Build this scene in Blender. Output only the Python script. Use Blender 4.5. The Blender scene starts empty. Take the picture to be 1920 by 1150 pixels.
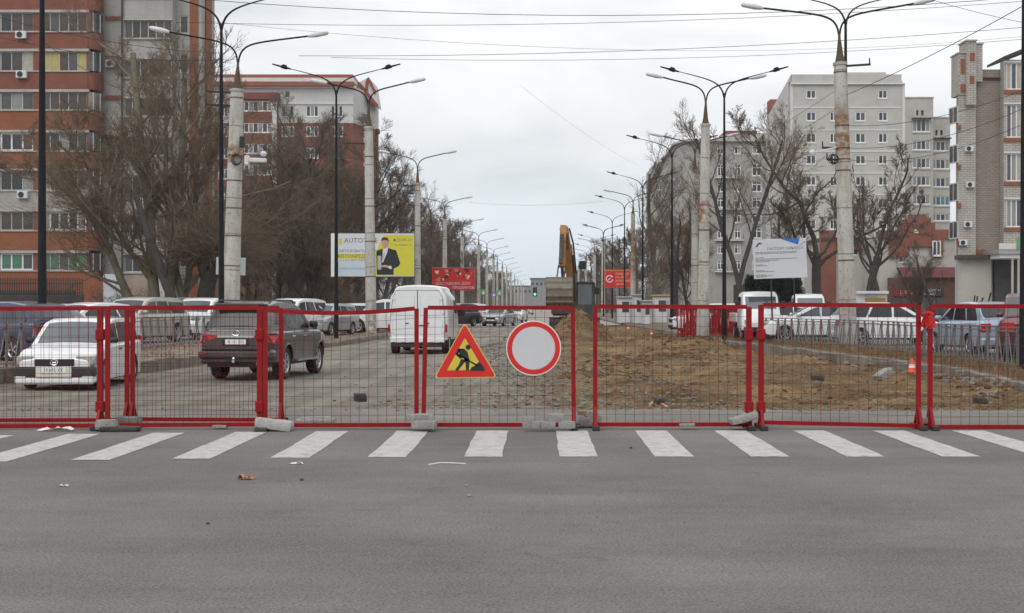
import bpy, math, random
import numpy as np
from mathutils import Vector, Matrix, noise as mnoise
R = math.radians
random.seed(7); RNG = np.random.default_rng(7)
S = bpy.context.scene
COL = S.collection
# ------------------------------------------------------------------ camera, sky, sun, exposure
CAMZ, FPX, VX, HY = 1.55, 2600.0, 1006.0, 572.0      # eye height, focal length in photo pixels, vanishing point
cd = bpy.data.cameras.new('camera'); cam = bpy.data.objects.new('camera', cd); COL.objects.link(cam)
cd.sensor_width = 36.0; cd.lens = 36.0 * FPX / 1920.0
cd.shift_x = -(VX - 960) / 1920.0; cd.shift_y = -(575 - HY) / 1920.0
cd.clip_start = 0.1; cd.clip_end = 6000
cam.location = (0, 0, CAMZ); cam.rotation_euler = (R(90), 0, 0)
S.camera = cam
SUN_EL, SUN_AZ = R(48), R(205)      # azimuth measured from +Y clockwise: high behind the camera, a little to the left
w = bpy.data.worlds.new('World'); S.world = w; w.use_nodes = True
nt = w.node_tree; nt.nodes.clear()
def WN(t): return nt.nodes.new(t)
out = WN('ShaderNodeOutputWorld'); bg = WN('ShaderNodeBackground'); bg.inputs['Strength'].default_value = 0.1
sky = WN('ShaderNodeTexSky'); sky.sky_type = 'NISHITA'; sky.sun_disc = False
sky.sun_elevation = SUN_EL; sky.sun_rotation = SUN_AZ; sky.dust_density = 2.0
tc = WN('ShaderNodeTexCoord'); sx = WN('ShaderNodeSeparateXYZ'); nt.links.new(tc.outputs['Generated'], sx.inputs[0])
mp = WN('ShaderNodeMapping'); mp.inputs['Scale'].default_value = (3.0, 3.0, 9.0); mp.inputs['Location'].default_value = (0.4, 1.3, 0.35)
nt.links.new(tc.outputs['Generated'], mp.inputs[0])
nz = WN('ShaderNodeTexNoise'); nz.inputs['Scale'].default_value = 1.1; nz.inputs['Detail'].default_value = 6; nz.inputs['Roughness'].default_value = 0.55
nz.inputs['Distortion'].default_value = 0.4
nt.links.new(mp.outputs[0], nz.inputs['Vector'])
cr = WN('ShaderNodeValToRGB')                        # cloud cover: mostly closed with thinner bluish gaps
cr.color_ramp.elements[0].position = 0.34; cr.color_ramp.elements[0].color = (0.62,)*3 + (1,)
cr.color_ramp.elements[1].position = 0.62; cr.color_ramp.elements[1].color = (1, 1, 1, 1)
nt.links.new(nz.outputs['Fac'], cr.inputs[0])
gr = WN('ShaderNodeValToRGB')                        # overcast luminance by elevation (dimmer at the horizon)
e = gr.color_ramp.elements
e[0].position = 0.0; e[0].color = (8.8, 9.8, 10.8, 1)
e[1].position = 1.0; e[1].color = (13.6, 13.6, 13.6, 1)
for p, c in ((0.05, (9.5, 10.3, 11.0)), (0.11, (10.7, 10.95, 11.15)), (0.2, (11.9, 12.0, 12.1))):
    k = e.new(p); k.color = (*c, 1)
nt.links.new(sx.outputs['Z'], gr.inputs[0])
cl = WN('ShaderNodeVectorMath'); cl.operation = 'MINIMUM'; cl.inputs[1].default_value = (9.4, 10.2, 11.2)     # the veil of cloud hides the glare round the sun
nt.links.new(sky.outputs[0], cl.inputs[0])
mx = WN('ShaderNodeMix'); mx.data_type = 'RGBA'
nt.links.new(cr.outputs[0], mx.inputs['Factor']); nt.links.new(cl.outputs[0], mx.inputs['A']); nt.links.new(gr.outputs[0], mx.inputs['B'])
nt.links.new(mx.outputs['Result'], bg.inputs['Color']); nt.links.new(bg.outputs[0], out.inputs[0])
sl = bpy.data.lights.new('sun', 'SUN'); sl.energy = 1.25; sl.angle = R(50); sl.color = (1, 0.965, 0.92)
so = bpy.data.objects.new('sun', sl); COL.objects.link(so)
so.rotation_euler = Vector((-math.sin(SUN_AZ) * math.cos(SUN_EL), -math.cos(SUN_AZ) * math.cos(SUN_EL), -math.sin(SUN_EL))).to_track_quat('-Z', 'Y').to_euler()
S.view_settings.view_transform = 'Standard'; S.view_settings.look = 'None'
S.view_settings.exposure = -0.2; S.view_settings.gamma = 1.0; S.view_settings.use_curve_mapping = False
S.cycles.use_denoising = True; S.cycles.max_bounces = 6; S.cycles.diffuse_bounces = 3; S.cycles.glossy_bounces = 3
S.cycles.transparent_max_bounces = 8; S.cycles.volume_bounces = 2
S.cycles.sample_clamp_indirect = 6.0
# ------------------------------------------------------------------ helpers
def PX(px, D): return (px - VX) * D / FPX
def PZ(py, D): return CAMZ - (py - HY) * D / FPX
class MB:
    """collects simple shapes; build() links them as ONE mesh object"""
    def __init__(s): s.v = []; s.f = []; s.m = []
    def add(s, vs, fs, mi=0):
        o = len(s.v); s.v.extend([tuple(p) for p in vs]); s.f.extend([tuple(i + o for i in f) for f in fs]); s.m.extend([mi] * len(fs)); return s
    def box(s, x0, x1, y0, y1, z0, z1, mi=0, M=None):
        vs = [(x0,y0,z0),(x1,y0,z0),(x1,y1,z0),(x0,y1,z0),(x0,y0,z1),(x1,y0,z1),(x1,y1,z1),(x0,y1,z1)]
        if M is not None: vs = [M @ Vector(p) for p in vs]
        return s.add(vs, [(3,2,1,0),(4,5,6,7),(0,1,5,4),(1,2,6,5),(2,3,7,6),(3,0,4,7)], mi)
    def bev(s, x0, x1, y0, y1, z0, z1, b=.01, mi=0, M=None):
        """box with chamfered edges"""
        vs = []; fs = []
        def idx(p): vs.append(p); return len(vs) - 1
        X = (x0, x1); Y = (y0, y1); Z = (z0, z1); g = {}
        for i in (0, 1):
            for j in (0, 1):
                for k in (0, 1):
                    sx_, sy_, sz_ = 1 - 2*i, 1 - 2*j, 1 - 2*k
                    g[i,j,k,0] = idx((X[i], Y[j] + sy_*b, Z[k] + sz_*b))
                    g[i,j,k,1] = idx((X[i] + sx_*b, Y[j], Z[k] + sz_*b))
                    g[i,j,k,2] = idx((X[i] + sx_*b, Y[j] + sy_*b, Z[k]))
        for a in (0, 1):
            fs.append([g[a,0,0,0], g[a,1,0,0], g[a,1,1,0], g[a,0,1,0]][::(1 if a else -1)])
            fs.append([g[0,a,0,1], g[1,a,0,1], g[1,a,1,1], g[0,a,1,1]][::(-1 if a else 1)])
            fs.append([g[0,0,a,2], g[1,0,a,2], g[1,1,a,2], g[0,1,a,2]][::(1 if a else -1)])
        for i in (0, 1):
            for j in (0, 1):
                fs.append([g[i,j,0,0], g[i,j,1,0], g[i,j,1,1], g[i,j,0,1]])
                fs.append([g[i,0,j,0], g[i,1,j,0], g[i,1,j,2], g[i,0,j,2]])
                fs.append([g[0,i,j,1], g[1,i,j,1], g[1,i,j,2], g[0,i,j,2]])
        for i in (0, 1):
            for j in (0, 1):
                for k in (0, 1): fs.append([g[i,j,k,0], g[i,j,k,1], g[i,j,k,2]])
        if M is not None: vs = [M @ Vector(p) for p in vs]
        return s.add(vs, fs, mi)
    def beam(s, p0, p1, wd, ht, up=(0, 0, 1), mi=0):
        p0 = Vector(p0); p1 = Vector(p1); d = (p1 - p0).normalized(); u = Vector(up)
        a = d.cross(u)
        if a.length < 1e-4: a = d.cross(Vector((1, 0, 0)))
        a.normalize(); b = a.cross(d)
        q = [p + a*i*wd/2 + b*j*ht/2 for p in (p0, p1) for i, j in ((-1,-1),(1,-1),(1,1),(-1,1))]
        return s.add(q, [(3,2,1,0),(4,5,6,7),(0,1,5,4),(1,2,6,5),(2,3,7,6),(3,0,4,7)], mi)
    def tube(s, pts, r, n=8, cap=True, mi=0):
        pts = [Vector(p) for p in pts]; rs = r if isinstance(r, (list, tuple)) else [r]*len(pts)
        vs = []; fs = []; ref = None
        for i, p in enumerate(pts):
            d = (pts[min(i+1, len(pts)-1)] - pts[max(i-1, 0)]).normalized()
            if ref is None: ref = Vector((0,0,1)) if abs(d.z) < .9 else Vector((1,0,0))
            a = d.cross(ref).normalized(); b = d.cross(a).normalized(); ref = a.cross(d)
            for k in range(n):
                t = 2*math.pi*k/n; vs.append(p + (a*math.cos(t) + b*math.sin(t))*rs[i])
        for i in range(len(pts)-1):
            for k in range(n):
                fs.append((i*n+k, i*n+(k+1)%n, (i+1)*n+(k+1)%n, (i+1)*n+k))
        if cap: fs.append(tuple(range(n))[::-1]); fs.append(tuple(range((len(pts)-1)*n, len(pts)*n)))
        return s.add(vs, fs, mi)
    def lathe(s, prof, n=20, M=None, mi=0, cap=True):
        vs = []; fs = []
        for r, z in prof:
            for k in range(n):
                t = 2*math.pi*k/n; p = Vector((r*math.cos(t), r*math.sin(t), z)); vs.append(M @ p if M is not None else p)
        for i in range(len(prof)-1):
            for k in range(n): fs.append((i*n+k, i*n+(k+1)%n, (i+1)*n+(k+1)%n, (i+1)*n+k))
        if cap: fs.append(tuple(range(n))[::-1]); fs.append(tuple(range((len(prof)-1)*n, len(prof)*n)))
        return s.add(vs, fs, mi)
    def prism(s, poly, d0, d1, ax='y', mi=0, M=None):
        """extrude a 2D outline; ax names the extrusion axis; outline coords are the two others in order (xz, yz or xy)"""
        def P(a, b, d): return (a, d, b) if ax == 'y' else ((d, a, b) if ax == 'x' else (a, b, d))
        n = len(poly); vs = [P(a, b, d0) for a, b in poly] + [P(a, b, d1) for a, b in poly]
        if M is not None: vs = [M @ Vector(p) for p in vs]
        fs = [tuple(range(n)), tuple(range(2*n-1, n-1, -1))] + [(i, i+n, (i+1)%n+n, (i+1)%n) for i in range(n)]
        return s.add(vs, fs, mi)
    def grid(s, P, mi=0):
        """P: 2D list of points"""
        nr = len(P); nc = len(P[0])
        return s.add([q for row in P for q in row], [(i*nc+j, i*nc+j+1, (i+1)*nc+j+1, (i+1)*nc+j) for i in range(nr-1) for j in range(nc-1)], mi)
    def mesh(s, name, mats, smooth=None, fix=False):
        me = bpy.data.meshes.new(name); me.from_pydata(s.v, [], s.f)
        for m_ in (mats if isinstance(mats, (list, tuple)) else [mats]): me.materials.append(m_)
        if len(me.materials) > 1: me.polygons.foreach_set('material_index', s.m)
        if fix:
            import bmesh
            bm = bmesh.new(); bm.from_mesh(me); bmesh.ops.recalc_face_normals(bm, faces=bm.faces); bm.to_mesh(me); bm.free()
        if smooth is not None:
            me.polygons.foreach_set('use_smooth', [True]*len(me.polygons)); me.set_sharp_from_angle(angle=R(smooth))
        me.update(); return me
    def build(s, name, mats, parent=None, smooth=None, fix=True, kind=None, label=None, loc=None):
        o = bpy.data.objects.new(name, s.mesh(name, mats, smooth, fix)); COL.objects.link(o)
        if parent is not None: o.parent = parent
        if kind: o['kind'] = kind
        if label: o['label'] = label
        if loc is not None: o.location = loc
        return o
def tag(o, label=None, cat=None, group=None, kind=None):
    if label: o['label'] = label
    if cat: o['category'] = cat
    if group: o['group'] = group
    if kind: o['kind'] = kind
    return o
def thing(name, label, cat, loc=(0, 0, 0), rz=0.0, group=None):
    o = bpy.data.objects.new(name, None); COL.objects.link(o); o.empty_display_size = .3
    o.location = loc; o.rotation_euler = (0, 0, rz); return tag(o, label, cat, group)
def inst(name, me, parent=None, loc=(0, 0, 0), rot=(0, 0, 0), scale=None):
    o = bpy.data.objects.new(name, me); COL.objects.link(o)
    if parent is not None: o.parent = parent
    o.location = loc; o.rotation_euler = rot
    if scale is not None: o.scale = scale
    return o
def copy_tree(root, loc=None, rz=None, label=None):
    c = root.copy(); COL.objects.link(c)
    if loc is not None: c.location = loc
    if rz is not None: c.rotation_euler = (0, 0, rz)
    if label: c['label'] = label
    for ch in list(root.children):
        d = ch.copy(); COL.objects.link(d); d.parent = c
        for g in list(ch.children):
            h = g.copy(); COL.objects.link(h); h.parent = d
    return c
def text_mb(body, size, align='CENTER', depth=.0, mb=None, M=None, sx=1.0, mi=0):
    """lettering as mesh in the XZ plane facing -Y, added to an MB"""
    cu = bpy.data.curves.new('lettering', 'FONT'); cu.body = body; cu.size = size; cu.align_x = align; cu.align_y = 'CENTER'; cu.resolution_u = 2
    ob = bpy.data.objects.new('lettering', cu); COL.objects.link(ob)
    dg = bpy.context.evaluated_depsgraph_get(); me = bpy.data.meshes.new_from_object(ob.evaluated_get(dg))
    mb = mb or MB()
    vs = [Vector((v.co.x*sx, 0, v.co.y)) for v in me.vertices]
    if M is not None: vs = [M @ v for v in vs]
    mb.add(vs, [tuple(p.vertices) for p in me.polygons], mi)
    bpy.data.objects.remove(ob); bpy.data.curves.remove(cu); bpy.data.meshes.remove(me)
    return mb
# ------------------------------------------------------------------ materials
MATS = {}
def mat(name, col, rough=.7, var=.12, scale=6.0, metal=0.0, bump=0.0, bscale=None, dirt=None, dscale=1.5, dlo=.55, dhi=.75, coat=0.0, spec=.5, world=False, detail=5):
    """principled material with noisy colour, optional second 'dirt' colour in patches, fine bump"""
    if name in MATS: return MATS[name]
    m = bpy.data.materials.new(name); m.use_nodes = True; t = m.node_tree; N = t.nodes; Lk = t.links
    b = N['Principled BSDF']; b.inputs['Roughness'].default_value = rough; b.inputs['Metallic'].default_value = metal
    b.inputs['Specular IOR Level'].default_value = spec
    if coat: b.inputs['Coat Weight'].default_value = coat; b.inputs['Coat Roughness'].default_value = .08
    if world: g = N.new('ShaderNodeNewGeometry'); vec = g.outputs['Position']
    else: g = N.new('ShaderNodeTexCoord'); vec = g.outputs['Object']
    n = N.new('ShaderNodeTexNoise'); n.inputs['Scale'].default_value = scale; n.inputs['Detail'].default_value = detail; n.inputs['Roughness'].default_value = .65
    Lk.new(vec, n.inputs['Vector'])
    r = N.new('ShaderNodeValToRGB'); r.color_ramp.elements[0].position = .3; r.color_ramp.elements[1].position = .7
    r.color_ramp.elements[0].color = (*[c*(1-var) for c in col], 1); r.color_ramp.elements[1].color = (*[min(1, c*(1+var)) for c in col], 1)
    Lk.new(n.outputs['Fac'], r.inputs[0]); colout = r.outputs[0]
    if dirt:
        n2 = N.new('ShaderNodeTexNoise'); n2.inputs['Scale'].default_value = dscale; n2.inputs['Detail'].default_value = 8; n2.inputs['Roughness'].default_value = .7
        Lk.new(vec, n2.inputs['Vector'])
        r2 = N.new('ShaderNodeValToRGB'); r2.color_ramp.elements[0].position = dlo; r2.color_ramp.elements[1].position = dhi
        Lk.new(n2.outputs['Fac'], r2.inputs[0])
        x = N.new('ShaderNodeMix'); x.data_type = 'RGBA'; x.inputs['B'].default_value = (*dirt, 1)
        Lk.new(r2.outputs[0], x.inputs['Factor']); Lk.new(colout, x.inputs['A']); colout = x.outputs['Result']
    Lk.new(colout, b.inputs['Base Color'])
    if bump:
        nb = N.new('ShaderNodeTexNoise'); nb.inputs['Scale'].default_value = bscale or scale*4; nb.inputs['Detail'].default_value = 6
        Lk.new(vec, nb.inputs['Vector'])
        bp = N.new('ShaderNodeBump'); bp.inputs['Strength'].default_value = min(1, bump); bp.inputs['Distance'].default_value = .02
        Lk.new(nb.outputs['Fac'], bp.inputs['Height']); Lk.new(bp.outputs[0], b.inputs['Normal'])
    MATS[name] = m; return m
def brickmat(name, c1, c2, mortar, bw=.25, bh=.075, ms=.012, var=.2, stain=None):
    if name in MATS: return MATS[name]
    m = bpy.data.materials.new(name); m.use_nodes = True; t = m.node_tree; N = t.nodes; Lk = t.links
    b = N['Principled BSDF']; b.inputs['Roughness'].default_value = .85
    g = N.new('ShaderNodeTexCoord'); sp = N.new('ShaderNodeSeparateXYZ'); Lk.new(g.outputs['Object'], sp.inputs[0])
    ad = N.new('ShaderNodeMath'); ad.operation = 'ADD'; Lk.new(sp.outputs[0], ad.inputs[0]); Lk.new(sp.outputs[1], ad.inputs[1])
    cb = N.new('ShaderNodeCombineXYZ'); Lk.new(ad.outputs[0], cb.inputs[0]); Lk.new(sp.outputs[2], cb.inputs[1])
    br = N.new('ShaderNodeTexBrick'); br.inputs['Color1'].default_value = (*c1, 1); br.inputs['Color2'].default_value = (*c2, 1); br.inputs['Mortar'].default_value = (*mortar, 1)
    br.inputs['Scale'].default_value = 1; br.inputs['Brick Width'].default_value = bw; br.inputs['Row Height'].default_value = bh; br.inputs['Mortar Size'].default_value = ms
    Lk.new(cb.outputs[0], br.inputs['Vector'])
    n = N.new('ShaderNodeTexNoise'); n.inputs['Scale'].default_value = .55; n.inputs['Detail'].default_value = 8; n.inputs['Roughness'].default_value = .7
    Lk.new(g.outputs['Object'], n.inputs['Vector'])
    mr = N.new('ShaderNodeMapRange'); mr.inputs['From Min'].default_value = .3; mr.inputs['From Max'].default_value = .7
    mr.inputs['To Min'].default_value = 1 - var; mr.inputs['To Max'].default_value = 1 + var; Lk.new(n.outputs['Fac'], mr.inputs['Value'])
    x = N.new('ShaderNodeMix'); x.data_type = 'RGBA'; x.blend_type = 'MULTIPLY'; x.inputs['Factor'].default_value = 1
    Lk.new(br.outputs['Color'], x.inputs['A']); Lk.new(mr.outputs[0], x.inputs['B']); co = x.outputs['Result']
    if stain:
        mp_ = N.new('ShaderNodeMapping'); mp_.inputs['Scale'].default_value = (1.2, 1.2, .12); Lk.new(g.outputs['Object'], mp_.inputs[0])
        n2 = N.new('ShaderNodeTexNoise'); n2.inputs['Scale'].default_value = 1.3; n2.inputs['Detail'].default_value = 6; Lk.new(mp_.outputs[0], n2.inputs['Vector'])
        rr = N.new('ShaderNodeValToRGB'); rr.color_ramp.elements[0].position = .5; rr.color_ramp.elements[1].position = .8; rr.color_ramp.elements[1].color = (.6, .6, .6, 1)
        Lk.new(n2.outputs['Fac'], rr.inputs[0])
        y = N.new('ShaderNodeMix'); y.data_type = 'RGBA'; y.inputs['B'].default_value = (*stain, 1); Lk.new(rr.outputs[0], y.inputs['Factor']); Lk.new(co, y.inputs['A']); co = y.outputs['Result']
    Lk.new(co, b.inputs['Base Color']); MATS[name] = m; return m
def emis(name, col, st):
    if name in MATS: return MATS[name]
    m = bpy.data.materials.new(name); m.use_nodes = True; b = m.node_tree.nodes['Principled BSDF']
    b.inputs['Base Color'].default_value = (*col, 1); b.inputs['Emission Color'].default_value = (*col, 1); b.inputs['Emission Strength'].default_value = st
    MATS[name] = m; return m
M_GLASS = mat('dark_glass', (.018, .022, .026), .06, .3, 1.2, spec=.7)
M_GLASSB = mat('bluish_glass', (.06, .075, .09), .08, .3, .8, spec=.7)
M_BLACK = mat('black_metal', (.012, .013, .015), .45, .2, 8)
M_RUBBER = mat('rubber', (.022, .021, .020), .85, .35, 14, dirt=(.12, .10, .08), dscale=5, dlo=.45, dhi=.8)
M_PLAST = mat('black_plastic', (.025, .025, .026), .6, .2, 9, dirt=(.10, .085, .07), dscale=4, dlo=.5, dhi=.85)
M_CHROME = mat('chrome', (.75, .76, .78), .18, .05, 5, metal=1)
M_ALLOY = mat('alloy', (.55, .56, .58), .35, .1, 9, metal=.7, dirt=(.15, .13, .11), dscale=6, dlo=.5, dhi=.8)
M_TAIL = mat('tail_red', (.42, .012, .014), .12, .2, 20, spec=.7)
M_LENS = mat('headlight_lens', (.34, .35, .35), .1, .25, 14, spec=.7)
M_AMBER = mat('amber_lens', (.6, .22, .02), .2, .1, 10)
M_PLATE = mat('plate_white', (.78, .78, .76), .5, .05, 10)
M_INK = mat('ink_black', (.015, .015, .017), .6, .1, 10)
M_RED = mat('fence_red', (.27, .004, .009), .5, spec=.25, var=.18, scale=7, dirt=(.16, .02, .018), dscale=9, dlo=.55, dhi=.8)
M_REDWIRE = mat('wire_red', (.14, .010, .012), .7, .3, 9, spec=.2)
M_WHITE = mat('white_paint', (.78, .79, .80), .3, .04, 3, coat=.4, dirt=(.42, .38, .33), dscale=2.2, dlo=.6, dhi=1.0)
M_FRAMEW = mat('window_white', (.74, .75, .75), .45, .06, 4)
M_CONC = mat('concrete_grey', (.33, .32, .30), .9, .2, 5, bump=.5, dirt=(.18, .17, .155), dscale=3, dlo=.5, dhi=.8)
# ================================================================== GROUND
def interp(path, y):
    """x on a polyline given as (x, y) sorted by y"""
    ys = [p[1] for p in path]; xs = [p[0] for p in path]
    return float(np.interp(y, ys, xs))
KR = [(9.0, 24), (9.3, 27), (9.8, 32), (9.7, 36), (9.1, 44), (8.6, 50), (8.0, 54), (7.75, 62), (7.5, 80), (7.1, 107), (7.0, 140), (7.0, 700)]
KL = [(-16.5, 27), (-13.2, 29), (-11.8, 31), (-10.6, 34), (-9.9, 37), (-9.4, 40), (-8.6, 46), (-7.9, 53), (-7.5, 60), (-7.3, 69), (-7.1, 107), (-7.0, 140), (-7.0, 700)]
def asphalt(name, c, speck, patchy):
    m = bpy.data.materials.new(name); m.use_nodes = True; t = m.node_tree; N = t.nodes; Lk = t.links
    b = N['Principled BSDF']; b.inputs['Roughness'].default_value = .9; b.inputs['Specular IOR Level'].default_value = .25
    g = N.new('ShaderNodeTexCoord'); v = g.outputs['Object']
    def noise(sc, det=6, ro=.6, mapscale=None):
        n = N.new('ShaderNodeTexNoise'); n.inputs['Scale'].default_value = sc; n.inputs['Detail'].default_value = det; n.inputs['Roughness'].default_value = ro
        if mapscale:
            mm = N.new('ShaderNodeMapping'); mm.inputs['Scale'].default_value = mapscale; Lk.new(v, mm.inputs[0]); Lk.new(mm.outputs[0], n.inputs['Vector'])
        else: Lk.new(v, n.inputs['Vector'])
        return n.outputs['Fac']
    def rng(f, a, b_, lo, hi):
        q = N.new('ShaderNodeMapRange'); q.inputs['From Min'].default_value = a; q.inputs['From Max'].default_value = b_
        q.inputs['To Min'].default_value = lo; q.inputs['To Max'].default_value = hi; Lk.new(f, q.inputs['Value']); return q.outputs[0]
    def mul(a, b_):
        q = N.new('ShaderNodeMath'); q.operation = 'MULTIPLY'; Lk.new(a, q.inputs[0]); Lk.new(b_, q.inputs[1]); return q.outputs[0]
    big = rng(noise(.35, 5, .6), .35, .65, 1 - patchy, 1 + patchy)
    streak = rng(noise(1.0, 5, .6, (.25, 2.2, 1)), .3, .7, .93, 1.07)
    mid = rng(noise(9, 4, .7), .3, .7, .93, 1.07)
    fine = rng(noise(52, 3, .85), .3, .7, 1 - speck, 1 + speck)
    vo = N.new('ShaderNodeTexVoronoi'); vo.inputs['Scale'].default_value = 34; Lk.new(v, vo.inputs['Vector'])
    vs = rng(vo.outputs['Distance'], 0, .35, .8, 1.04)
    k = mul(mul(mul(mul(big, streak), mid), fine), vs)
    # hairline cracks
    wv = N.new('ShaderNodeTexVoronoi'); wv.feature = 'DISTANCE_TO_EDGE'; wv.inputs['Scale'].default_value = .33
    ds = N.new('ShaderNodeTexNoise'); ds.inputs['Scale'].default_value = 2.5; ds.inputs['Detail'].default_value = 6; Lk.new(v, ds.inputs['Vector'])
    va = N.new('ShaderNodeVectorMath'); va.operation = 'ADD'; sc_ = N.new('ShaderNodeVectorMath'); sc_.operation = 'SCALE'; sc_.inputs['Scale'].default_value = .9
    Lk.new(ds.outputs['Color'], sc_.inputs[0]); Lk.new(v, va.inputs[0]); Lk.new(sc_.outputs[0], va.inputs[1]); Lk.new(va.outputs[0], wv.inputs['Vector'])
    ck = rng(wv.outputs['Distance'], 0, .006, .72, 1.0)
    ckm = rng(noise(.22, 3), .45, .6, 0, 1)
    k = mul(k, rng(noise(.8, 7, .7), .60, .70, 1.0, .80)); k = mul(k, rng(noise(1.0, 6, .6, (.16, .9, 1)), .56, .68, 1.0, .88)); k = mul(k, rng(noise(17, 3, .8), .66, .74, 1.0, .72))
    xx = N.new('ShaderNodeMix'); xx.data_type = 'FLOAT'; xx.inputs['A'].default_value = 1; Lk.new(ckm, xx.inputs['Factor']); Lk.new(ck, xx.inputs['B'])
    k = mul(k, xx.outputs['Result'])
    cc = N.new('ShaderNodeMix'); cc.data_type = 'RGBA'; cc.inputs['A'].default_value = (*c, 1); cc.inputs['B'].default_value = (c[0]*1.06, c[1]*.99, c[2]*.92, 1)
    Lk.new(noise(.5, 4), cc.inputs['Factor'])
    # pale soil dragged out of the works, thickest by the dig
    sp = N.new('ShaderNodeSeparateXYZ'); Lk.new(v, sp.inputs[0]); du = mul(rng(sp.outputs[1], 15.5, 20.5, 0, .75), rng(noise(1.4, 7, .7, (.5, 1.4, 1)), .36, .66, 0, 1))
    dm = N.new('ShaderNodeMix'); dm.data_type = 'RGBA'; dm.inputs['B'].default_value = (.25, .225, .19, 1); Lk.new(du, dm.inputs['Factor']); Lk.new(cc.outputs['Result'], dm.inputs['A'])
    x = N.new('ShaderNodeVectorMath'); x.operation = 'SCALE'; Lk.new(dm.outputs['Result'], x.inputs[0]); Lk.new(k, x.inputs['Scale'])
    Lk.new(x.outputs[0], b.inputs['Base Color'])
    bp = N.new('ShaderNodeBump'); bp.inputs['Strength'].default_value = .5; bp.inputs['Distance'].default_value = .006
    Lk.new(noise(120, 3, .7), bp.inputs['Height']); Lk.new(bp.outputs[0], b.inputs['Normal'])
    return m
M_ASPH = asphalt('asphalt_worn', (.149, .146, .142), .6, .17)
M_LOT = asphalt('asphalt_lot', (.19, .18, .17), .2, .2)
M_STRIPE = mat('stripe_paint', (.47, .465, .445), .8, .12, 18, dirt=(.235, .225, .215), dscale=6.5, dlo=.47, dhi=.74, detail=8)
M_EARTH = mat('bare_earth', (.20, .17, .13), .95, .25, 2, dirt=(.12, .11, .07), dscale=.8)
# far sheet of ground, down to the horizon
g = MB().add([(-900, -60, -.6), (900, -60, -.6), (900, 1500, -.6), (-900, 1500, -.6)], [(0, 1, 2, 3)]).build('ground', M_EARTH, fix=False); tag(g, kind='structure')
# asphalt of the crossing
mb = MB(); xs = np.linspace(-90, 90, 721)
edge = [20.55 + .25*mnoise.noise((x*.35, 3.3, 0)) + .14*mnoise.noise((x*1.7, 1.2, 0)) + .06*mnoise.noise((x*5.1, 7.2, 0)) + (0.15 if x < 0 else 0) - .02*min(abs(x), 12) for x in xs]
top = [(x, y, 0) for x, y in zip(xs, edge)]
mb.grid([[(x, -14, 0) for x in xs], [(x, 10, 0) for x in xs], top, [(x + .03, y + .03, -.07) for x, y, z in top], [(x, y + .05, -.5) for x, y, z in top]])
road = mb.build('road', M_ASPH, fix=False); tag(road, kind='structure')
def ragged(x0, x1, y0, y1, sk=0.0):
    """outline of a worn painted bar"""
    n = 9; P = []
    for i in range(n): P.append((x0 + random.uniform(-.008, .008), y0 + (y1-y0)*i/(n-1)))
    for i in range(1, 6): P.append((x0 + (x1-x0)*i/6, y1 + random.uniform(-.012, .012)))
    for i in range(n): P.append((x1 + random.uniform(-.008, .008), y1 - (y1-y0)*i/(n-1)))
    for i in range(1, 6): P.append((x1 - (x1-x0)*i/6, y0 + random.uniform(-.012, .012)))
    return P
for i in range(-8, 8):
    x0 = .235 + .976*i; x1 = x0 + .39; dy = -.0142*x0*x0 if x0 < 0 else 0.0
    P = ragged(x0, x1, 14.14 + dy, 17.08 + dy)
    MB().add([(a, b, .004) for a, b in P], [tuple(range(len(P)))[::-1]]).build('zebra_stripe', M_STRIPE, road)
# ------------------------------------------------------------------ dug-up carriageway
def soilmask(x, y):
    """1 on the dug soil, 0 on the dusty milled roadway"""
    b = -1.3 + .9*mnoise.noise((x*.12, y*.11, 5)) if y > 27 else -5.2 + 3.9*min(1, max(0, (y-21)/7)) + .8*mnoise.noise((x*.3, y*.3, 5))
    if y > 60: b += (y-60)*.035
    return min(1.0, max(0.0, (x - b)/.9 + .35*mnoise.noise((x*.9, y*.7, 2))))
def hills(x, y):
    h = 0.0
    for (cx, cy, rx, ry, hh) in MOUNDS:
        d = ((x-cx)/rx)**2 + ((y-cy)/ry)**2
        if d < 1.6: hh *= .75 + .5*mnoise.noise((x*.7, y*.5, 9)) ; h = max(h, hh*max(0, 1 - d**.75*.85))
    return h
MOUNDS = [(2.1, 67, 1.5, 4.5, 1.5), (.9, 64, 1.6, 4, 1.0), (-.1, 63, 1.0, 3, .45), (-.95, 41.5, 1.1, 5.5, .52), (-.4, 36.5, .9, 3.0, .38), (-1.2, 34.0, .8, 2.0, .28), (-.9, 47, .8, 3, .3), (5.4, 60, 1.3, 5, .5), (6.2, 54, 1.3, 4.5, .50), (3.2, 80, 1.6, 9, .5), (-1.3, 52, .7, 3.5, .25), (1.2, 33, 1.2, 2.2, .26), (2.4, 38, 1.4, 3, .26), (4.2, 44, 1.6, 4, .28), (.4, 25, 1.0, 1.2, .16), (-.6, 28, 1.3, 1.6, .18), (1.5, 30, 1.6, 2.2, .2), (-1.9, 24.6, 1.5, .7, .09), (-4.2, 23.5, 1.3, .8, .07)]
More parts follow.
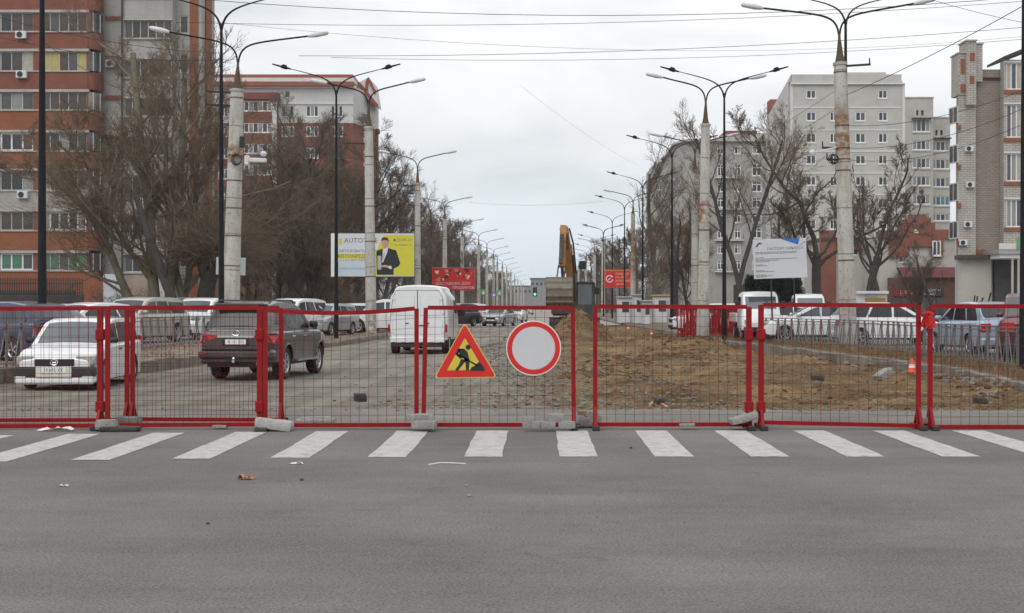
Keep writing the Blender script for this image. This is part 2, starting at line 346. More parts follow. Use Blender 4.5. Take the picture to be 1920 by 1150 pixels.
def ground_z(x, y):
    kl = interp(KL, y); kr = interp(KR, y)
    m = soilmask(x, y)
    z = (-.2 + .14*min(1, max(0, (y - 36)/8)) + .10*min(1, max(0, (x - 1)/3))*(1 if y < 36 else max(0, 1 - (y - 36)/8))) + .03*mnoise.noise((x*.5, y*.25, 0)) + .012*mnoise.noise((x*2, y*1.2, 4))
    if m > 0:
        z += m*(.12*mnoise.noise((x*.55, y*.33, 1)) + .08*mnoise.noise((x*1.6, y*.8, 2)) + .055*mnoise.noise((x*4.5, y*2.6, 3)) + .018*mnoise.noise((x*13, y*9, 3)) - .03)
    else: z += .006*mnoise.noise((x*7, y*5, 3))
    z += hills(x, y)
    if x > kr - .9 and y < 60: z += (-.11 if y > 34 else .07)*max(0, min(1, (x - kr + .9)/.7))*min(1, abs(y - 34)/3)      # trench along the kerb
    if y < 22.0: z = z*min(1, max(0, (y - 20.2)/1.6)) - .04*(1 - min(1, max(0, (y - 20.2)/1.6))) - .0
    return z
ys = [20.1]
while ys[-1] < 112: ys.append(ys[-1] + .055 + (ys[-1]-20)*.0085)
xs = np.concatenate([np.linspace(-26, -6, 90, endpoint=False), np.linspace(-6, 12.5, 260)])
vs = []; cols = []
for y in ys:
    for x in xs:
        vs.append((x, y, ground_z(x, y))); cols.append(soilmask(x, y))
nc = len(xs); nr = len(ys)
me = bpy.data.meshes.new('dug_ground')
fs = [(i*nc+j, i*nc+j+1, (i+1)*nc+j+1, (i+1)*nc+j) for i in range(nr-1) for j in range(nc-1)]
me.from_pydata(vs, [], fs); me.polygons.foreach_set('use_smooth', [True]*len(fs))
at = me.attributes.new('soil', 'FLOAT', 'POINT'); at.data.foreach_set('value', cols)
def soilmat():
    m = bpy.data.materials.new('soil_and_dust'); m.use_nodes = True; t = m.node_tree; N = t.nodes; Lk = t.links
    b = N['Principled BSDF']; b.inputs['Roughness'].default_value = .95; b.inputs['Specular IOR Level'].default_value = .15
    g = N.new('ShaderNodeTexCoord'); v = g.outputs['Object']
    def noise(sc, det=6, ro=.65, ms=None):
        n = N.new('ShaderNodeTexNoise'); n.inputs['Scale'].default_value = sc; n.inputs['Detail'].default_value = det; n.inputs['Roughness'].default_value = ro
        if ms:
            mm = N.new('ShaderNodeMapping'); mm.inputs['Scale'].default_value = ms; Lk.new(v, mm.inputs[0]); Lk.new(mm.outputs[0], n.inputs['Vector'])
        else: Lk.new(v, n.inputs['Vector'])
        return n.outputs['Fac']
    def ramp(f, stops):
        r = N.new('ShaderNodeValToRGB'); el = r.color_ramp.elements
        el[0].position = stops[0][0]; el[0].color = (*stops[0][1], 1); el[1].position = stops[-1][0]; el[1].color = (*stops[-1][1], 1)
        for p, c in stops[1:-1]: q = el.new(p); q.color = (*c, 1)
        Lk.new(f, r.inputs[0]); return r.outputs[0]
    def mix(f, a, b_, bt='MIX'):
        x = N.new('ShaderNodeMix'); x.data_type = 'RGBA'; x.blend_type = bt
        if isinstance(f, float): x.inputs['Factor'].default_value = f
        else: Lk.new(f, x.inputs['Factor'])
        Lk.new(a, x.inputs['A']); Lk.new(b_, x.inputs['B']); return x.outputs['Result']
    soil = ramp(noise(.55, 8), [(.3, (.075, .046, .022)), (.42, (.145, .091, .042)), (.54, (.225, .147, .070)), (.7, (.275, .198, .108))])
    grain = ramp(noise(6, 8, .75), [(.3, (.45, .42, .4)), (.5, (1, 1, 1)), (.68, (1.45, 1.45, 1.45))])
    soil = mix(1.0, soil, grain, 'MULTIPLY'); soil = mix(1.0, soil, ramp(noise(.42, 7, .65, (.55, 1.0, 1)), [(.34, (.55, .54, .53)), (.5, (1, 1, 1)), (.66, (1.22, 1.2, 1.16))]), 'MULTIPLY')
    soil = mix(ramp(noise(.9, 7, .7), [(.54, (0, 0, 0)), (.66, (.8, .8, .8))]), soil, ramp(noise(8, 6, .7), [(.3, (.07, .062, .05)), (.7, (.20, .185, .155))]))
    pale = ramp(noise(22, 5, .7), [(.55, (0, 0, 0)), (.7, (.55, .55, .55))])
    grey = ramp(noise(14, 4), [(.3, (.22, .21, .19)), (.7, (.40, .38, .34))])
    soil = mix(pale, soil, grey)
    dust = ramp(noise(.8, 8, .65, (.6, .35, 1)), [(.3, (.21, .195, .165)), (.5, (.275, .26, .225)), (.7, (.325, .31, .272))])
    dust = mix(1.0, dust, ramp(noise(11, 6, .75), [(.3, (.8, .8, .8)), (.7, (1.15, 1.15, 1.15))]), 'MULTIPLY')
    tracks = ramp(noise(1.4, 4, .5, (1.6, .12, 1)), [(.42, (.82, .81, .79)), (.58, (1.05, 1.05, 1.05))])
    dust = mix(1.0, dust, tracks, 'MULTIPLY')
    a = N.new('ShaderNodeAttribute'); a.attribute_name = 'soil'
    ad = N.new('ShaderNodeMath'); ad.operation = 'ADD'; Lk.new(a.outputs['Fac'], ad.inputs[0])
    q = N.new('ShaderNodeMapRange'); q.inputs['To Min'].default_value = -.35; q.inputs['To Max'].default_value = .35; Lk.new(noise(2.5, 7), q.inputs['Value']); Lk.new(q.outputs[0], ad.inputs[1])
    r = N.new('ShaderNodeValToRGB'); r.color_ramp.elements[0].position = .3; r.color_ramp.elements[1].position = .75; Lk.new(ad.outputs[0], r.inputs[0])
    # grey road rubble lies left of the brown soil
    sp = N.new('ShaderNodeSeparateXYZ'); Lk.new(v, sp.inputs[0])
    rb = N.new('ShaderNodeMath'); rb.operation = 'ADD'; Lk.new(sp.outputs[0], rb.inputs[0]); q2 = N.new('ShaderNodeMapRange'); q2.inputs['To Min'].default_value = -2.2; q2.inputs['To Max'].default_value = 2.2
    Lk.new(noise(.7, 6), q2.inputs['Value']); Lk.new(q2.outputs[0], rb.inputs[1])
    r3 = N.new('ShaderNodeMapRange'); r3.inputs['From Min'].default_value = -.4; r3.inputs['From Max'].default_value = 1.0; Lk.new(rb.outputs[0], r3.inputs['Value'])
    rubble = ramp(noise(7, 8, .7), [(.32, (.11, .10, .085)), (.5, (.235, .21, .17)), (.66, (.36, .335, .285))])
    soil = mix(r3.outputs[0], rubble, soil)
    Lk.new(mix(r.outputs[0], dust, soil), b.inputs['Base Color'])
    bp = N.new('ShaderNodeBump'); bp.inputs['Strength'].default_value = 1.0; bp.inputs['Distance'].default_value = .075
    Lk.new(noise(9, 8, .75), bp.inputs['Height']); Lk.new(bp.outputs[0], b.inputs['Normal'])
    MATS[m.name] = m; return m
M_SOIL = soilmat(); me.materials.append(M_SOIL); me.update()
o = bpy.data.objects.new('dirt_ground', me); COL.objects.link(o); tag(o, kind='structure')
M_DUST = mat('dusty_road', (.30, .285, .25), .95, .15, .6, bump=.3, bscale=8)
mb = MB(); mb.grid([[(-7.4, 111, -.08), (7.4, 111, -.08)], [(-7.4, 1200, -.08), (7.4, 1200, -.08)]]); tag(mb.build('carriageway', M_DUST, fix=False), kind='structure')
# ------------------------------------------------------------------ kerbs, verges, parking lots
M_KERB = mat('kerb_stone', (.215, .198, .17), .92, .28, 2.2, bump=.7, dirt=(.14, .115, .085), dscale=1.6, dlo=.40, dhi=.66, world=True)
M_VERGE = mat('verge_soil', (.17, .14, .10), .95, .35, 3, bump=.8, bscale=14, dirt=(.13, .085, .055), dscale=1.2, dlo=.42, dhi=.65)
M_VERGEL = mat('verge_soil_pale', (.22, .185, .145), .95, .3, 3, bump=.6, bscale=12, dirt=(.16, .10, .07), dscale=1.2, dlo=.45, dhi=.7)
def kerb(name, path, ztop, side, y0, y1):
    """kerb stones laid end to end along a path; side=+1: verge lies at +x"""
    pts = []; y = y0
    while y < y1:
        x = interp(path, y); pts.append(Vector((x, y, 0)))
        d = (Vector((interp(path, y + .1), y + .1, 0)) - Vector((x, y, 0))).normalized(); y += d.y*1.0
    root = thing(name, None, None); tag(root, kind='structure')
    stones = [MB().bev(0, .985, -.075, .075, -.42, 0, .018).mesh('kerb_stone', M_KERB) for _ in range(1)]
    for i in range(len(pts)-1):
        p, q = pts[i], pts[i+1]; d = q - p; j = random.uniform(-.035, .03)
        far = p.y > 75
        inst('kerb_stone', stones[0], root, (p.x + random.uniform(-.015, .015), p.y, ztop + j), (random.uniform(-.10, .10), random.uniform(-.03, .03), math.atan2(d.y, d.x) + random.uniform(-.02, .02)), (d.length, 1, 1))
    return root
ZR, ZL = .07, .14
kerb('kerb', KR, ZR, 1, 24.3, 150); kerb('kerb', KL, ZL, -1, 27.2, 150)
def verge(name, path, side, wd, z0, z1, m, y0=24, y1=130):
    ys = [y0]
    while ys[-1] < y1: ys.append(ys[-1] + .16 + (ys[-1]-20)*.01)
    P = []
    for y in ys:
        x0 = interp(path, y); row = []
        for k in range(15):
            t = k/14; x = x0 + side*(.03 + t*wd); z = z0 - .03 + (z1 - z0 + .03)*min(1, t*1.6)
            if 0 < k < 14: z += .05*mnoise.noise((x*1.1, y*.8, 1)) + .03*mnoise.noise((x*4, y*3, 1))
            row.append((x, y, z))
        P.append(row)
    return tag(MB().grid(P).build(name, m, fix=False, smooth=80), kind='structure')
verge('verge', KR, 1, 4.2, ZR, .12, M_VERGE); verge('verge', KL, -1, 5.0, ZL, .12, M_VERGEL, y0=27)
def lot(name, path, side, off, z, y0, y1, xf, m):
    ys = np.linspace(y0, y1, 40)
    P = [[(interp(path, y) + side*off, y, z), (side*xf, y, z)] for y in ys]
    return tag(MB().grid(P).build(name, m, fix=False), kind='structure')
lot('parking_lot', KR, 1, 4.1, .105, 24, 130, 90, M_LOT); lot('parking_lot', KL, -1, 4.9, .105, 27, 130, 90, M_LOT)
M_FARV = mat('far_verge', (.16, .14, .11), .95, .3, .3)
for s_ in (-1, 1):
    tag(MB().grid([[(s_*7.05, 129.9, .06), (s_*120, 129.9, .06)], [(s_*7.05, 1400, .06), (s_*120, 1400, .06)]]).build('far_verge', M_FARV, fix=False), kind='structure')
# ------------------------------------------------------------------ stones, clods, rubble, dry grass
def rock_proto(seed, flat=.6):
    rr = random.Random(seed); ph = (1 + 5**.5)/2
    v = [(-1,ph,0),(1,ph,0),(-1,-ph,0),(1,-ph,0),(0,-1,ph),(0,1,ph),(0,-1,-ph),(0,1,-ph),(ph,0,-1),(ph,0,1),(-ph,0,-1),(-ph,0,1)]
    f = [(0,11,5),(0,5,1),(0,1,7),(0,7,10),(0,10,11),(1,5,9),(5,11,4),(11,10,2),(10,7,6),(7,1,8),(3,9,4),(3,4,2),(3,2,6),(3,6,8),(3,8,9),(4,9,5),(2,4,11),(6,2,10),(8,6,7),(9,8,1)]
    v = [(x/1.9*rr.uniform(.65, 1.2), y/1.9*rr.uniform(.65, 1.2), z/1.9*flat*rr.uniform(.65, 1.2)) for x, y, z in v]
    return np.array(v), f
RP = [rock_proto(i, random.choice((.4, .6, .8))) for i in range(14)]
def scatter(name, m, pts):
    V = []; F = []; o_ = 0
    for (x, y, z, s_, a) in pts:
        v, f = random.choice(RP); c, sn = math.cos(a), math.sin(a)
        q = np.empty_like(v); q[:, 0] = (v[:, 0]*c - v[:, 1]*sn)*s_ + x; q[:, 1] = (v[:, 0]*sn + v[:, 1]*c)*s_ + y; q[:, 2] = v[:, 2]*s_ + z
        V.append(q); F += [(a_+o_, b_+o_, c_+o_) for a_, b_, c_ in f]; o_ += len(v)
    me = bpy.data.meshes.new(name); me.from_pydata(np.concatenate(V).tolist(), [], F); me.materials.append(m); me.update()
    o = bpy.data.objects.new(name, me); COL.objects.link(o); return tag(o, kind='stuff')
M_STONE = mat('grey_stone', (.165, .152, .128), .95, .45, 1.7, world=True, bump=.4, bscale=30)
M_CLOD = mat('brown_clod', (.11, .064, .030), .97, .5, 1.3, world=True, bump=.4, bscale=30)
M_PALE = mat('pale_stone', (.25, .232, .195), .95, .25, 2.0, world=True)
ps = []; pc = []; pp = []
def rnd_y(a, b): return a*(b/a)**(random.random()**1.15)
for i in range(6500):
    y = rnd_y(20.9, 85); x = random.uniform(-5, 9.5)
    if x > interp(KR, y) - .1: continue
    if random.random() > soilmask(x, y) + .05: continue
    s_ = random.choice((.012, .016, .02, .02, .025, .03, .04)) * random.uniform(.7, 1.4)
    if x > 1.2 + random.gauss(0, 1.2) and random.random() < .6: (pc if random.random() < .9 else ps).append((x, y, ground_z(x, y) + s_*.15, s_, random.random()*6.3))
    else: (ps if random.random() < .75 else pc).append((x, y, ground_z(x, y) + s_*.15, s_*1.15, random.random()*6.3))
for i in range(900):
    y = rnd_y(20.8, 60); x = random.uniform(-4.5, 9)
    if x > interp(KR, y) - .2: continue
    s_ = random.uniform(.012, .035); pp.append((x, y, ground_z(x, y) + s_*.2, s_, random.random()*6.3))
for i in range(2600):       # heaps of rubble in the middle
    cx, cy, rx, ry, hh = random.choice(MOUNDS[:14]); x = random.gauss(cx, rx*.55); y = random.gauss(cy, ry*.5)
    if y < 21 or x > interp(KR, y) - .2: continue
    s_ = random.uniform(.03, .085); (ps if cx < 0 else pc).append((x, y, ground_z(x, y) + s_*.1, s_, random.random()*6.3))
for i in range(1100):       # broken asphalt strewn through the soil right of centre
    y = rnd_y(21.5, 48); x = random.gauss(.9, 1.3)
    if x > interp(KR, y) - .3: continue
    s_ = random.uniform(.02, .07); ps.append((x, y, ground_z(x, y) + s_*.1, s_, random.random()*6.3))
for i in range(500):        # lumps along the dug edge at the right kerb
    y = rnd_y(26, 75); x = interp(KR, y) - abs(random.gauss(.35, .35)) - .08; s_ = random.uniform(.03, .11); (pc if random.random() < .6 else ps).append((x, y, ground_z(x, y) + s_*.1, s_, random.random()*6.3))
for i in range(1100):       # crumbled edge of the asphalt
    x = random.uniform(-9, 12); y = 20.55 + random.gauss(.25, .22) - .02*min(abs(x), 12); s_ = random.uniform(.01, .04)
    ps.append((x, y, (0.0 if y < 20.4 else -.03) + s_*.1, s_, random.random()*6.3))
for i in range(500):        # dust and grit along the fence
    x = random.uniform(-8, 8); y = random.uniform(16.6, 20.4); s_ = random.uniform(.004, .013); pp.append((x, y, s_*.2, s_, random.random()*6.3))
for i in range(260):
    x = random.uniform(-6, 6); y = random.uniform(6.5, 17); s_ = random.uniform(.003, .008); ps.append((x, y, s_*.2, s_, random.random()*6.3))
scatter('rubble', M_STONE, ps); scatter('clods', M_CLOD, pc); scatter('gravel', M_PALE, pp)
def grass(name, m, n, fn, h0, h1, wd=.008):
    V = []; F = []
    for i in range(n):
        x, y, z = fn(); h = random.uniform(h0, h1); a = random.random()*6.3; ln = random.uniform(0, .7)*h
        dx, dy = math.cos(a)*ln, math.sin(a)*ln; b = random.random()*3.14; wx, wy = math.cos(b)*wd, math.sin(b)*wd
        k = len(V); V += [(x-wx, y-wy, z), (x+wx, y+wy, z), (x+dx*.4+wx*.7, y+dy*.4+wy*.7, z+h*.6), (x+dx*.4-wx*.7, y+dy*.4-wy*.7, z+h*.6), (x+dx, y+dy, z+h*.9)]
        F += [(k, k+1, k+2, k+3), (k+3, k+2, k+4)]
    me = bpy.data.meshes.new(name); me.from_pydata(V, [], F); me.materials.append(m); me.update()
    o = bpy.data.objects.new(name, me); COL.objects.link(o); return tag(o, kind='stuff')
M_GRASS = mat('dry_grass', (.20, .145, .085), .9, .4, .9, world=True, dirt=(.13, .135, .05), dscale=.45, dlo=.5, dhi=.62)
M_GRASSR = mat('red_grass', (.19, .085, .05), .9, .4, .9, world=True)
def gr_r():
    y = rnd_y(24.5, 75); x = interp(KR, y) + random.uniform(.15, 4.0)*(random.random()**.4 if y < 52 else 1); return x, y, .08
def gr_l():
    y = rnd_y(27.5, 90); x = interp(KL, y) - random.uniform(.2, 4.8); return x, y, .10
grass('dry_grass', M_GRASS, 9000, gr_r, .06, .26); grass('red_grass', M_GRASSR, 6000, gr_r, .04, .2)
grass('dry_grass', M_GRASS, 4000, gr_l, .03, .14); grass('red_grass', M_GRASSR, 4000, gr_l, .03, .12)
# ================================================================== RED FENCE PANELS AND SIGNS
FD = 17.3
def X17(px, D=FD): return PX(px, D)
def mesh_panel(label, x0, x1, D, ztop=(1.515, 1.515), zbot=(.05, .05), clamps=(0, 0), wire_n=16, feet=(1, 1), lean=(0, 0), bow=0.0):
    """welded-mesh panel: two posts, two rails, wire mesh, feet, hinge clamps; local origin at the left foot"""
    root = thing('fence_panel', label, 'fence panel', (x0, D, 0), 0, 'red wire mesh fence panels closing off the street')
    W = x1 - x0; t = .052; dz = .0
    def zt(u): return ztop[0] + (ztop[1]-ztop[0])*u - bow*4*u*(1-u)
    def zb(u): return zbot[0] + (zbot[1]-zbot[0])*u
    for k, u in enumerate((0, 1)):
        x = t/2 + u*(W - t); wd = t*(1.25 if clamps[k] else 1)
        p = MB(); p.beam((x, 0, zb(u) - .0), (x + lean[k], 0, zt(u)), wd, t, (0, 1, 0)); p.build('post', M_RED, root)
        if clamps[k]:
            for zz in (.28, 1.18):
                c = MB(); c.bev(x - wd/2 - .018, x + wd/2 + .018, -.05, .05, zz - .07, zz + .07, .01); c.build('clamp', M_RED, root)
        if feet[k]:
            f = MB(); f.beam((x, -.24, .035), (x, .24, .035), .05, .05); f.beam((x, -.16, .06), (x, 0, .30), .035, .02); f.beam((x, .16, .06), (x, 0, .30), .035, .02)
            fo = f.build('foot', M_RED, root)
            for yy in (-.25, .25): MB().bev(x - .045, x + .045, yy - .03, yy + .03, .0, .062, .008).build('foot_cap', M_PLAST, fo)
    n = 10
    for nm, fz, hh in (('top_rail', zt, .052), ('bottom_rail', zb, .05)):
        r = MB()
        for i in range(n):
            u0, u1 = i/n, (i+1)/n
            q0, q1 = [(lean[0]*(1-u) + lean[1]*u)*(nm == 'top_rail') for u in (u0, u1)]
            r.beam((t + u0*(W-2*t) + q0, 0, fz(u0)), (t + u1*(W-2*t) + .002 + q1, 0, fz(u1)), hh, .05, (0, 1, 0))
        r.build(nm, M_RED, root)
    wm = MB(); wr = .0024
    for i in range(1, wire_n):
        u = i/wire_n; x = t + u*(W - 2*t); j = random.uniform(-.006, .006)
        wm.tube([(x + j, .0, zb(u)), (x + random.uniform(-.012, .012), random.uniform(-.012, .012), (zb(u)+zt(u))/2), (x + (lean[0] + lean[1])/2 + j, .0, zt(u))], wr, 4, False)
    nh = 11
    for i in range(1, nh + 1):
        v = i/(nh + 1)
        wm.tube([(t + u*(W-2*t), random.uniform(-.008, .008) + .006, zb(u) + v*(zt(u)-zb(u)) + random.uniform(-.004, .004)) for u in np.linspace(0, 1, 7)], wr*.8, 4, False)
    wm.build('wire_mesh', M_REDWIRE, root)
    return root
mesh_panel('red mesh panel in front of the white station wagon, leftmost of the front row', X17(-100), X17(192), FD, (1.495, 1.51), (-.0 + .035, .045), (0, 1))
mesh_panel('red mesh panel in front of the grey off-roader, its post on a tilted kerb slab', X17(198), X17(491), FD, (1.515, 1.52), (.05, .06), (0, 1), feet=(0, 0))
mesh_panel('sagging red mesh panel left of the roadworks sign, over the dusty lane', X17(493.5), X17(785), FD, (1.485, 1.505), (.05, .055), (0, 0), bow=.045, feet=(0, 0))
mesh_panel('red mesh panel carrying the triangular and the round sign', X17(790), X17(1080), FD, (1.515, 1.515), (.055, .055), (0, 0), lean=(.03, -.015), feet=(0, 1))
mesh_panel('red mesh panel over the brown soil, first to the right of the round sign', X17(1112), X17(1408), FD, (1.53, 1.525), (.06, .06), (0, 1))
mesh_panel('red mesh panel before the fenced white cars, second to the right of the round sign', X17(1423), X17(1726), FD, (1.55, 1.545), (.085, .045), (1, 0))
mesh_panel('red mesh panel cut by the right picture edge, in front of the pale blue hatchback', X17(1740), X17(2040), FD, (1.535, 1.53), (.03, .03), (0, 0))
mesh_panel('red mesh panel standing behind the station wagon panel, leftmost of the back row', PX(-54, 18.1), PX(242, 18.1), 18.1, (1.50, 1.51), (.045, .05), (0, 0))
mesh_panel('red mesh panel standing behind the off-roader panel, right of the back row', PX(245, 18.1), PX(531, 18.1), 18.1, (1.51, 1.51), (.06, .05), (0, 0))
# red rag tied between the right-hand panels
M_RAG = mat('red_cloth', (.55, .025, .02), .85, .2, 9)
mb = MB(); cx, cz = X17(1737), PZ(594, FD)
for k in range(4):
    a = k*1.6 + .4; P = []
    for i in range(5):
        row = []
        for j in range(4): row.append((cx + .012*math.cos(a)*i + (j-1.5)*.028*(1 + .15*i) + .01*math.sin(i*2+j), FD - .05 - .03*math.sin(j*1.7 + k) - .015*k, cz + .07 - i*.042 - .015*k + .012*math.cos(j*2.1)))
        P.append(row)
    mb.grid(P)
mb.tube([(cx - .05, FD - .05, cz + .04), (cx, FD - .085, cz + .05), (cx + .07, FD - .05, cz + .03)], .02, 6)
tag(mb.build('rag', M_RAG, smooth=60), 'bright red rag knotted on the right fence post', 'rag')
# signs
M_SRED = mat('sign_red', (.62, .018, .015), .35, .08, 6, dirt=(.45, .03, .03), dscale=5, dlo=.6, dhi=.9)
M_SYEL = mat('sign_yellow', (.62, .50, .045), .4, .08, 6, dirt=(.5, .42, .08), dscale=5)
M_SWHT = mat('sign_white', (.56, .565, .58), .4, .04, 3)
M_SRIM = mat('sign_rim', (.72, .70, .66), .4, .05, 5)
M_SYRIM = mat('sign_rim_yellow', (.70, .50, .10), .4, .05, 5)
M_GALV = mat('galvanised', (.42, .43, .44), .45, .15, 8, metal=.6)
def rounded_poly(pts, r, n=5):
    out_ = []; m_ = len(pts)
    for i in range(m_):
        p0, p, p1 = Vector(pts[i-1]), Vector(pts[i]), Vector(pts[(i+1) % m_])
        a = (p0-p).normalized(); b = (p1-p).normalized(); ang = a.angle(b); d = r/math.tan(ang/2)
        s0 = p + a*d; s1 = p + b*d; c = p + (a+b).normalized()*(r/math.sin(ang/2))
        v0 = s0 - c; v1 = s1 - c; th = v0.angle(v1)
        for k in range(n+1):
            t = k/n; q = (v0*math.sin((1-t)*th) + v1*math.sin(t*th))/math.sin(th); out_.append(tuple(c + q))
    return out_
SD = FD - .06
kz = SD/FPX
sg = thing('roadworks_sign', 'red and yellow triangular sign with a digging workman, on the fence', 'road sign', (PX(873, SD), SD, PZ(710, SD)))
T = [(-.382, .01), (.382, .018), (-.012, .685)]
def tri(sc, r): c = Vector((-.004, .237)); return rounded_poly([tuple(c + (Vector(p)-c)*sc) for p in T], r)
MB().prism(tri(1.03, .028), 0, .018).build('sign_plate', M_SYRIM, sg)
MB().prism(tri(.985, .024), -.003, -.0005).build('red_border', M_SRED, sg)
MB().prism(tri(.60, .008), -.006, -.0035).build('yellow_field', M_SYEL, sg)
ow = Vector((-.004, 0, .0)); px1 = 1/150.6
def zp(zx, zy):   # pixels of the enlarged photograph (3.84 per photo pixel) -> sign coordinates
    return ((620 + zx/3.84 - 873)*kz, (710 - (540 + zy/3.84))*kz)
wk = MB()
hc = zp(990, 427); wk.prism([(hc[0] + .0325*math.cos(t), hc[1] + .0325*math.sin(t)) for t in np.linspace(0, 6.283, 18, endpoint=False)], -.009, -.0065)
for poly in ([(918,437),(960,437),(985,460),(1000,520),(975,530),(955,500),(935,505)],            # torso
             [(918,437),(938,443),(918,475),(945,495),(935,512),(897,478)],                      # far arm
             [(940,510),(975,522),(945,560),(915,598),(897,590),(922,555)],                      # rear leg
             [(960,515),(1000,515),(995,595),(975,595),(972,545)],                              # front leg
             [(905,478),(915,472),(1062,556),(1055,566)],                                       # shovel handle
             [(1000,597),(1015,570),(1040,560),(1070,530),(1095,560),(1112,597)]):              # heap
    wk.prism([zp(*p) for p in poly], -.009, -.0065)
wk.build('workman_symbol', M_INK, sg)
c = MB()
for xx in (-.12, .12): c.bev(xx - .03, xx + .03, .0185, .09, .1, .13, .004)
c.build('bracket', M_GALV, sg)
rs = thing('no_entry_sign', 'round white sign with a red ring hanging on the fence', 'road sign', (PX(1000.5, SD), SD, PZ(653, SD)))
def ring(r0, r1, y0, y1, n=56):
    m_ = MB(); vs = []
    for r in (r0, r1):
        for y in (y0, y1):
            vs += [(r*math.cos(2*math.pi*k/n), y, r*math.sin(2*math.pi*k/n)) for k in range(n)]
    fs = []
    for k in range(n):
        q = (k+1) % n; fs += [(k, q, 2*n+q, 2*n+k), (n+k, 3*n+k, 3*n+q, n+q), (k, n+k, n+q, q), (2*n+k, 2*n+q, 3*n+q, 3*n+k)]
    return m_.add(vs, fs)
def disc(r, y0, y1, n=56): return MB().prism([(r*math.cos(t), r*math.sin(t)) for t in np.linspace(0, 2*math.pi, n, endpoint=False)], y0, y1)
disc(.342, 0, .018).build('sign_plate', M_SRIM, rs)
ring(.268, .328, -.003, -.0005).build('red_border', M_SRED, rs)
disc(.262, -.003, -.0005).build('white_field', M_SWHT, rs)
c = MB()
for zz in (-.12, .12): c.bev(-.05, .05, .0185, .09, zz - .015, zz + .015, .004)
c.build('bracket', M_GALV, rs)
# ------------------------------------------------------------------ ballast stones, rubble and litter by the fence
M_BLOCK = mat('block_concrete', (.30, .295, .28), .92, .3, 9, bump=.8, bscale=40, dirt=(.17, .165, .15), dscale=6, dlo=.5, dhi=.75)
def block(label, px0, px1, py0, py1, D, dep=.2, tilt=0.0, yaw=0.0, cat='stone', name='ballast_stone', m=None, rough=.012, grp='loose stones weighing down the fence feet'):
    """broken concrete block: chamfered box with chipped, uneven corners, placed by what the photo shows of its front"""
    k = D/FPX; wd = (px1-px0)*k; h = (py1-py0)*k; cx = PX((px0+px1)/2, D); cz = PZ((py0+py1)/2, D)
    nx, ny, nz_ = 6, 3, 3; import bmesh
    bm = bmesh.new(); bmesh.ops.create_cube(bm, size=1); bmesh.ops.subdivide_edges(bm, edges=bm.edges, cuts=3, use_grid_fill=True)
    for v in bm.verts:
        p = v.co; e_ = sum(1 for q in p if abs(q) > .49)
        p.x *= wd; p.y *= dep; p.z *= h
        if e_ >= 2: p *= (1 - .045*(e_-1))
        n_ = mnoise.noise_vector(Vector((p.x*9 + cx*7, p.y*9, p.z*9 + px0))); p += n_*rough
    me = bpy.data.meshes.new(name); bm.to_mesh(me); bm.free(); me.materials.append(m or M_BLOCK)
    me.polygons.foreach_set('use_smooth', [True]*len(me.polygons)); me.set_sharp_from_angle(angle=R(35))
    o = inst(name, me, None, (cx, D + dep/2, cz), (0, tilt, yaw)); return tag(o, label, cat, grp)
BD = 16.95
block('small rough grey stone at the foot of the post beside the station wagon', 178, 216, 788, 806, BD, .16, 0, .1, rough=.02)
block('dark mossy concrete slab right of the small rough stone', 214, 257, 783, 801, 17.35, .25, 0, -.1, rough=.014, m=mat('block_dark', (.17, .17, .155), .95, .4, 10, bump=.8, bscale=40))
block('black rubber base plate under the small rough stone', 184, 258, 801, 810, 16.9, .2, 0, .05, cat='fence base', name='base_plate', m=M_PLAST, rough=.004, grp=None)
block('long tilted kerb slab under the post in front of the off-roader', 476, 547, 788, 806, BD, .2, .12, -.05, rough=.008, m=mat('block_pale', (.40, .395, .38), .9, .2, 9, bump=.6, bscale=40))
block('black rubber base under the tilted kerb slab', 476, 500, 803, 811, 16.9, .2, 0, 0, cat='fence base', name='base_plate', m=M_PLAST, rough=.004, grp=None)
block('thin flat kerb slab lying behind the sagging panel', 552, 626, 787, 795, 17.7, .3, -.02, .1, rough=.012)
block('thin dark tile on top of the flat kerb slab', 562, 618, 783, 787.5, 17.85, .2, -.02, .05, rough=.01)
block('small brick end under the bottom rail, left of the tilted slab', 398, 424, 797, 803, 17.25, .15, rough=.008)
block('upper block of the two stacked left of the roadworks sign', 759, 811, 778, 790, 17.0, .2, 0, .05, rough=.012)
block('lower block of the two stacked left of the roadworks sign', 771, 817, 790, 805, 16.9, .2, .03, -.1, rough=.014)
block('upright paver leaning on the rail, leftmost of the pavers under the round sign', 980, 1001, 783, 803, BD, .1, .04, .2, rough=.009)
block('pale paver lying beside the upright one under the round sign', 997, 1012, 791, 804, BD, .12, 0, .02, rough=.006)
block('middle paver of the bottom row under the round sign', 1012.5, 1042, 791, 804, BD, .12, 0, .0, rough=.008)
block('paver resting on top of the bottom row under the round sign', 1024, 1058, 777, 790.5, 17.0, .12, .03, .06, rough=.008)
block('rightmost paver of the bottom row under the round sign', 1047, 1079, 791, 804, BD, .12, 0, -.05, rough=.008)
block('broken asphalt lump between the two fence posts right of the round sign', 1080, 1112, 783, 799, 17.45, .3, .1, .2, 'rubble lump', 'rubble_lump', rough=.035, grp=None)
block('tilted broken plate leaning by the post right of the round sign', 1098, 1130, 776, 790, 17.6, .06, .5, .2, 'rubble lump', 'rubble_lump', rough=.02, grp=None)
block('brown brick half behind the post right of the round sign', 1084, 1100, 772, 783, 17.6, .12, 0, .3, 'brick', 'broken_brick', m=mat('brick_half', (.24, .16, .11), .9, .3, 9), rough=.012, grp=None)
block('sloping concrete slab at the post between the two soil panels', 1370, 1421, 781, 792, 17.05, .25, -.28, .1, rough=.012)
block('thin plate under the bottom rail of the soil panel', 1274, 1304, 795, 800, 17.2, .15, rough=.005)
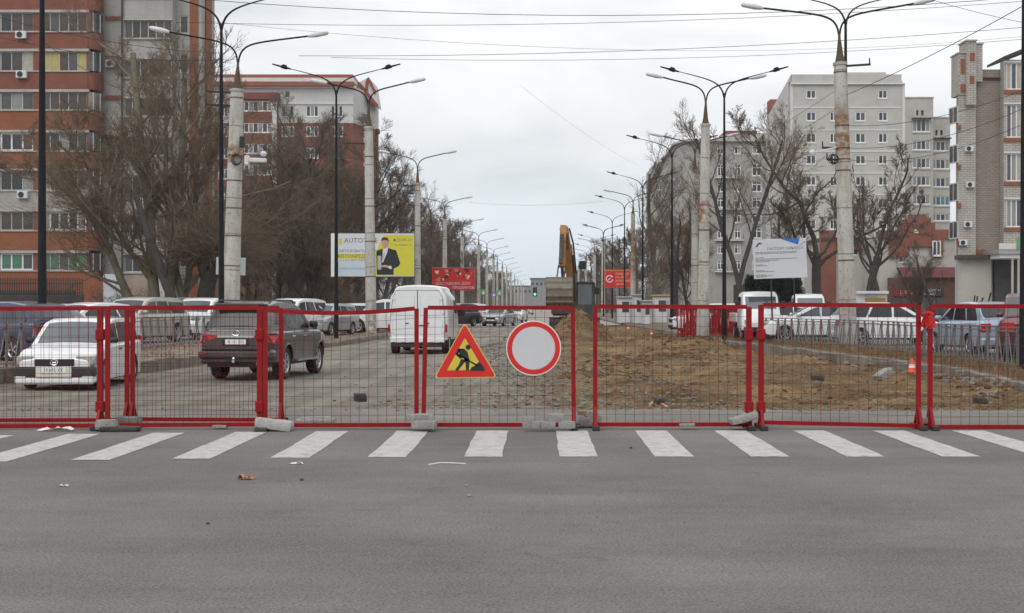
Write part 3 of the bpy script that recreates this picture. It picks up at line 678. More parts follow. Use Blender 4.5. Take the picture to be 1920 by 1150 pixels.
block('grey block wedged between the two right-hand posts', 1724, 1744, 783, 795, 17.3, .16, 0, 0, rough=.01)
block('dark clod of asphalt on the soil behind the right-hand panel', 1832, 1850, 746, 758, 21.4, .2, 0, .2, 'rubble lump', 'rubble_lump', m=mat('asph_clod', (.05, .048, .045), .95, .3, 9), rough=.03, grp=None)
block('dark clod of soil beside the pale sticks on the brown soil', 1231, 1246, 748, 757, 21.4, .2, 0, .2, 'rubble lump', 'rubble_lump', m=MATS['asph_clod'], rough=.03, grp=None)
block('dark clod at the left end of the soil strip', 662, 684, 740, 752, 21.6, .25, 0, .2, 'rubble lump', 'rubble_lump', m=MATS['asph_clod'], rough=.03, grp=None)
block('long broken kerb piece lying on the soil before the right kerb', 1642, 1676, 697, 708, 29.5, .3, -.5, .3, 'rubble lump', 'rubble_lump', rough=.03, grp=None)
block('dark clod in the middle of the brown soil right of centre', 1528, 1545, 705, 714, 28.0, .3, 0, .2, 'rubble lump', 'rubble_lump', m=MATS['asph_clod'], rough=.03, grp=None)
block('broken slab tipped against the right kerb behind the soil panel', 1296, 1342, 641, 650, 52, .6, -.1, .3, 'rubble lump', 'rubble_lump', rough=.05, grp=None)
M_WOOD = mat('pale_stick', (.45, .36, .24), .9, .25, 7)
def stick(label, pts, r, m, cat='stick', name='stick'):
    return tag(MB().tube(pts, r, 6).build(name, m, smooth=60), label, cat)
stick('pale broken stick lying on the soil', [(PX(1218, 21.8), 21.8, -.03), (PX(1226, 22), 22.1, .01), (PX(1235, 22), 22.3, .04)], .016, M_WOOD)
stick('longer pale stick pointing right on the soil', [(PX(1230, 21.5), 21.5, .03), (PX(1242, 21.4), 21.4, .02), (PX(1252, 21.3), 21.3, -.02)], .018, M_WOOD)
def gy(py): return CAMZ*FPX/(py - HY)
M_LITW = mat('litter_white', (.72, .71, .69), .8, .1, 20); M_LITO = mat('litter_orange', (.50, .17, .09), .8, .3, 20)
def litter(label, px0, px1, py, m, hgt=.03, dep=.06, name='litter', seed=1):
    D = gy(py); rr = random.Random(seed); n = 9; P = []
    for j in range(4):
        P.append([(PX(px0 + (px1-px0)*i/(n-1), D) + rr.uniform(-.008, .008), D + (j-1.5)*dep/3 + rr.uniform(-.01, .01), .006 + hgt*rr.random()*(1 if 0 < i < n-1 else .3)) for i in range(n)])
    return tag(MB().grid(P).build(name, m, fix=False), label, 'litter')
litter('crumpled strip of white plastic film below the leftmost panel', 72, 137, 808.5, M_LITW, .05, .12, seed=3)
litter('orange food wrapper lying on the near asphalt', 446, 477, 899, M_LITO, .045, .09, seed=5)
litter('small white paper scrap on the asphalt before the zebra crossing', 543, 570, 871, M_LITW, .02, .03, seed=7)
litter('tiny pale wrapper at the left edge of the near asphalt', 110, 128, 913, M_LITW, .02, .03, seed=9)
D_ = gy(872)
stick('thin white twig lying on the asphalt before the zebra crossing', [(PX(804, D_), D_ - .05, .008), (PX(826, D_), D_, .022), (PX(844, D_), D_ + .02, .018), (PX(873, D_), D_ + .03, .008)], .0065, M_LITW, 'twig', 'twig')
for (px, py, s_, lab) in ((566, 901, .014, 'brown pebble right of the orange wrapper on the asphalt'), (875, 912, .011, 'dark pebble on the asphalt below the white twig'), (879, 931, .013, 'black pebble on the asphalt, lower of two below the white twig'), (1160, 814, .012, 'white pebble between zebra stripes right of the round sign'), (1183, 841, .012, 'dark pebble between zebra stripes right of the round sign'), (390, 983, .010, 'lone dark pebble low on the near asphalt')):
    D = gy(py); v, f = RP[3]; tag(MB().add((v*s_*1.6 + np.array([PX(px, D), D, s_*.5])).tolist(), f).build('pebble', M_PALE if 'white' in lab else MATS['asph_clod']), lab, 'pebble')
# ------------------------------------------------------------------ traffic cones
M_CONE = mat('cone_orange', (.75, .10, .03), .5, .1, 9); M_CONEW = mat('cone_white', (.8, .8, .78), .5, .05, 9)
def cone(label, px, pyb, pyt, D, z=None):
    k = D/FPX; h = (pyb-pyt)*k; z = PZ(pyb, D)
    r = thing('traffic_cone', label, 'traffic cone', (PX(px, D), D, z), 0, 'small orange traffic cones round the dug ground')
    MB().lathe([(.30*h, .03*h), (.235*h, .32*h), (.19*h, .5*h), (.10*h, .86*h), (.085*h, .98*h), (.05*h, h)], 16).build('cone_body', M_CONE, r, smooth=40)
    MB().lathe([(.240*h, .33*h), (.185*h, .55*h)], 16, cap=False).build('reflective_band', M_CONEW, r, fix=False)
    MB().bev(-.36*h, .36*h, -.36*h, .36*h, 0, .05*h, .01*h).build('base', M_CONE, r)
cone('orange cone with a white band by the right kerb, nearest of the cones', 1710, 698, 672, 33.5)
cone('orange cone on the left verge near the black lamp post', 632.5, 632, 619, 64)
cone('tiny orange cone beside the mound, leftmost on the dug ground', 1088, 631, 620, 72)
cone('tiny orange cone second from the mound on the dug ground', 1133, 633, 623, 70)
cone('tiny orange cone farthest back on the dug ground', 1178, 619, 610, 86)
cone('tiny orange cone rightmost on the dug ground, at the heap of the kerb', 1222, 631, 619, 74)
# ------------------------------------------------------------------ grey guard fences with zigzag bars
M_GUARD = mat('guard_grey', (.17, .172, .178), .7, .25, 5, dirt=(.10, .085, .075), dscale=6, dlo=.5, dhi=.8)
def guard(label, path, y0, y1, ztop, zb, pitch, post_w=.07, skip=()):
    root = thing('guard_fence', label, 'guard fence', (0, 0, 0)); pts = []; y = y0
    while y < y1:
        x = interp(path, y); pts.append(Vector((x, y, zb)))
        d = Vector((interp(path, y + .05) - x, .05, 0)).normalized(); y += max(.05, d.y*pitch)
    H = ztop - zb
    pm = MB().bev(-post_w/2, post_w/2, -.025, .025, -.15, H, .006).mesh('post', M_GUARD)
    for i in range(len(pts)-1):
        p, q = pts[i], pts[i+1]; d = q - p; a = math.atan2(d.y, d.x); L_ = d.length
        inst('post', pm, root, p, (random.uniform(-.03, .03), random.uniform(-.03, .03), a))
        for s_ in (0, 1):      # two slanting bars make a V in each bay
            b = MB(); b.beam((.05 if s_ == 0 else L_ - .05, 0, H - .08), (L_/2 + (-.03 if s_ == 0 else .03), 0, .10), .022, .022, (0, 1, 0))
            if i == 0 and s_ == 0: guard.cache = {}
            bm_ = guard.cache.setdefault(s_, b.mesh('slant_bar', M_GUARD)) if abs(L_ - pitch) < .02 else b.mesh('slant_bar', M_GUARD)
            inst('slant_bar', bm_, root, p, (0, 0, a))
    for nm, zz in (('top_rail', H), ('bottom_rail', .08), ('middle_rail', H - .09)):
        r = MB()
        for i in range(len(pts)-1): r.beam(pts[i] + Vector((0, 0, zz)), pts[i+1] + Vector((0, 0, zz)), .045, .03)
        r.build(nm, M_GUARD, root)
    return root
GR = [(10.95, 24), (11.0, 32), (11.05, 44), (10.4, 49), (9.6, 53), (8.8, 57), (8.7, 60)]
GL = [(-12.3, 28), (-12.4, 33), (-12.7, 48), (-11.9, 76), (-10.4, 100), (-9.6, 120)]
guard('grey guard fence of slanting bars along the parked cars on the right', GR, 27.5, 56.5, 1.03, .10, .70)
guard('grey guard fence of slanting bars along the parked cars on the left', GL, 28.4, 96, 1.12, .10, 1.0)
# ================================================================== LAMP POSTS
M_POLEB = mat('lamp_black', (.010, .011, .014), .6, .25, 5, spec=.2)
M_POLEW = mat('pole_white', (.50, .485, .45), .85, .16, 2.2, bump=.3, bscale=10, dirt=(.30, .19, .10), dscale=1.5, dlo=.55, dhi=.80)
M_RUST = mat('rust', (.15, .09, .055), .9, .4, 9)
M_CAP = mat('cap_brown', (.085, .055, .035), .8, .4, 6)
M_LAMPW = mat('lamp_head_white', (.62, .63, .64), .5, .08, 6)
M_SLEEVE = mat('pole_sleeve', (.40, .385, .355), .85, .2, 3, dirt=(.22, .14, .08), dscale=2, dlo=.5, dhi=.75)
def bez(p, n=12):
    out_ = []
    for i in range(n+1):
        t = i/n; q = [Vector(a) for a in p]
        while len(q) > 1: q = [q[j].lerp(q[j+1], t) for j in range(len(q)-1)]
        out_.append(q[0])
    return out_
def black_lamp(label, px, py_fork, D, zb=.2, r0=.105, spread=2.6, detail=1, zfork=None, n=10):
    x = PX(px, D); zf = zfork or PZ(py_fork, D)
    root = thing('black_lamp_post', label, 'lamp post', (x, D, zb), 0, 'black twin-arm lamp posts along the street')
    H = zf - zb
    MB().tube([(0, 0, -.2), (0, 0, 1.4), (0, 0, 1.45), (0, 0, H*.55), (0, 0, H)], [r0*1.05, r0, r0*.92, r0*.7, r0*.42], n).build('pole', M_POLEB, root, smooth=40)
    f = MB(); f.lathe([(r0*.5, H - .05), (r0*.62, H + .02), (r0*.3, H + .14)], n); f.build('fork_collar', M_POLEB, root, smooth=40)
    rise = 1.22
    for s_ in (-1, 1):
        a = bez([(s_*.02, 0, H), (s_*.12, 0, H + .62), (s_*.55, 0, H + .70), (s_*1.1, 0, H + .86), (s_*(spread - .55), 0, H + rise - .13)], 12)
        MB().tube(a, [.04 - .002*i for i in range(13)], 6).build('arm', M_POLEB, root, smooth=40)
        l = MB(); d = Vector((s_*1.0, 0, .27)).normalized(); e0 = a[-1]
        l.tube([e0 - d*.1, e0 + d*.05, e0 + d*.12, e0 + d*.34, e0 + d*.36, e0 + d*.75], [.03, .045, .085, .075, .045, .03], 6); l.beam(e0 + d*.1 + Vector((0, 0, .08)), e0 + d*.28 + Vector((0, 0, .09)), .08, .06)
        l.build('lamp_head', M_POLEB, root)
    return root
STAINED = {}
def stained_pole(zone=None, ring_at=1.62):
    """weathered whitewashed concrete: streaks, pock marks, casting joints, and a rusty zone (z0, z1) where clamps sit"""
    if (zone, ring_at) in STAINED: return STAINED[zone, ring_at]
    m = bpy.data.materials.new('pole_stained'); m.use_nodes = True; t = m.node_tree; N = t.nodes; Lk = t.links
    b = N['Principled BSDF']; b.inputs['Roughness'].default_value = .9; b.inputs['Specular IOR Level'].default_value = .2
    g = N.new('ShaderNodeTexCoord'); oi = N.new('ShaderNodeObjectInfo')
    va = N.new('ShaderNodeVectorMath'); va.operation = 'ADD'; Lk.new(g.outputs['Object'], va.inputs[0])
    cb = N.new('ShaderNodeCombineXYZ'); mu = N.new('ShaderNodeMath'); mu.operation = 'MULTIPLY'; mu.inputs[1].default_value = 37; Lk.new(oi.outputs['Random'], mu.inputs[0]); Lk.new(mu.outputs[0], cb.inputs[0]); Lk.new(cb.outputs[0], va.inputs[1])
    def noise(sc, ms, det=6):
        mm = N.new('ShaderNodeMapping'); mm.inputs['Scale'].default_value = ms; Lk.new(va.outputs[0], mm.inputs[0])
        n = N.new('ShaderNodeTexNoise'); n.inputs['Scale'].default_value = sc; n.inputs['Detail'].default_value = det; n.inputs['Roughness'].default_value = .7; Lk.new(mm.outputs[0], n.inputs['Vector']); return n.outputs['Fac']
    def ramp(f, a, c0, b_, c1):
        r = N.new('ShaderNodeValToRGB'); r.color_ramp.elements[0].position = a; r.color_ramp.elements[1].position = b_; r.color_ramp.elements[0].color = (*c0, 1); r.color_ramp.elements[1].color = (*c1, 1); Lk.new(f, r.inputs[0]); return r.outputs[0]
    def over(f, base, col):
        x = N.new('ShaderNodeMix'); x.data_type = 'RGBA'; x.inputs['B'].default_value = (*col, 1); Lk.new(f, x.inputs['Factor']); Lk.new(base, x.inputs['A']); return x.outputs['Result']
    def math_(op, a, b_):
        q = N.new('ShaderNodeMath'); q.operation = op
        for i, k in enumerate((a, b_)):
            if isinstance(k, (int, float)): q.inputs[i].default_value = k
            else: Lk.new(k, q.inputs[i])
        return q.outputs[0]
    col = ramp(noise(1.3, (1, 1, .5)), .32, (.38, .37, .335), .65, (.55, .54, .505))
    col = over(ramp(noise(2.6, (1.5, 1.5, .16)), .52, (0, 0, 0), .74, (.75, .75, .75)), col, (.27, .185, .095))
    col = over(ramp(noise(2.2, (1.5, 1.5, .3)), .56, (0, 0, 0), .7, (.6, .6, .6)), col, (.24, .225, .20))
    col = over(ramp(noise(10, (1, 1, .8)), .57, (0, 0, 0), .70, (.9, .9, .9)), col, (.12, .09, .065))
    sp = N.new('ShaderNodeSeparateXYZ'); Lk.new(g.outputs['Object'], sp.inputs[0])
    zz = math_('ADD', sp.outputs[2], math_('MULTIPLY', noise(4, (1, 1, 0), 2), .12))
    fr = math_('FRACT', math_('DIVIDE', zz, ring_at), 0); rg = math_('LESS_THAN', fr, .028)
    col = over(math_('MULTIPLY', rg, .7), col, (.16, .12, .09))
    low = N.new('ShaderNodeMapRange'); low.inputs['From Min'].default_value = 2.6; low.inputs['From Max'].default_value = .2; Lk.new(sp.outputs[2], low.inputs['Value'])
    col = over(math_('MULTIPLY', low.outputs[0], ramp(noise(7, (1, 1, .8)), .45, (0, 0, 0), .62, (.85, .85, .85))), col, (.17, .125, .085))
    if zone:
        z0, z1 = zone; c = (z0 + z1)/2; d = math_('ABSOLUTE', math_('SUBTRACT', sp.outputs[2], c), 0); q = N.new('ShaderNodeMapRange'); q.inputs['From Min'].default_value = (z1-z0)/2*1.25; q.inputs['From Max'].default_value = (z1-z0)/2*.6; Lk.new(d, q.inputs['Value'])
        col = over(math_('MULTIPLY', q.outputs[0], ramp(noise(3.2, (1, 1, 1.6)), .36, (0, 0, 0), .56, (.95, .95, .95))), col, (.24, .125, .05))
    Lk.new(col, b.inputs['Base Color']); STAINED[zone, ring_at] = m; return m
def concrete_lamp(label, px, py_top, D, zb=.15, w0=None, lean=0.0, heads=True, spread=2.75, rise=1.05, hc=.95, py_apex=None, bands=None, zone=None, zt=None, n=14, wbot=.5, wtop=.37, sleeve=False):
    x = PX(px, D); zt = zt or PZ(py_top, D); H = zt - zb
    root = thing('concrete_lamp_post', label, 'lamp post', (x, D, zb), 0, 'white concrete lamp posts with twin arms'); root.rotation_euler = (0, lean, 0)
    rb, rt = wbot/2, wtop/2; m = stained_pole(zone, random.choice((1.4, 1.62, 1.9)))
    def rad(z): return rb + (rt-rb)*z/H
    MB().tube([(0, 0, -.3), (0, 0, H*.25), (0, 0, H*.5), (0, 0, H*.75), (0, 0, H)], [rb, rad(H*.25), rad(H*.5), rad(H*.75), rt], n).build('shaft', m, root, smooth=40)
    MB().lathe([(rt + .035, H - .05), (rt + .035, H + .05), (rt*.75, H + .07)], n).build('collar', M_SLEEVE, root, smooth=30)
    MB().lathe([(rt*.82, H + .05), (rt*.55, H + hc*.35), (.05, H + hc), (.045, H + hc + .25)], n).build('cone_cap', M_CAP, root, smooth=40)
    A = H + hc + .15
    for s_ in (-1, 1):
        a = bez([(s_*.02, 0, A), (s_*.06, 0, A + .62*rise), (s_*.45, 0, A + .70*rise), (s_*1.0, 0, A + .76*rise), (s_*(spread - .8), 0, A + rise)], 12)
        MB().tube(a, .036, 6).build('arm', M_POLEB, root, smooth=40)
        d = Vector((s_*1.0, 0, .20)).normalized(); e0 = a[-1]; l = MB()
        l.tube([e0, e0 + d*.1, e0 + d*.3, e0 + d*.72, e0 + d*.8], [.05, .075, .10, .085, .05], 8)
        l.build('lamp_head', M_LAMPW, root, smooth=50)
    if bands:
        for zf in bands:
            z = H*zf; MB().lathe([(rad(z) + .012, z - .022), (rad(z) + .018, z), (rad(z) + .012, z + .022)], n, cap=False).build('steel_band', M_RUST, root, fix=False)
    if sleeve:
        z0, z1 = sleeve; MB().lathe([(rad(z0) + .02, z0), (rad(z0) + .03, z0 + .05), (rad(z1) + .03, z1 - .05), (rad(z1) + .02, z1)], n).build('plaster_sleeve', M_SLEEVE, root, smooth=40)
    return root
# nearest two black posts at the picture edges run out of the frame
black_lamp('thick black lamp post rising out of the frame beside the red brick block', 79, -120, 36, .12, .125)
black_lamp('black lamp post in front of the big bare tree, left of the grey off-roader', 415, 53, 45, .2, .105)
black_lamp('black lamp post left of the yellow and white billboard', 630.5, 176, 60, .2, .10)
black_lamp('black lamp post hidden at the extreme right edge of the view', 1921, -120, 30, .1, .11)
black_lamp('black lamp post standing behind the rusty concrete post on the right', 1585.5, 43, 53, .12, .12, spread=3.0)
black_lamp('black lamp post right of the stack of red panels', 1358, 181, 60, .2, .10)
ordn = ['third', 'fourth', 'fifth', 'sixth', 'seventh', 'eighth', 'ninth', 'tenth', 'eleventh', 'twelfth']
for i, (px, D) in enumerate([(1260, 84), (1205, 107), (1171, 130), (1148, 152), (1131.5, 176), (1119, 202), (1108, 232), (1098, 268)]):
    black_lamp('%s black lamp post from the camera on the right side of the street' % ordn[i], px, None, D, .15, .10, zfork=10.55, n=7)
# concrete posts, left row
p1 = concrete_lamp('stout concrete post with white camera, left of the grey off-roader', 431, 170, 54, wbot=.70, wtop=.52, spread=3.5, rise=1.1, zone=(7.0, 7.6), lean=.029, bands=(.30, .42, .53, .64, .74, .97))
p2 = concrete_lamp('concrete post in front of the middle of the yellow and white billboard', 696, 240, 66, wbot=.54, wtop=.40, lean=-.012, bands=(.28, .45, .62, .86))
p3 = concrete_lamp('concrete post touching the right end of the yellow and white billboard', 783, 345, 97, wbot=.5, wtop=.37, bands=(.4, .7, .95))
for i, (px, D) in enumerate([(834, 137), (866.5, 172), (897.5, 196), (913, 222), (925.5, 252), (932.5, 282), (942, 315), (950, 350), (958, 390), (965, 440), (971, 500), (977, 570), (982, 650)]):
    concrete_lamp('%s concrete post from the camera in the left row' % (['fourth', 'fifth', 'sixth', 'seventh', 'eighth', 'ninth', 'tenth', 'eleventh', 'twelfth', 'thirteenth', 'fourteenth', 'fifteenth', 'sixteenth'][i]), px, None, D, zt=9.95, n=8, wbot=.52, wtop=.40, bands=(.45, .8) if D < 200 else None)
# right row
q1 = concrete_lamp('rust-stained concrete post behind the right guard fence, nearest in its row', 1591, 120, 49, wbot=.62, wtop=.45, spread=3.45, rise=1.0, hc=.9, zone=(6.5, 8.4), lean=-.030, bands=(.30, .62, .66, .70, .78, .97), sleeve=(.0, .75))
q2 = concrete_lamp('concrete post with a plastered foot behind the stack of red panels', 1318, 235, 63, wbot=.54, wtop=.40, zone=(5.0, 6.2), lean=.012, bands=(.35, .5, .62), sleeve=(.0, 1.1))
q3 = concrete_lamp('concrete post just left of and behind the plastered one', 1303, 322, 84, wbot=.5, wtop=.36, bands=(.4, .6))
q4 = concrete_lamp('yellow-stained concrete post right of the red and orange billboard', 1187, 403, 128, zone=(4, 9), wbot=.52, wtop=.38, n=9)
for i, (px, D) in enumerate([(1131, 186), (1115, 222), (1099, 262), (1085, 312), (1074, 372), (1062, 450), (1052, 550)]):
    concrete_lamp('%s concrete post from the camera in the right row' % (['fifth', 'sixth', 'seventh', 'eighth', 'ninth', 'tenth', 'eleventh'][i]), px, None, D, zt=9.95, n=8, wbot=.54, wtop=.42)
# plates, camera, crossarms and cable loops carried by the posts
M_BOXG = mat('plate_grey', (.40, .43, .43), .6, .1, 3)
def plate(root, px, py0, py1, pw, D, name='grey_plate'):
    x = PX(px, D) - root.location.x; k = D/FPX
    MB().bev(x - pw*k/2, x + pw*k/2, -.05, .02, PZ(py1, D) - root.location.z, PZ(py0, D) - root.location.z, .01).build(name, M_BOXG, root)
for px in (414, 456): plate(p1, px - 6, 483, 516, 13, 54)
plate(p2, 713, 480, 506, 7, 66); plate(p2, 688, 480, 500, 4, 66)
def loop(root, px, py, r, D, n=3):
    x = PX(px, D) - root.location.x; z = PZ(py, D) - root.location.z; m_ = MB()
    for k in range(n):
        rr_ = r*(1 - .12*k); m_.tube([(x + rr_*math.cos(t) + .03*k, -.38 - .03*k, z + rr_*math.sin(t)*1.1) for t in np.linspace(0, 6.283, 17)], .018, 5, False)
    m_.build('cable_loop', M_BLACK, root, fix=False)
loop(p1, 437, 301, .2, 54); loop(q1, 1568, 300, .16, 49)
m_ = MB(); x = PX(456, 54) - p1.location.x; z = PZ(302, 54) - p1.location.z
m_.bev(x - .06, x + .12, -.5, -.3, z - .18, z + .18, .02); m_.bev(x + .1, x + .78, -.48, -.30, z - .07, z + .10, .03); m_.lathe([(.001, .0), (.1, .03), (.13, .12), (.09, .2), (.001, .22)], 12, Matrix.Translation((x + .66, -.4, z + .16)))
m_.build('camera_unit', M_LAMPW, p1, smooth=40)
m_ = MB(); z = PZ(268, 54) - p1.location.z; m_.bev(PX(447, 54) - p1.location.x - .1, PX(447, 54) - p1.location.x + .1, -.42, -.3, z - .22, z + .22, .02); m_.build('junction_box', M_BLACK, p1)
def arm_bracket(root, py, D, x0, x1, label=None):
    z = PZ(py, D) - root.location.z; m_ = MB(); m_.beam((x0, -.1, z), (x1, -.1, z + .03), .07, .07); m_.tube([(x1*.97, -.1, z), (x1*.97, -.1, z + .25)], .025, 6); m_.build('crossarm', M_BLACK, root)
arm_bracket(q1, 125, 49, .15, 1.05); arm_bracket(p1, 175, 54, -.2, -1.2); arm_bracket(p1, 200, 54, -.2, -1.2)
arm_bracket(p2, 270, 66, -.2, -1.2); arm_bracket(p3, 349, 97, -.2, -1.0); arm_bracket(p3, 363, 97, -.2, -1.0)
arm_bracket(q1, 278, 49, -.2, -.75); arm_bracket(q1, 300, 49, -.25, -.6)
m_ = MB(); z = PZ(292, 49) - q1.location.z; m_.lathe([(.001, .0), (.09, .03), (.11, .12), (.06, .2), (.001, .22)], 12, Matrix.Translation((PX(1531, 49) - q1.location.x, -.3, z))); m_.beam((PX(1534, 49) - q1.location.x, -.3, z + .12), (-.2, -.1, z + .3), .05, .05); m_.build('camera_unit', M_LAMPW, q1)
# ------------------------------------------------------------------ overhead wires
M_WIRE = mat('wire_dark', (.03, .03, .034), .6, .2, 3)
def wire(label, a, b, sag=.4, r=.012, n=16):
    """a, b: (photo x, photo y, distance)"""
    P = [Vector((PX(p[0], p[2]), p[2], PZ(p[1], p[2]))) for p in (a, b)]
    pts = [P[0].lerp(P[1], i/n) - Vector((0, 0, sag*4*(i/n)*(1 - i/n))) for i in range(n+1)]
    return tag(MB().tube(pts, r*.78, 5, False).build('overhead_wire', M_WIRE, fix=False, smooth=60), label, 'wire', 'overhead wires across the street')
wire('topmost wire sagging right across the sky', (250, -12, 44), (2050, -18, 44), .75, .013)
wire('second wire across the sky, just below the topmost on the right', (330, 42, 48), (2050, -8, 48), .45, .011)
wire('wire rising to the right above the right-hand lamp arms', (560, 105, 50), (2050, 40, 50), .35, .012)
wire('wire just under the one above the right-hand lamp arms', (620, 108, 52), (2050, 62, 52), .45, .010)
wire('steep thick wire from the rusty post up to the top right corner', (1588, 178, 46), (1990, -30, 34), .12, .014)
wire('wire from the rusty post towards the brick tower, upper one', (1588, 236, 47), (2010, 128, 38), .45, .011)
wire('wire from the rusty post towards the brick tower, lower one', (1588, 278, 47), (2010, 158, 38), .5, .011)
wire('wire slanting left from the rusty post behind the bare trees', (1582, 160, 49), (1230, 352, 120), .5, .010)
wire('second wire slanting left from the rusty post behind the bare trees', (1582, 196, 49), (1230, 372, 120), .5, .010)
wire('thin wire slanting down the middle of the sky to the right lamps', (975, 160, 70), (1196, 310, 128), .3, .0065)
wire('thin wire sagging between the two lamp rows far down the street', (880, 380, 150), (1130, 378, 150), .35, .013)
wire('wire along the second left brick floor to the stout post', (-20, 28, 44), (420, 100, 53), .25, .013)
wire('wire along the third left brick floor to the stout post', (-20, 66, 44), (420, 112, 53), .3, .013)
wire('wire dropping past the brick balconies into the big bare tree', (75, 75, 40), (300, 200, 62), .2, .013)
wire('wire above the left roofs from the brick block to the black posts', (390, 40, 46), (2000, 60, 60), .9, .007)
wire('faint wire in the top right corner of the sky', (1700, -15, 40), (1990, 55, 40), .1, .009)
wire('wire from the black right post along the grey apartment block', (1590, 300, 45), (2010, 185, 36), .55, .010)
# ------------------------------------------------------------------ billboards and boards
M_BBW = mat('poster_white', (.62, .63, .66), .6, .03, 2); M_BBY = mat('poster_yellow', (.60, .56, .045), .6, .05, 2); M_BBG = mat('poster_grey', (.16, .165, .17), .6, .05, 3)
M_SKIN = mat('poster_skin', (.50, .29, .22), .6, .08, 9); M_SUIT = mat('poster_suit', (.018, .018, .022), .6, .3, 9); M_BLUE = mat('poster_blue', (.12, .17, .38), .6, .05, 3); M_TEAL = mat('poster_teal', (.10, .33, .40), .6, .1, 3)
M_BBR = mat('poster_red', (.55, .02, .025), .55, .1, 3); M_TIE = mat('poster_tie', (.52, .40, .28), .6, .1, 9); M_HAIR = mat('poster_hair', (.03, .024, .02), .6, .1, 9)
M_STEEL = mat('board_steel', (.20, .20, .21), .6, .2, 3)
BDs = 76.0; kb = BDs/FPX
bb = thing('billboard', 'wide white and yellow advertising billboard with a man in a suit', 'billboard', (PX(699, BDs), BDs, PZ(519, BDs)))
def bx(px): return (px - 699)*kb
def bz(py): return (519 - py)*kb
MB().bev(bx(620.5), bx(777), 0, .35, bz(519), bz(437.5), .03).build('panel', M_STEEL, bb)
def sheet(x0, x1, y0, y1, m, d, name): return MB().prism([(bx(x0), bz(y1)), (bx(x1), bz(y1)), (bx(x1), bz(y0)), (bx(x0), bz(y0))], -.01 - d, -.005 - d + .004, 'y').build(name, m, bb)
sheet(621.5, 776.5, 438.5, 518.5, M_BBW, 0, 'poster')
MB().prism([(bx(a), bz(b)) for a, b in ((719, 441), (776, 441), (776, 517), (703, 517), (703, 478))], -.017, -.012).build('yellow_area', M_BBY, bb)
sheet(620.5, 628, 438, 519, mat('poster_edge', (.75, .75, .74), .6, .03, 2), .004, 'white_edge')
tm = MB(); T_ = lambda px, py: Matrix.Translation((bx(px), -.02, bz(py)))
text_mb('AUTOTIME', 11.5*kb*1.1, 'LEFT', mb=tm, M=T_(645, 451.5), sx=1.02); tm.build('lettering', M_BBG, bb)
tm = MB(); text_mb('АВТО В ВЫГОДНЫЙ', 6.0*kb*1.15, 'LEFT', mb=tm, M=T_(636, 471)); tm.build('lettering', M_BLUE, bb)
sheet(634, 694, 476, 485, M_BBY, .006, 'yellow_bar')
tm = MB(); text_mb('АВТОКРЕДИТОМ', 8.6*kb*1.1, 'LEFT', mb=tm, M=T_(633, 480.7)); tm.build('lettering', mat('poster_olive', (.20, .15, .02), .6, .1, 3), bb)
tm = MB(); text_mb('от 0,1% в АВТОТАЙМ', 4.4*kb*1.1, 'LEFT', mb=tm, M=T_(636, 488.5)); tm.build('lettering', M_BBG, bb)
sheet(634, 686, 491, 517, mat('poster_pale', (.50, .58, .64), .6, .04, 2), .003, 'pale_panel')
tm = MB(); text_mb('WWW.AUTOTIME.RU', 4.6*kb*1.1, 'LEFT', mb=tm, M=T_(637, 504)); tm.build('lettering', M_TEAL, bb)
MB().prism([(bx(638.5) + 3.3*kb*math.cos(t), bz(453) + 6.2*kb*math.sin(t)) for t in np.linspace(0, 6.283, 16, endpoint=False)], -.019, -.014).build('emblem', M_BBY, bb)
sheet(735.5, 772, 446, 454.5, M_BBW, .006, 'phone_field')
tm = MB(); text_mb('22-99-77', 7*kb*1.1, 'LEFT', mb=tm, M=T_(744, 450.5)); tm.prism([(bx(740) + 2.6*kb*math.cos(t), bz(450.5) + 2.6*kb*math.sin(t)) for t in np.linspace(0, 6.283, 10, endpoint=False)], -.001-.02, -.017); tm.build('lettering', M_BBG, bb)
tm = MB(); text_mb('пр. Ленина, 15', 4*kb*1.2, 'LEFT', mb=tm, M=T_(739, 459.5)); tm.build('lettering', M_BBG, bb)
def zb2(zx, zy): return (bx(610 + zx/10.456), bz(420 + zy/10.456))
man = MB()
def mp_(poly, d, mi): man.prism([zb2(*p) for p in poly], -.02 - d, -.018 - d, 'y', mi)
mp_([(1000,530),(1080,500),(1150,480),(1230,470),(1300,495),(1390,520),(1470,770),(1440,830),(1340,880),(1340,1000),(1010,1000)], 0, 0)
mp_([(1130,490),(1235,455),(1215,560),(1130,760),(1108,760),(1125,600)], .004, 1)
mp_([(1150,560),(1172,560),(1155,660),(1125,740),(1125,650)], .008, 2)
mp_([(1105,310),(1235,305),(1240,380),(1225,450),(1180,490),(1130,460),(1110,400)], .008, 3)
mp_([(1100,345),(1105,285),(1150,262),(1215,270),(1245,320),(1240,370),(1225,325),(1150,315)], .012, 4)
mp_([(1100,815),(1180,805),(1260,830),(1255,870),(1160,850),(1100,845)], .012, 3)
mp_([(1235,830),(1290,820),(1310,880),(1255,885)], .014, 1)
man.build('man_picture', [M_SUIT, M_BBW, M_TIE, M_SKIN, M_HAIR], bb)
MB().tube([(0, .18, -6), (0, .18, 0)], .16, 10).build('support_post', M_STEEL, bb)
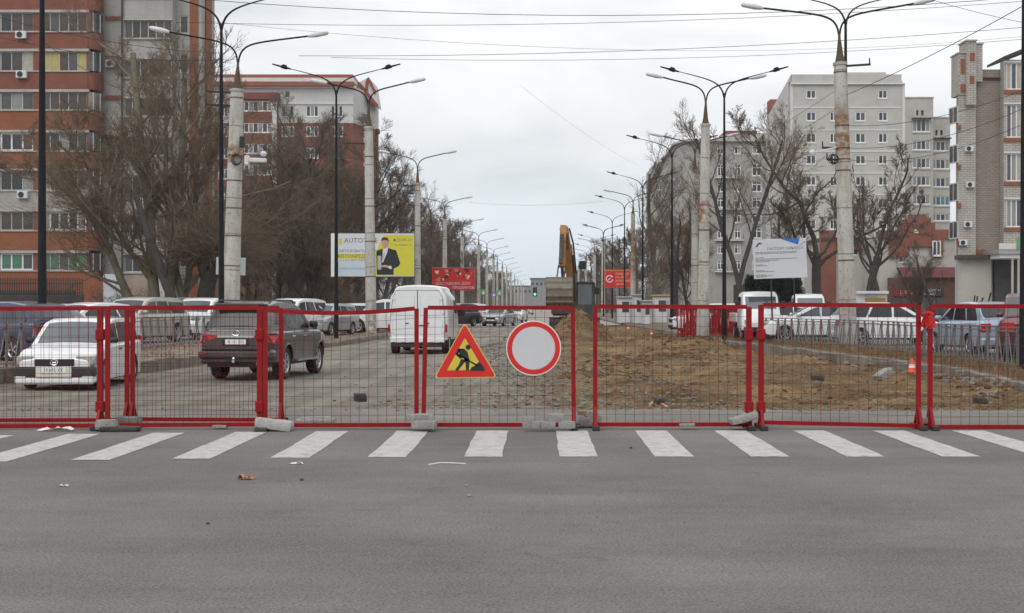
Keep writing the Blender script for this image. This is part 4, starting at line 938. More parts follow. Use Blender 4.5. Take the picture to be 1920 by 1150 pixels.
# red billboard on the left verge
D_ = 118; rb = thing('billboard', 'red billboard with pale shapes behind the left concrete posts', 'billboard', (PX(850, D_), D_, PZ(545, D_))); k_ = D_/FPX
MB().bev(-40*k_, 40.5*k_, 0, .3, 0, 43*k_, .03).build('panel', M_STEEL, rb); MB().box(-39.5*k_, 40*k_, -.012, -.002, .5*k_, 42.5*k_).build('poster', M_BBR, rb)
bl = MB(); rr = random.Random(4)
for i in range(26):
    cx, cy, rad = rr.uniform(-36, 36), rr.uniform(19, 39), rr.uniform(1.5, 4.2)
    bl.prism([((cx + rad*math.cos(t)*rr.uniform(.6, 1.2))*k_, (cy + rad*math.sin(t)*rr.uniform(.6, 1.2))*k_) for t in np.linspace(0, 6.283, 9, endpoint=False)], -.017 - i*.0012, -.0155 - i*.0012, 'y', i % 3)
bl.build('pale_shapes', [mat('poster_cream', (.68, .55, .42), .6, .2, 3), mat('poster_dark', (.10, .03, .03), .6, .2, 3), mat('poster_orange', (.60, .22, .06), .6, .2, 3)], rb)
tm = MB(); text_mb('ДОСТАВКА', 6.5*k_*1.1, 'LEFT', mb=tm, M=Matrix.Translation((-34*k_, -.05, 12.5*k_))); text_mb('ПРОДУКТОВ', 6.0*k_*1.1, 'LEFT', mb=tm, M=Matrix.Translation((-2*k_, -.05, 5*k_))); text_mb('НА ДОМ', 6*k_*1.1, 'LEFT', mb=tm, M=Matrix.Translation((4*k_, -.05, 13*k_))); tm.build('lettering', M_BBW, rb)
MB().tube([(0, .15, -3), (0, .15, 0)], .14, 8).build('support_post', M_STEEL, rb)
# red and orange billboard on the right
D_ = 140; rb = thing('billboard', 'small red and orange billboard with a white round emblem on the right', 'billboard', (PX(1158, D_), D_, PZ(540, D_))); k_ = D_/FPX
MB().bev(-25*k_, 25*k_, 0, .3, 0, 34*k_, .03).build('panel', mat('board_orange', (.62, .13, .03), .5, .1, 3), rb); MB().box(-23.5*k_, 23.5*k_, -.012, -.002, 1.5*k_, 31.5*k_).build('poster', M_BBR, rb)
e_ = MB()
n = 20
for a0, a1, r0, r1 in ((0, 5.2, 5.2, 7.2),):
    ts = np.linspace(a0 + .5, a1 + .9, n); P = [((-15 + r1*math.cos(t))*k_, (17 + r1*math.sin(t))*k_) for t in ts] + [((-15 + r0*math.cos(t))*k_, (17 + r0*math.sin(t))*k_) for t in ts[::-1]]
    for i in range(n-1): e_.prism([P[i], P[i+1], P[2*n-2-i], P[2*n-1-i]], -.02, -.014)
e_.prism([((-19)*k_, 17*k_), ((-16.5)*k_, 14*k_), ((-10.5)*k_, 21*k_), ((-16.5)*k_, 16.5*k_)], -.02, -.014); e_.build('emblem', M_BBW, rb)
tm = MB()
for j, s_ in enumerate(('СКИДКИ', 'НА ВСЁ', 'КАЖДЫЙ', 'ДЕНЬ')): text_mb(s_, 5.2*k_*1.1, 'LEFT', mb=tm, M=Matrix.Translation((-4*k_, -.02, (26 - 6.4*j)*k_)))
tm.build('lettering', mat('poster_peach', (.75, .50, .30), .6, .05, 3), rb)
MB().tube([(0, .15, -4), (0, .15, 0)], .14, 8).build('support_post', M_STEEL, rb)
# white project board on two posts
D_ = 56.0; k_ = D_/FPX; wb = thing('project_board', 'white project board with a blue corner on two thin posts', 'notice board', (PX(1464, D_), D_, PZ(522, D_)))
wb.rotation_euler = (0, -.035, 0)
MB().bev(-50*k_, 50*k_, 0, .04, 0, 74*k_, .01).build('board', mat('board_white', (.58, .59, .63), .5, .03, 2), wb)
MB().prism([(2*k_, 74*k_), (38*k_, 74*k_), (34*k_, 62*k_)], -.006, -.002).build('blue_corner', mat('board_blue', (.02, .16, .50), .5, .06, 3), wb)
MB().prism([(38*k_, 62*k_), (48*k_, 68*k_), (48*k_, 66.5*k_), (37*k_, 60.5*k_)], -.006, -.002).build('grey_stripe', M_BBG, wb)
tm = MB(); text_mb('ПАСПОРТ ОБЪЕКТА', 6.2*k_*1.1, 'LEFT', mb=tm, M=Matrix.Translation((-24*k_, -.006, 55.5*k_)))
rr = random.Random(2)
for (y, x1) in ((49, 32), (46.6, 30), (39, -30), (36.5, 32), (34, -2), (31.5, -20), (26, -32), (24, -24), (15, -30), (13, -12), (7, -28), (5, -14), (3, -26)):
    x = -46
    while x < x1:
        w_ = rr.uniform(2, 7); tm.box(x*k_, min(x + w_, x1)*k_, -.006, -.004, y*k_, (y + 1.05)*k_); x += w_ + .9
tm.build('lettering', M_BBG, wb)
MB().prism([((-45 + a)*k_, (60 + b)*k_) for a, b in ((0, 0), (2, 4), (6, 8), (11, 7), (11.5, 4.5), (8, 5.5), (5, 4), (3, 0))], -.006, -.003).build('emblem', M_INK, wb)
for px in (1446, 1489):
    MB().tube([((px-1464)*k_, .08, -2.0), ((px-1464)*k_, .08, 60*k_)], .035, 8).build('support_post', M_BLACK, wb)
# ------------------------------------------------------------------ stack of folded red barriers
D_ = 66; st = random.Random(9)
n = 18
for i in range(n):
    px = 1272 + i*5.8; D = D_ + (i % 4)*.35
    k_ = D/FPX; b = thing('stacked_barrier', ('leaning red barrier at the left end of the stack behind the soil' if i == 0 else 'leaning red barrier at the right end of the stack behind the soil' if i == n-1 else 'leaning red barrier inside the stack behind the soil'), 'barrier', (PX(px, D), D, .02), st.uniform(-.12, .30), 'red barriers stacked behind the soil')
    m_ = MB(); W_, H_ = 1.1, 1.42 + st.uniform(-.08, .08)
    sl = st.uniform(-.12, .12)
    for x in (0, W_): m_.beam((x, 0, 0), (x + sl, .1, H_), .06, .06, (0, 1, 0))
    for z in (.12, H_ - .03): m_.beam((sl*z/H_, .1*z/H_, z), (W_ + sl*z/H_, .1*z/H_, z), .06, .06)
    m_.build('frame', M_RED, b)
    w_ = MB()
    for j in range(1, 12): w_.beam((W_*j/12, .01, .15), (W_*j/12 + sl, .1, H_ - .05), .022, .012, (0, 1, 0))
    w_.build('bars', mat('bar_red', (.40, .02, .024), .5, .2, 5), b)
# ------------------------------------------------------------------ far street: signals, crossing signs, kiosks
M_GRN = mat('sign_green', (.10, .40, .14), .5, .1, 5); M_LED = emis('signal_green', (.05, .9, .55), 2.5)
def xsign(label, px, py, D, m):
    k_ = D/FPX; r = thing('street_sign', label, 'road sign', (PX(px, D), D, 0))
    MB().tube([(0, .05, 0), (0, .05, PZ(py - 5, D))], .05, 6).build('post', M_GALV, r)
    MB().bev(-5*k_, 5*k_, -.03, .0, PZ(py + 5, D), PZ(py - 5, D), .01).build('sign_plate', m, r)
    MB().prism([(-3*k_, PZ(py + 3.5, D)), (3*k_, PZ(py + 3.5, D)), (0, PZ(py - 3, D))], -.04, -.032).build('white_field', M_SRIM, r)
xsign('green-edged square crossing sign, left one by the left posts', 906.5, 548, 170, M_GRN)
xsign('green-edged square crossing sign, right one by the left posts', 936.5, 549, 190, M_GRN)
xsign('small blue road sign between the two crossing signs', 926, 552, 195, M_BLUE)
D = 260; sgn = thing('traffic_light', 'traffic light showing green over the far end of the street', 'traffic light', (PX(1003, D), D, 0)); k_ = D/FPX
MB().tube([(1.2, .2, 0), (1.2, .2, PZ(538, D)), ], .08, 6).build('post', M_GALV, sgn)
MB().bev(-4*k_, 4*k_, -.15, .15, PZ(556, D), PZ(539, D), .02).build('housing', M_BLACK, sgn); MB().bev(.38, 1.15, -.05, .05, PZ(541.5, D), PZ(540.5, D), .01).build('bracket', M_GALV, sgn)
disc(2.2*k_, -.2, -.16, 16).build('green_lamp', M_LED, sgn).location = (0, 0, PZ(552, D))
disc(2.2*k_, -.2, -.16, 16).build('red_lamp', mat('dark_lens', (.08, .02, .02), .4, .1, 3), sgn).location = (0, 0, PZ(543, D))
# white kiosks and a yellow loader-like shape beyond the soil
M_KIOSK = mat('kiosk_white', (.60, .62, .62), .6, .06, 1, dirt=(.4, .4, .38), dscale=.8)
def kiosk(label, px0, px1, py, D, roofm):
    r = thing('kiosk', label, 'kiosk', (PX((px0+px1)/2, D), D, .1)); wv = (px1-px0)*D/FPX/2; h = PZ(py, D) - .1
    MB().bev(-wv, wv, 0, 2.5, 0, h - .12, .03).build('wall', M_KIOSK, r); MB().bev(-wv - .1, wv + .1, -.2, 2.6, h - .118, h, .02).build('roof', roofm, r)
    MB().bev(-wv*.5, wv*.5, -.03, .01, h*.4, h*.8, .01).build('window', M_GLASSB, r); MB().bev(wv*.6, wv*.9, -.03, .01, .05, h*.8, .01).build('door', M_GALV, r)
kiosk('white kiosk under the red and orange billboard', 1160, 1186, 556, 112, M_GALV)
kiosk('white kiosk right of the yellow-stained post', 1190, 1206, 552, 108, M_GALV)
kiosk('small white kiosk with a dark window left of the rough tree', 1206, 1222, 563, 104, M_GALV)
kiosk('pale pavilion with a yellow canopy beside the rough tree', 1228, 1256, 553, 112, mat('canopy_yellow', (.50, .31, .05), .6, .15, 2))
# ================================================================== VEHICLES
def paint(name, col, dirt=True, metal=0.0, rough=.28):
    return mat('paint_' + name, col, rough, .04, 2, coat=.6, metal=metal, dirt=tuple(.45*c + .55*d for c, d in zip(col, (.30, .27, .22))) if dirt else None, dscale=1.1, dlo=.58, dhi=1.0)
P_WHITE = paint('white', (.74, .75, .76)); P_GREY = paint('grey', (.052, .047, .044), metal=.1, rough=.33); P_SILVER = paint('silver', (.40, .42, .44), metal=.4)
P_BLUE = paint('pale_blue', (.36, .45, .56), metal=.25); P_DBLUE = paint('dark_blue', (.05, .07, .12), metal=.3); P_DARK = paint('dark', (.025, .027, .03)); P_WINE = paint('wine', (.10, .03, .035), metal=.2)
P_GREEN = paint('mint', (.40, .55, .50)); P_BEIGE = paint('beige', (.45, .42, .37), metal=.2)
def lerp_tab(tab, x):
    return float(np.interp(x, [p[0] for p in tab], [p[1] for p in tab]))
WHEELS = {}
def wheel_mesh(rad, wid, spokes, rimm):
    key = (round(rad, 3), round(wid, 3), spokes, rimm.name)
    if key in WHEELS: return WHEELS[key]
    Mx = Matrix.Rotation(R(90), 4, 'X'); h = wid/2; rr = rad*.64
    t = MB().lathe([(rr, -h*.8), (rad*.9, -h), (rad*.975, -h*.8), (rad, -h*.45), (rad, h*.45), (rad*.975, h*.8), (rad*.9, h), (rr, h*.8)], 28, Mx, cap=False).mesh('wheel', M_RUBBER, 40, True)
    r = MB()
    r.lathe([(.02, h*.35), (rr*.55, h*.40), (rr*.9, h*.15), (rr*.91, -h*.2)], 20, Mx, cap=False, mi=1)
    r.lathe([(rr*.88, h*.55), (rr*1.0, h*.80), (rr*1.02, h*.84), (rr*1.01, h*.4), (rr*.9, -.1*h)], 24, Mx, cap=False)
    r.lathe([(.001, h*.78), (rr*.2, h*.74), (rr*.24, h*.4)], 12, Mx, cap=False)
    for k in range(spokes):
        a = 2*math.pi*k/spokes
        for da in (-.13, .13):
            p0 = Vector((rr*.18*math.cos(a), -h*.70, rr*.18*math.sin(a))); p1 = Vector((rr*.94*math.cos(a+da), -h*.66, rr*.94*math.sin(a+da))); r.beam(p0, p1, rr*.13, h*.22, (0, 1, 0))
    rm = r.mesh('rim', [rimm, M_BLACK], 35, True); WHEELS[key] = (t, rm); return WHEELS[key]
def add_wheel(root, x, y, rad, wid, side, spokes=5, rimm=None, steer=0.0):
    t, rm = wheel_mesh(rad, wid, spokes, rimm or M_ALLOY)
    w_ = inst('wheel', t, root, (x, y, rad), (0, random.uniform(0, 6), (0 if side < 0 else math.pi) + steer)); inst('rim', rm, w_)
class Car:
    """road car: x forward, y to its left, origin on the ground under its middle.
    sh: shoulder line [(x, z)], roof: [(x, z)] from windscreen base to rear window base, pw: plan half-width [(x, y)]"""
    def __init__(s, name, label, cat, loc, rz, group, pm, L, W, sh, roof, pw, wheels, rad, sill=.26, wr=.78, glass=None, crown=.03, arch=1.13, bulge=.03, lower=None, hood_crown=.04, spokes=5, rimm=None, wid=.2, hub_in=.02, detail=1, steer=0):
        s.root = thing(name, label, cat, loc, rz, group); s.pm = pm; s.L = L; s.W = W; s.sh = sh; s.roof = roof; s.pw = pw; s.sill = sill; s.glass = glass or M_GLASS
        s.wr = wr; s.crown = crown; s.bulge = bulge
        hw = W/2; xs = set(np.linspace(-L/2, L/2, 31).round(4).tolist())
        ra = rad*arch
        for xc in wheels:
            for t in np.linspace(0, math.pi, 15): xs.add(round(xc + ra*math.cos(t), 4))
        for x, _ in sh + pw: xs.add(round(x, 4))
        xs = sorted(x for x in xs if -L/2 <= x <= L/2); s.xs = xs
        body = MB(); rows = []
        for x in xs:
            zs = s.zsh(x); w_ = s.hw(x); zb = sill
            if x > L/2 - .25: zb = sill + .04
            for xc in wheels:
                d = abs(x - xc)
                if d < ra: zb = max(zb, rad + math.sqrt(max(0, ra*ra - d*d)))
            zb = min(zb, zs - .08); row = []
            for k in range(8):
                t = k/7; z = zb + (zs - .05 - zb)*t; row.append((x, s.side_y(x, z), z))
            row.append((x, w_*.975 - .02, zs - .018)); row.append((x, w_*.93 - .02, zs))
            for q in (.7, .4, 0): row.append((x, w_*.93*q, zs + hood_crown*(1 - q*q)))
            full = row + [(a, -b, c) for a, b, c in row[-2::-1]]
            rows.append(full)
        body.grid(rows); n = len(rows[0])
        body.add(rows[0], [tuple(range(n))]); body.add(rows[-1], [tuple(range(n))[::-1]])
        s.body = body.build('body', pm, s.root, smooth=38)
        # dark underbody and wheel housings
        u = MB(); u.box(-L/2 + .12, L/2 - .12, -hw*.80, hw*.80, sill*.75, sill + .25)
        for xc in wheels: u.box(xc - ra, xc + ra, -hw + .06, hw - .06, rad*.9, rad + ra)
        u.build('underbody', M_PLAST, s.root)
        for xc in wheels:
            for sd in (-1, 1): add_wheel(s.root, xc, sd*(hw - wid/2 - hub_in), rad, wid, sd, spokes, rimm, steer if xc > 0 else 0)
        # cabin shell in body colour; glass lies on it
        if roof:
            c = MB(); rws = []
            for i, (x, z) in enumerate(roof):
                zb = s.zsh(x) - .02; yb = s.hw(x)*.93 - .03; row = []
                for k in range(5):
                    t = k/4; zz = zb + (z - zb)*t; row.append((x, s.cab_y(x, zz), zz))
                yt = s.cab_y(x, z)
                for q in (.93, .75, .4, 0): row.append((x, yt*q, z + crown*(1 - q*q) + (.018 if q < 1 else 0)))
                rws.append(row + [(a, -b, d) for a, b, d in row[-2::-1]])
            c.grid(rws); c.add(rws[0], [tuple(range(len(rws[0])))]); c.add(rws[-1], [tuple(range(len(rws[0])))[::-1]])
            s.cab = c.build('cabin', pm, s.root, smooth=32)
    def zsh(s, x): return lerp_tab(s.sh, x)
    def hw(s, x): return lerp_tab(s.pw, x)
    def side_y(s, x, z):
        zs = s.zsh(x); t = (z - s.sill)/max(.2, zs - s.sill); w_ = s.hw(x)
        return w_*(1 - s.bulge*1.3*(1 - t)**2*1.0 - s.bulge*max(0, t - .55)**2*4) 
    def zroof(s, x): return lerp_tab(sorted(s.roof), x)
    def cab_y(s, x, z):
        zb = s.zsh(x) - .02; yb = s.hw(x)*.93 - .02; zr = max(p[1] for p in s.roof)
        t = max(0, (z - zb)/(zr - zb)); return yb + (s.wr*s.W/2 - yb)*t**1.25
    def side_panel(s, name, poly, m, off=.008, th=.02, body=False, parent=None, both=True):
        """panel following the car's side; poly is an outline in (x, z)"""
        f = s.side_y if body else s.cab_y
        objs = []
        for sd in ((1, -1) if both is True else (both,)):
            vs = [(x, sd*(f(x, z) + off), z) for x, z in poly] + [(x, sd*(f(x, z) - th), z) for x, z in poly]; n = len(poly)
            fs = [tuple(range(n)), tuple(range(2*n-1, n-1, -1))] + [(i, i+n, (i+1) % n + n, (i+1) % n) for i in range(n)]
            objs.append(MB().add(vs, fs).build(name, m, parent or s.root))
        return objs
    def screen(s, name, i0, i1, m, mar=.07, off=.012, t0=.06, t1=.97, n=6):
        """glass between roofline points i0 and i1"""
        (xa, za), (xb, zb) = s.roof[i0], s.roof[i1]; P = []
        nn = Vector((zb - za, 0, -(xb - xa))).normalized()
        if nn.z < 0: nn = -nn
        for t in np.linspace(t0, t1, 5):
            x = xa + (xb-xa)*t; z = za + (zb-za)*t; zz = max(z, s.zsh(x) - .02)
            yt = s.cab_y(x, z) - mar - .0; row = []
            for v in np.linspace(-1, 1, n+1):
                q = abs(v)*yt/max(.01, (yt + mar)); row.append((x + nn.x*off, v*yt, z + s.crown*(1 - q*q) + .018*(1 - abs(v)**4) + nn.z*off))
            P.append(row)
        return MB().grid(P).build(name, m, s.root, smooth=60)
    def box(s, name, x0, x1, y0, y1, z0, z1, m, b=.01, parent=None): return MB().bev(x0, x1, y0, y1, z0, z1, b).build(name, m, parent or s.root)
    def two(s, name, x0, x1, y0, y1, z0, z1, m, b=.01):
        s.box(name, x0, x1, y0, y1, z0, z1, m, b); s.box(name, x0, x1, -y1, -y0, z0, z1, m, b)
    def mirrors(s, x, z, m=None, sz=.11):
        for sd in (-1, 1):
            y = s.cab_y(x, z) + .02; a = MB(); a.bev(-.07, .07, 0, .20, -sz*.6, sz*.6, .035)
            o = a.build('mirror', m or s.pm, s.root, smooth=50); o.location = (x, sd*y if sd > 0 else -y - .20, z)
    def seams(s, xs_, z0, z1f):
        for x in xs_:
            pts = [(x - .006, z0), (x + .006, z0), (x + .006, z1f), (x - .006, z1f)]; n = 5
            for sd in (1, -1):
                m_ = MB(); P = []
                for k in range(7):
                    z = z0 + (z1f - z0)*k/6; y = s.side_y(x, z) + .003; P.append([(x - .006, sd*y, z), (x + .006, sd*y, z)])
                m_.grid(P); m_.build('door_seam', M_BLACK, s.root)
    def handles(s, xs_, z, m=None):
        for x in xs_:
            for sd in (1, -1):
                y = s.side_y(x, z); MB().bev(x - .09, x + .09, sd*y - .025, sd*y + .025, z - .016, z + .016, .008).build('door_handle', m or s.pm, s.root)
    def plate(s, txt, x, z, face, w_=.52, parent=None):
        h = .112; p = MB().bev(-.006, .006, -w_/2, w_/2, -h/2, h/2, .003).build('number_plate', M_PLATE, s.root); p.location = (x, 0, z)
        Mx = Matrix.Translation((face*.0075, 0, 0)) @ Matrix.Rotation(R(90 if face > 0 else -90), 4, 'Z')
        t = text_mb(txt, .098, mb=MB(), M=Mx, sx=.92); t.build('lettering', M_INK, p, fix=False)
def oval(cx, cz, rx, rz_, th, n=20):
    """flat ring outline as beams in the YZ plane at x=0"""
    m_ = MB(); P = [Vector((0, cx + rx*math.cos(t), cz + rz_*math.sin(t))) for t in np.linspace(0, 2*math.pi, n, endpoint=False)]
    m_.tube(P + [P[0]], th, 5, False); return m_
def generic(kind, label, px, D, rz, pm, z=.11, group='cars parked behind the guard fences', name='parked_car', glass=None, rails=False, x=None, txt='', lights=True, W=None):
    """rz: heading, 0 = driving away from the camera (+Y), 180 = towards it, +-90 sideways"""
    ang = R(rz + 90)
    K = {
     'sedan': dict(L=4.5, W=1.76, sh=[(-2.25, .80), (-2.15, .96), (-1.5, 1.0), (-.2, .96), (1.0, .93), (1.9, .80), (2.2, .66), (2.25, .56)], roof=[(1.12, .95), (.35, 1.36), (-.1, 1.44), (-.7, 1.42), (-1.1, 1.33), (-1.75, 1.0)], pw=[(-2.25, .70), (-2.05, .84), (-1.2, .88), (.8, .88), (1.8, .83), (2.12, .72), (2.25, .55)], wheels=(1.38, -1.28), rad=.31),
     'hatch': dict(L=4.0, W=1.70, sh=[(-2.0, .85), (-1.93, 1.0), (-.2, .96), (.95, .94), (1.7, .80), (1.95, .66), (2.0, .56)], roof=[(1.1, .96), (.35, 1.40), (-.1, 1.49), (-.9, 1.49), (-1.5, 1.42), (-1.93, 1.02)], pw=[(-2.0, .72), (-1.8, .83), (-1.0, .85), (.8, .85), (1.6, .81), (1.88, .70), (2.0, .52)], wheels=(1.26, -1.22), rad=.30),
     'wagon': dict(L=4.4, W=1.72, sh=[(-2.2, .85), (-2.13, 1.0), (-.2, .97), (1.05, .94), (1.9, .80), (2.15, .66), (2.2, .56)], roof=[(1.15, .96), (.45, 1.38), (0, 1.47), (-1.2, 1.47), (-1.8, 1.42), (-2.13, 1.02)], pw=[(-2.2, .74), (-2.0, .84), (-1.0, .86), (.8, .86), (1.8, .82), (2.08, .70), (2.2, .52)], wheels=(1.33, -1.25), rad=.31),
     'suv': dict(L=4.6, W=1.84, sh=[(-2.3, .95), (-2.22, 1.1), (-.2, 1.08), (1.1, 1.06), (1.95, .96), (2.22, .82), (2.3, .66)], roof=[(1.2, 1.08), (.55, 1.58), (.1, 1.70), (-1.3, 1.70), (-1.95, 1.62), (-2.22, 1.12)], pw=[(-2.3, .78), (-2.1, .89), (-1.0, .92), (1.0, .92), (1.9, .88), (2.18, .76), (2.3, .60)], wheels=(1.40, -1.28), rad=.36),
    }[kind]
    if W: K['W'] = W
    c = Car(name, label, 'car', (PX(px, D) if x is None else x, D, z), ang, group, pm, glass=glass, **K)
    r = K['roof']; L = K['L']; zb = c.zsh(0)
    g = glass or M_GLASS
    c.screen('windscreen', 0, 1, g); c.screen('rear_window', len(r)-1, len(r)-2, g)
    xA0, xA1 = r[0][0] - .22, r[1][0] - .05; zt = r[1][1] - .045; xR = r[-2][0] + .05; xE = r[-1][0] + .18
    zb0 = zb + .045
    c.side_panel('front_side_window', [(xA0 - .02, zb0), (.02, zb0), (.02, zt + .05), (xA1 - .05, zt)], g)
    c.side_panel('rear_side_window', [(-.06, zb0), (-.06, zt + .05), (-.72, zt + .04), (-.92, zb0)], g)
    if kind != 'sedan': c.side_panel('quarter_window', [(-1.0, zb0), (-.82, zt + .03), (xR + .02, zt), (xE + .12, zb0 + .06), (xE + .16, zb0)], g)
    else: c.side_panel('quarter_window', [(-.98, zb0), (-.80, zt + .02), (xR, zt - .10), (xE + .14, zb0)], g)
    c.seams((.9, -.03, -.93), .34, zb - .07); c.handles((.12, -.80), zb - .14); c.mirrors(xA0 - .02, zb + .1)
    xf = L/2; zh = .66 if kind != 'suv' else .82
    hwf = c.hw(xf - .12)
    c.two('headlight', xf - .30, xf - .045, hwf*.55, hwf*1.02, zh - .02, zh + .12, M_LENS, .03)
    c.box('grille', xf - .08, xf + .012, -.36, .36, zh - .14, zh + .05, M_BLACK, .012); c.box('lower_intake', xf - .08, xf + .015, -.5, .5, .28, .42, M_PLAST, .012)
    c.plate(txt or 'А 348 КУ', xf + .022, .47, 1)
    xb = -L/2; zt_ = c.zsh(xb + .1) - .28
    c.two('tail_light', xb - .012, xb + .20, c.hw(xb + .1)*.62, c.hw(xb + .1)*.985, zt_ - .06, zt_ + .2, M_TAIL, .02)
    c.plate(txt or 'К 517 ВР', xb - .02, .62 if kind == 'sedan' else .72, -1); c.box('rear_bumper', xb - .04, xb + .2, -c.hw(xb + .1), c.hw(xb + .1), .28, .50, M_PLAST if kind == 'suv' else pm, .04)
    if rails:
        for sd in (1, -1): MB().tube([(r[1][0] - .15, sd*(c.wr*c.W/2 - .08), r[2][1]), (r[1][0] - .25, sd*(c.wr*c.W/2 - .08), r[2][1] + .07), (r[-2][0] + .1, sd*(c.wr*c.W/2 - .08), r[2][1] + .07), (r[-2][0], sd*(c.wr*c.W/2 - .08), r[2][1])], .02, 6).build('roof_rail', M_CHROME, c.root)
    return c
# ---------------------------------------------------------- white station wagon driving towards the camera
zw = -.2
c = Car('station_wagon', 'white station wagon facing the camera behind the leftmost panels', 'car', (-9.95, 30.4, zw), R(-90 + 3), None, P_WHITE, 4.2, 1.69,
        sh=[(-2.1, .86), (-2.04, .96), (-.2, .92), (1.0, .89), (1.6, .83), (1.90, .76), (2.04, .70), (2.1, .60)],
        roof=[(1.12, .90), (.42, 1.35), (0, 1.43), (-1.4, 1.44), (-1.92, 1.40), (-2.06, .97)],
        pw=[(-2.1, .77), (-1.95, .82), (-1.0, .845), (.9, .845), (1.7, .82), (1.98, .76), (2.1, .70)], wheels=(1.28, -1.27), rad=.30, wr=.79, sill=.19, bulge=.02, rimm=M_ALLOY, spokes=7)
M_GLASSL = mat('windscreen_grey', (.10, .115, .13), .08, .25, .7, spec=.8)
c.screen('windscreen', 0, 1, M_GLASSL, mar=.05, t0=.03, t1=.96); c.screen('rear_window', 5, 4, M_GLASS)
c.side_panel('front_side_window', [(.80, .94), (.0, .94), (.0, 1.37), (.34, 1.34), (.48, 1.26)], M_GLASS)
c.side_panel('rear_side_window', [(-.08, .94), (-.08, 1.37), (-.88, 1.37), (-.88, .94)], M_GLASS)
c.side_panel('quarter_window', [(-.96, .94), (-.96, 1.37), (-1.78, 1.34), (-1.88, .94)], M_GLASS)
c.seams((.86, -.04, -.92), .3, .92); c.handles((.10, -.78), .80, M_BLACK); c.mirrors(.80, 1.0, M_BLACK, .10)
hx = 2.1
c.box('grille', hx - .09, hx + .02, -.40, .40, .50, .645, M_BLACK, .015)
e_ = oval(0, .575, .075, .055, .011); e_.tube([(0, -.045, .575), (0, .045, .575)], .010, 5); oe = e_.build('emblem', M_CHROME, c.root, fix=False); oe.location = (hx + .03, 0, 0)
ov = oval(0, .58, .03, .055, .009).build('emblem', M_CHROME, c.root, fix=False); ov.location = (hx + .03, 0, 0)
for sd in (1, -1):
    hl = MB().bev(hx - .30, hx - .015, min(sd*.41, sd*.775), max(sd*.41, sd*.80), .50, .71, .03).build('headlight', M_LENS, c.root, smooth=40)
    MB().bev(hx - .30, hx - .007, min(sd*.64, sd*.70), max(sd*.66, sd*.71), .52, .69, .01).build('indicator', mat('lens_warm', (.55, .45, .30), .1, .2, 9), hl)
c.box('front_bumper', hx - .25, hx + .055, -.80, .80, .27, .49, M_PLAST, .04); c.box('bumper_lip', hx - .25, hx + .06, -.79, .79, .13, .265, P_WHITE, .04)
for sd in (1, -1): c.box('fog_corner', hx - .25, hx + .058, min(sd*.56, sd*.785), max(sd*.56, sd*.785), .24, .30, P_WHITE, .02)
c.box('plate_backing', hx + .03, hx + .064, -.36, .36, .27, .495, mat('plate_backing', (.62, .60, .52), .5, .1, 5), .008)
c.plate('М 692 УХ', hx + .073, .42, 1, .50)
c.two('tail_light', -2.115, -1.98, .66, .80, .70, 1.05, M_TAIL, .02)
# ---------------------------------------------------------- grey off-roader seen from behind
zs_ = -.2
c = Car('off_roader', 'dark grey off-roader seen from behind in the dusty lane', 'off-road car', (-6.62, 34.2, zs_), R(90 - 7.0), None, P_GREY, 4.75, 1.80,
        sh=[(-2.375, 1.0), (-2.30, 1.14), (-.3, 1.14), (.9, 1.13), (1.5, 1.12), (2.0, 1.04), (2.28, .90), (2.375, .72)],
        roof=[(1.05, 1.14), (.35, 1.68), (-.1, 1.79), (-1.3, 1.80), (-1.90, 1.73), (-2.30, 1.16)],
        pw=[(-2.375, .74), (-2.28, .84), (-2.05, .895), (-1.5, .93), (-1.0, .915), (.6, .915), (1.45, .93), (2.0, .88), (2.28, .74), (2.375, .58)], wheels=(1.45, -1.30), rad=.385, wr=.73, sill=.42, bulge=.035, arch=1.16, wid=.26, spokes=6)
c.screen('windscreen', 0, 1, M_GLASS); c.screen('rear_window', 5, 4, mat('rear_glass', (.02, .028, .028), .12, .3, 2, spec=.6), mar=.10, t0=.1, t1=.86)
c.side_panel('front_side_window', [(.68, 1.19), (-.02, 1.19), (-.02, 1.66), (.28, 1.62)], M_GLASS)
c.side_panel('rear_side_window', [(-.10, 1.19), (-.10, 1.67), (-.92, 1.67), (-1.08, 1.19)], M_GLASS)
c.side_panel('quarter_window', [(-1.18, 1.24), (-1.03, 1.67), (-1.70, 1.64), (-1.96, 1.30)], M_GLASS)
c.seams((.92, -.06, -1.05), .55, 1.06); c.handles((.12, -.82), 1.0, M_CHROME); c.mirrors(.80, 1.27, M_BLACK, .13)
bxr = -2.375
c.box('spoiler', -2.14, -1.80, -.60, .60, 1.735, 1.79, P_GREY, .02)
c.box('spoiler_base', -2.12, -1.90, -.58, .58, 1.70, 1.733, M_BLACK, .01)
c.box('rear_bumper', bxr - .06, bxr + .30, -.90, .90, .50, .72, P_GREY, .06); c.box('bumper_step', bxr - .045, bxr + .2, -.80, .80, .715, .745, M_BLACK, .01)
c.box('lower_bumper', bxr - .03, bxr + .25, -.84, .84, .40, .505, M_PLAST, .04)
c.box('chrome_bar', bxr - .012, bxr + .1, -.46, .46, .985, 1.04, M_CHROME, .012)
c.box('silver_strip', -2.325, -2.2, -.66, .66, 1.125, 1.18, M_SILV if 'M_SILV' in globals() else mat('silver_strip', (.30, .29, .28), .4, .05, 4, metal=.3), .015)
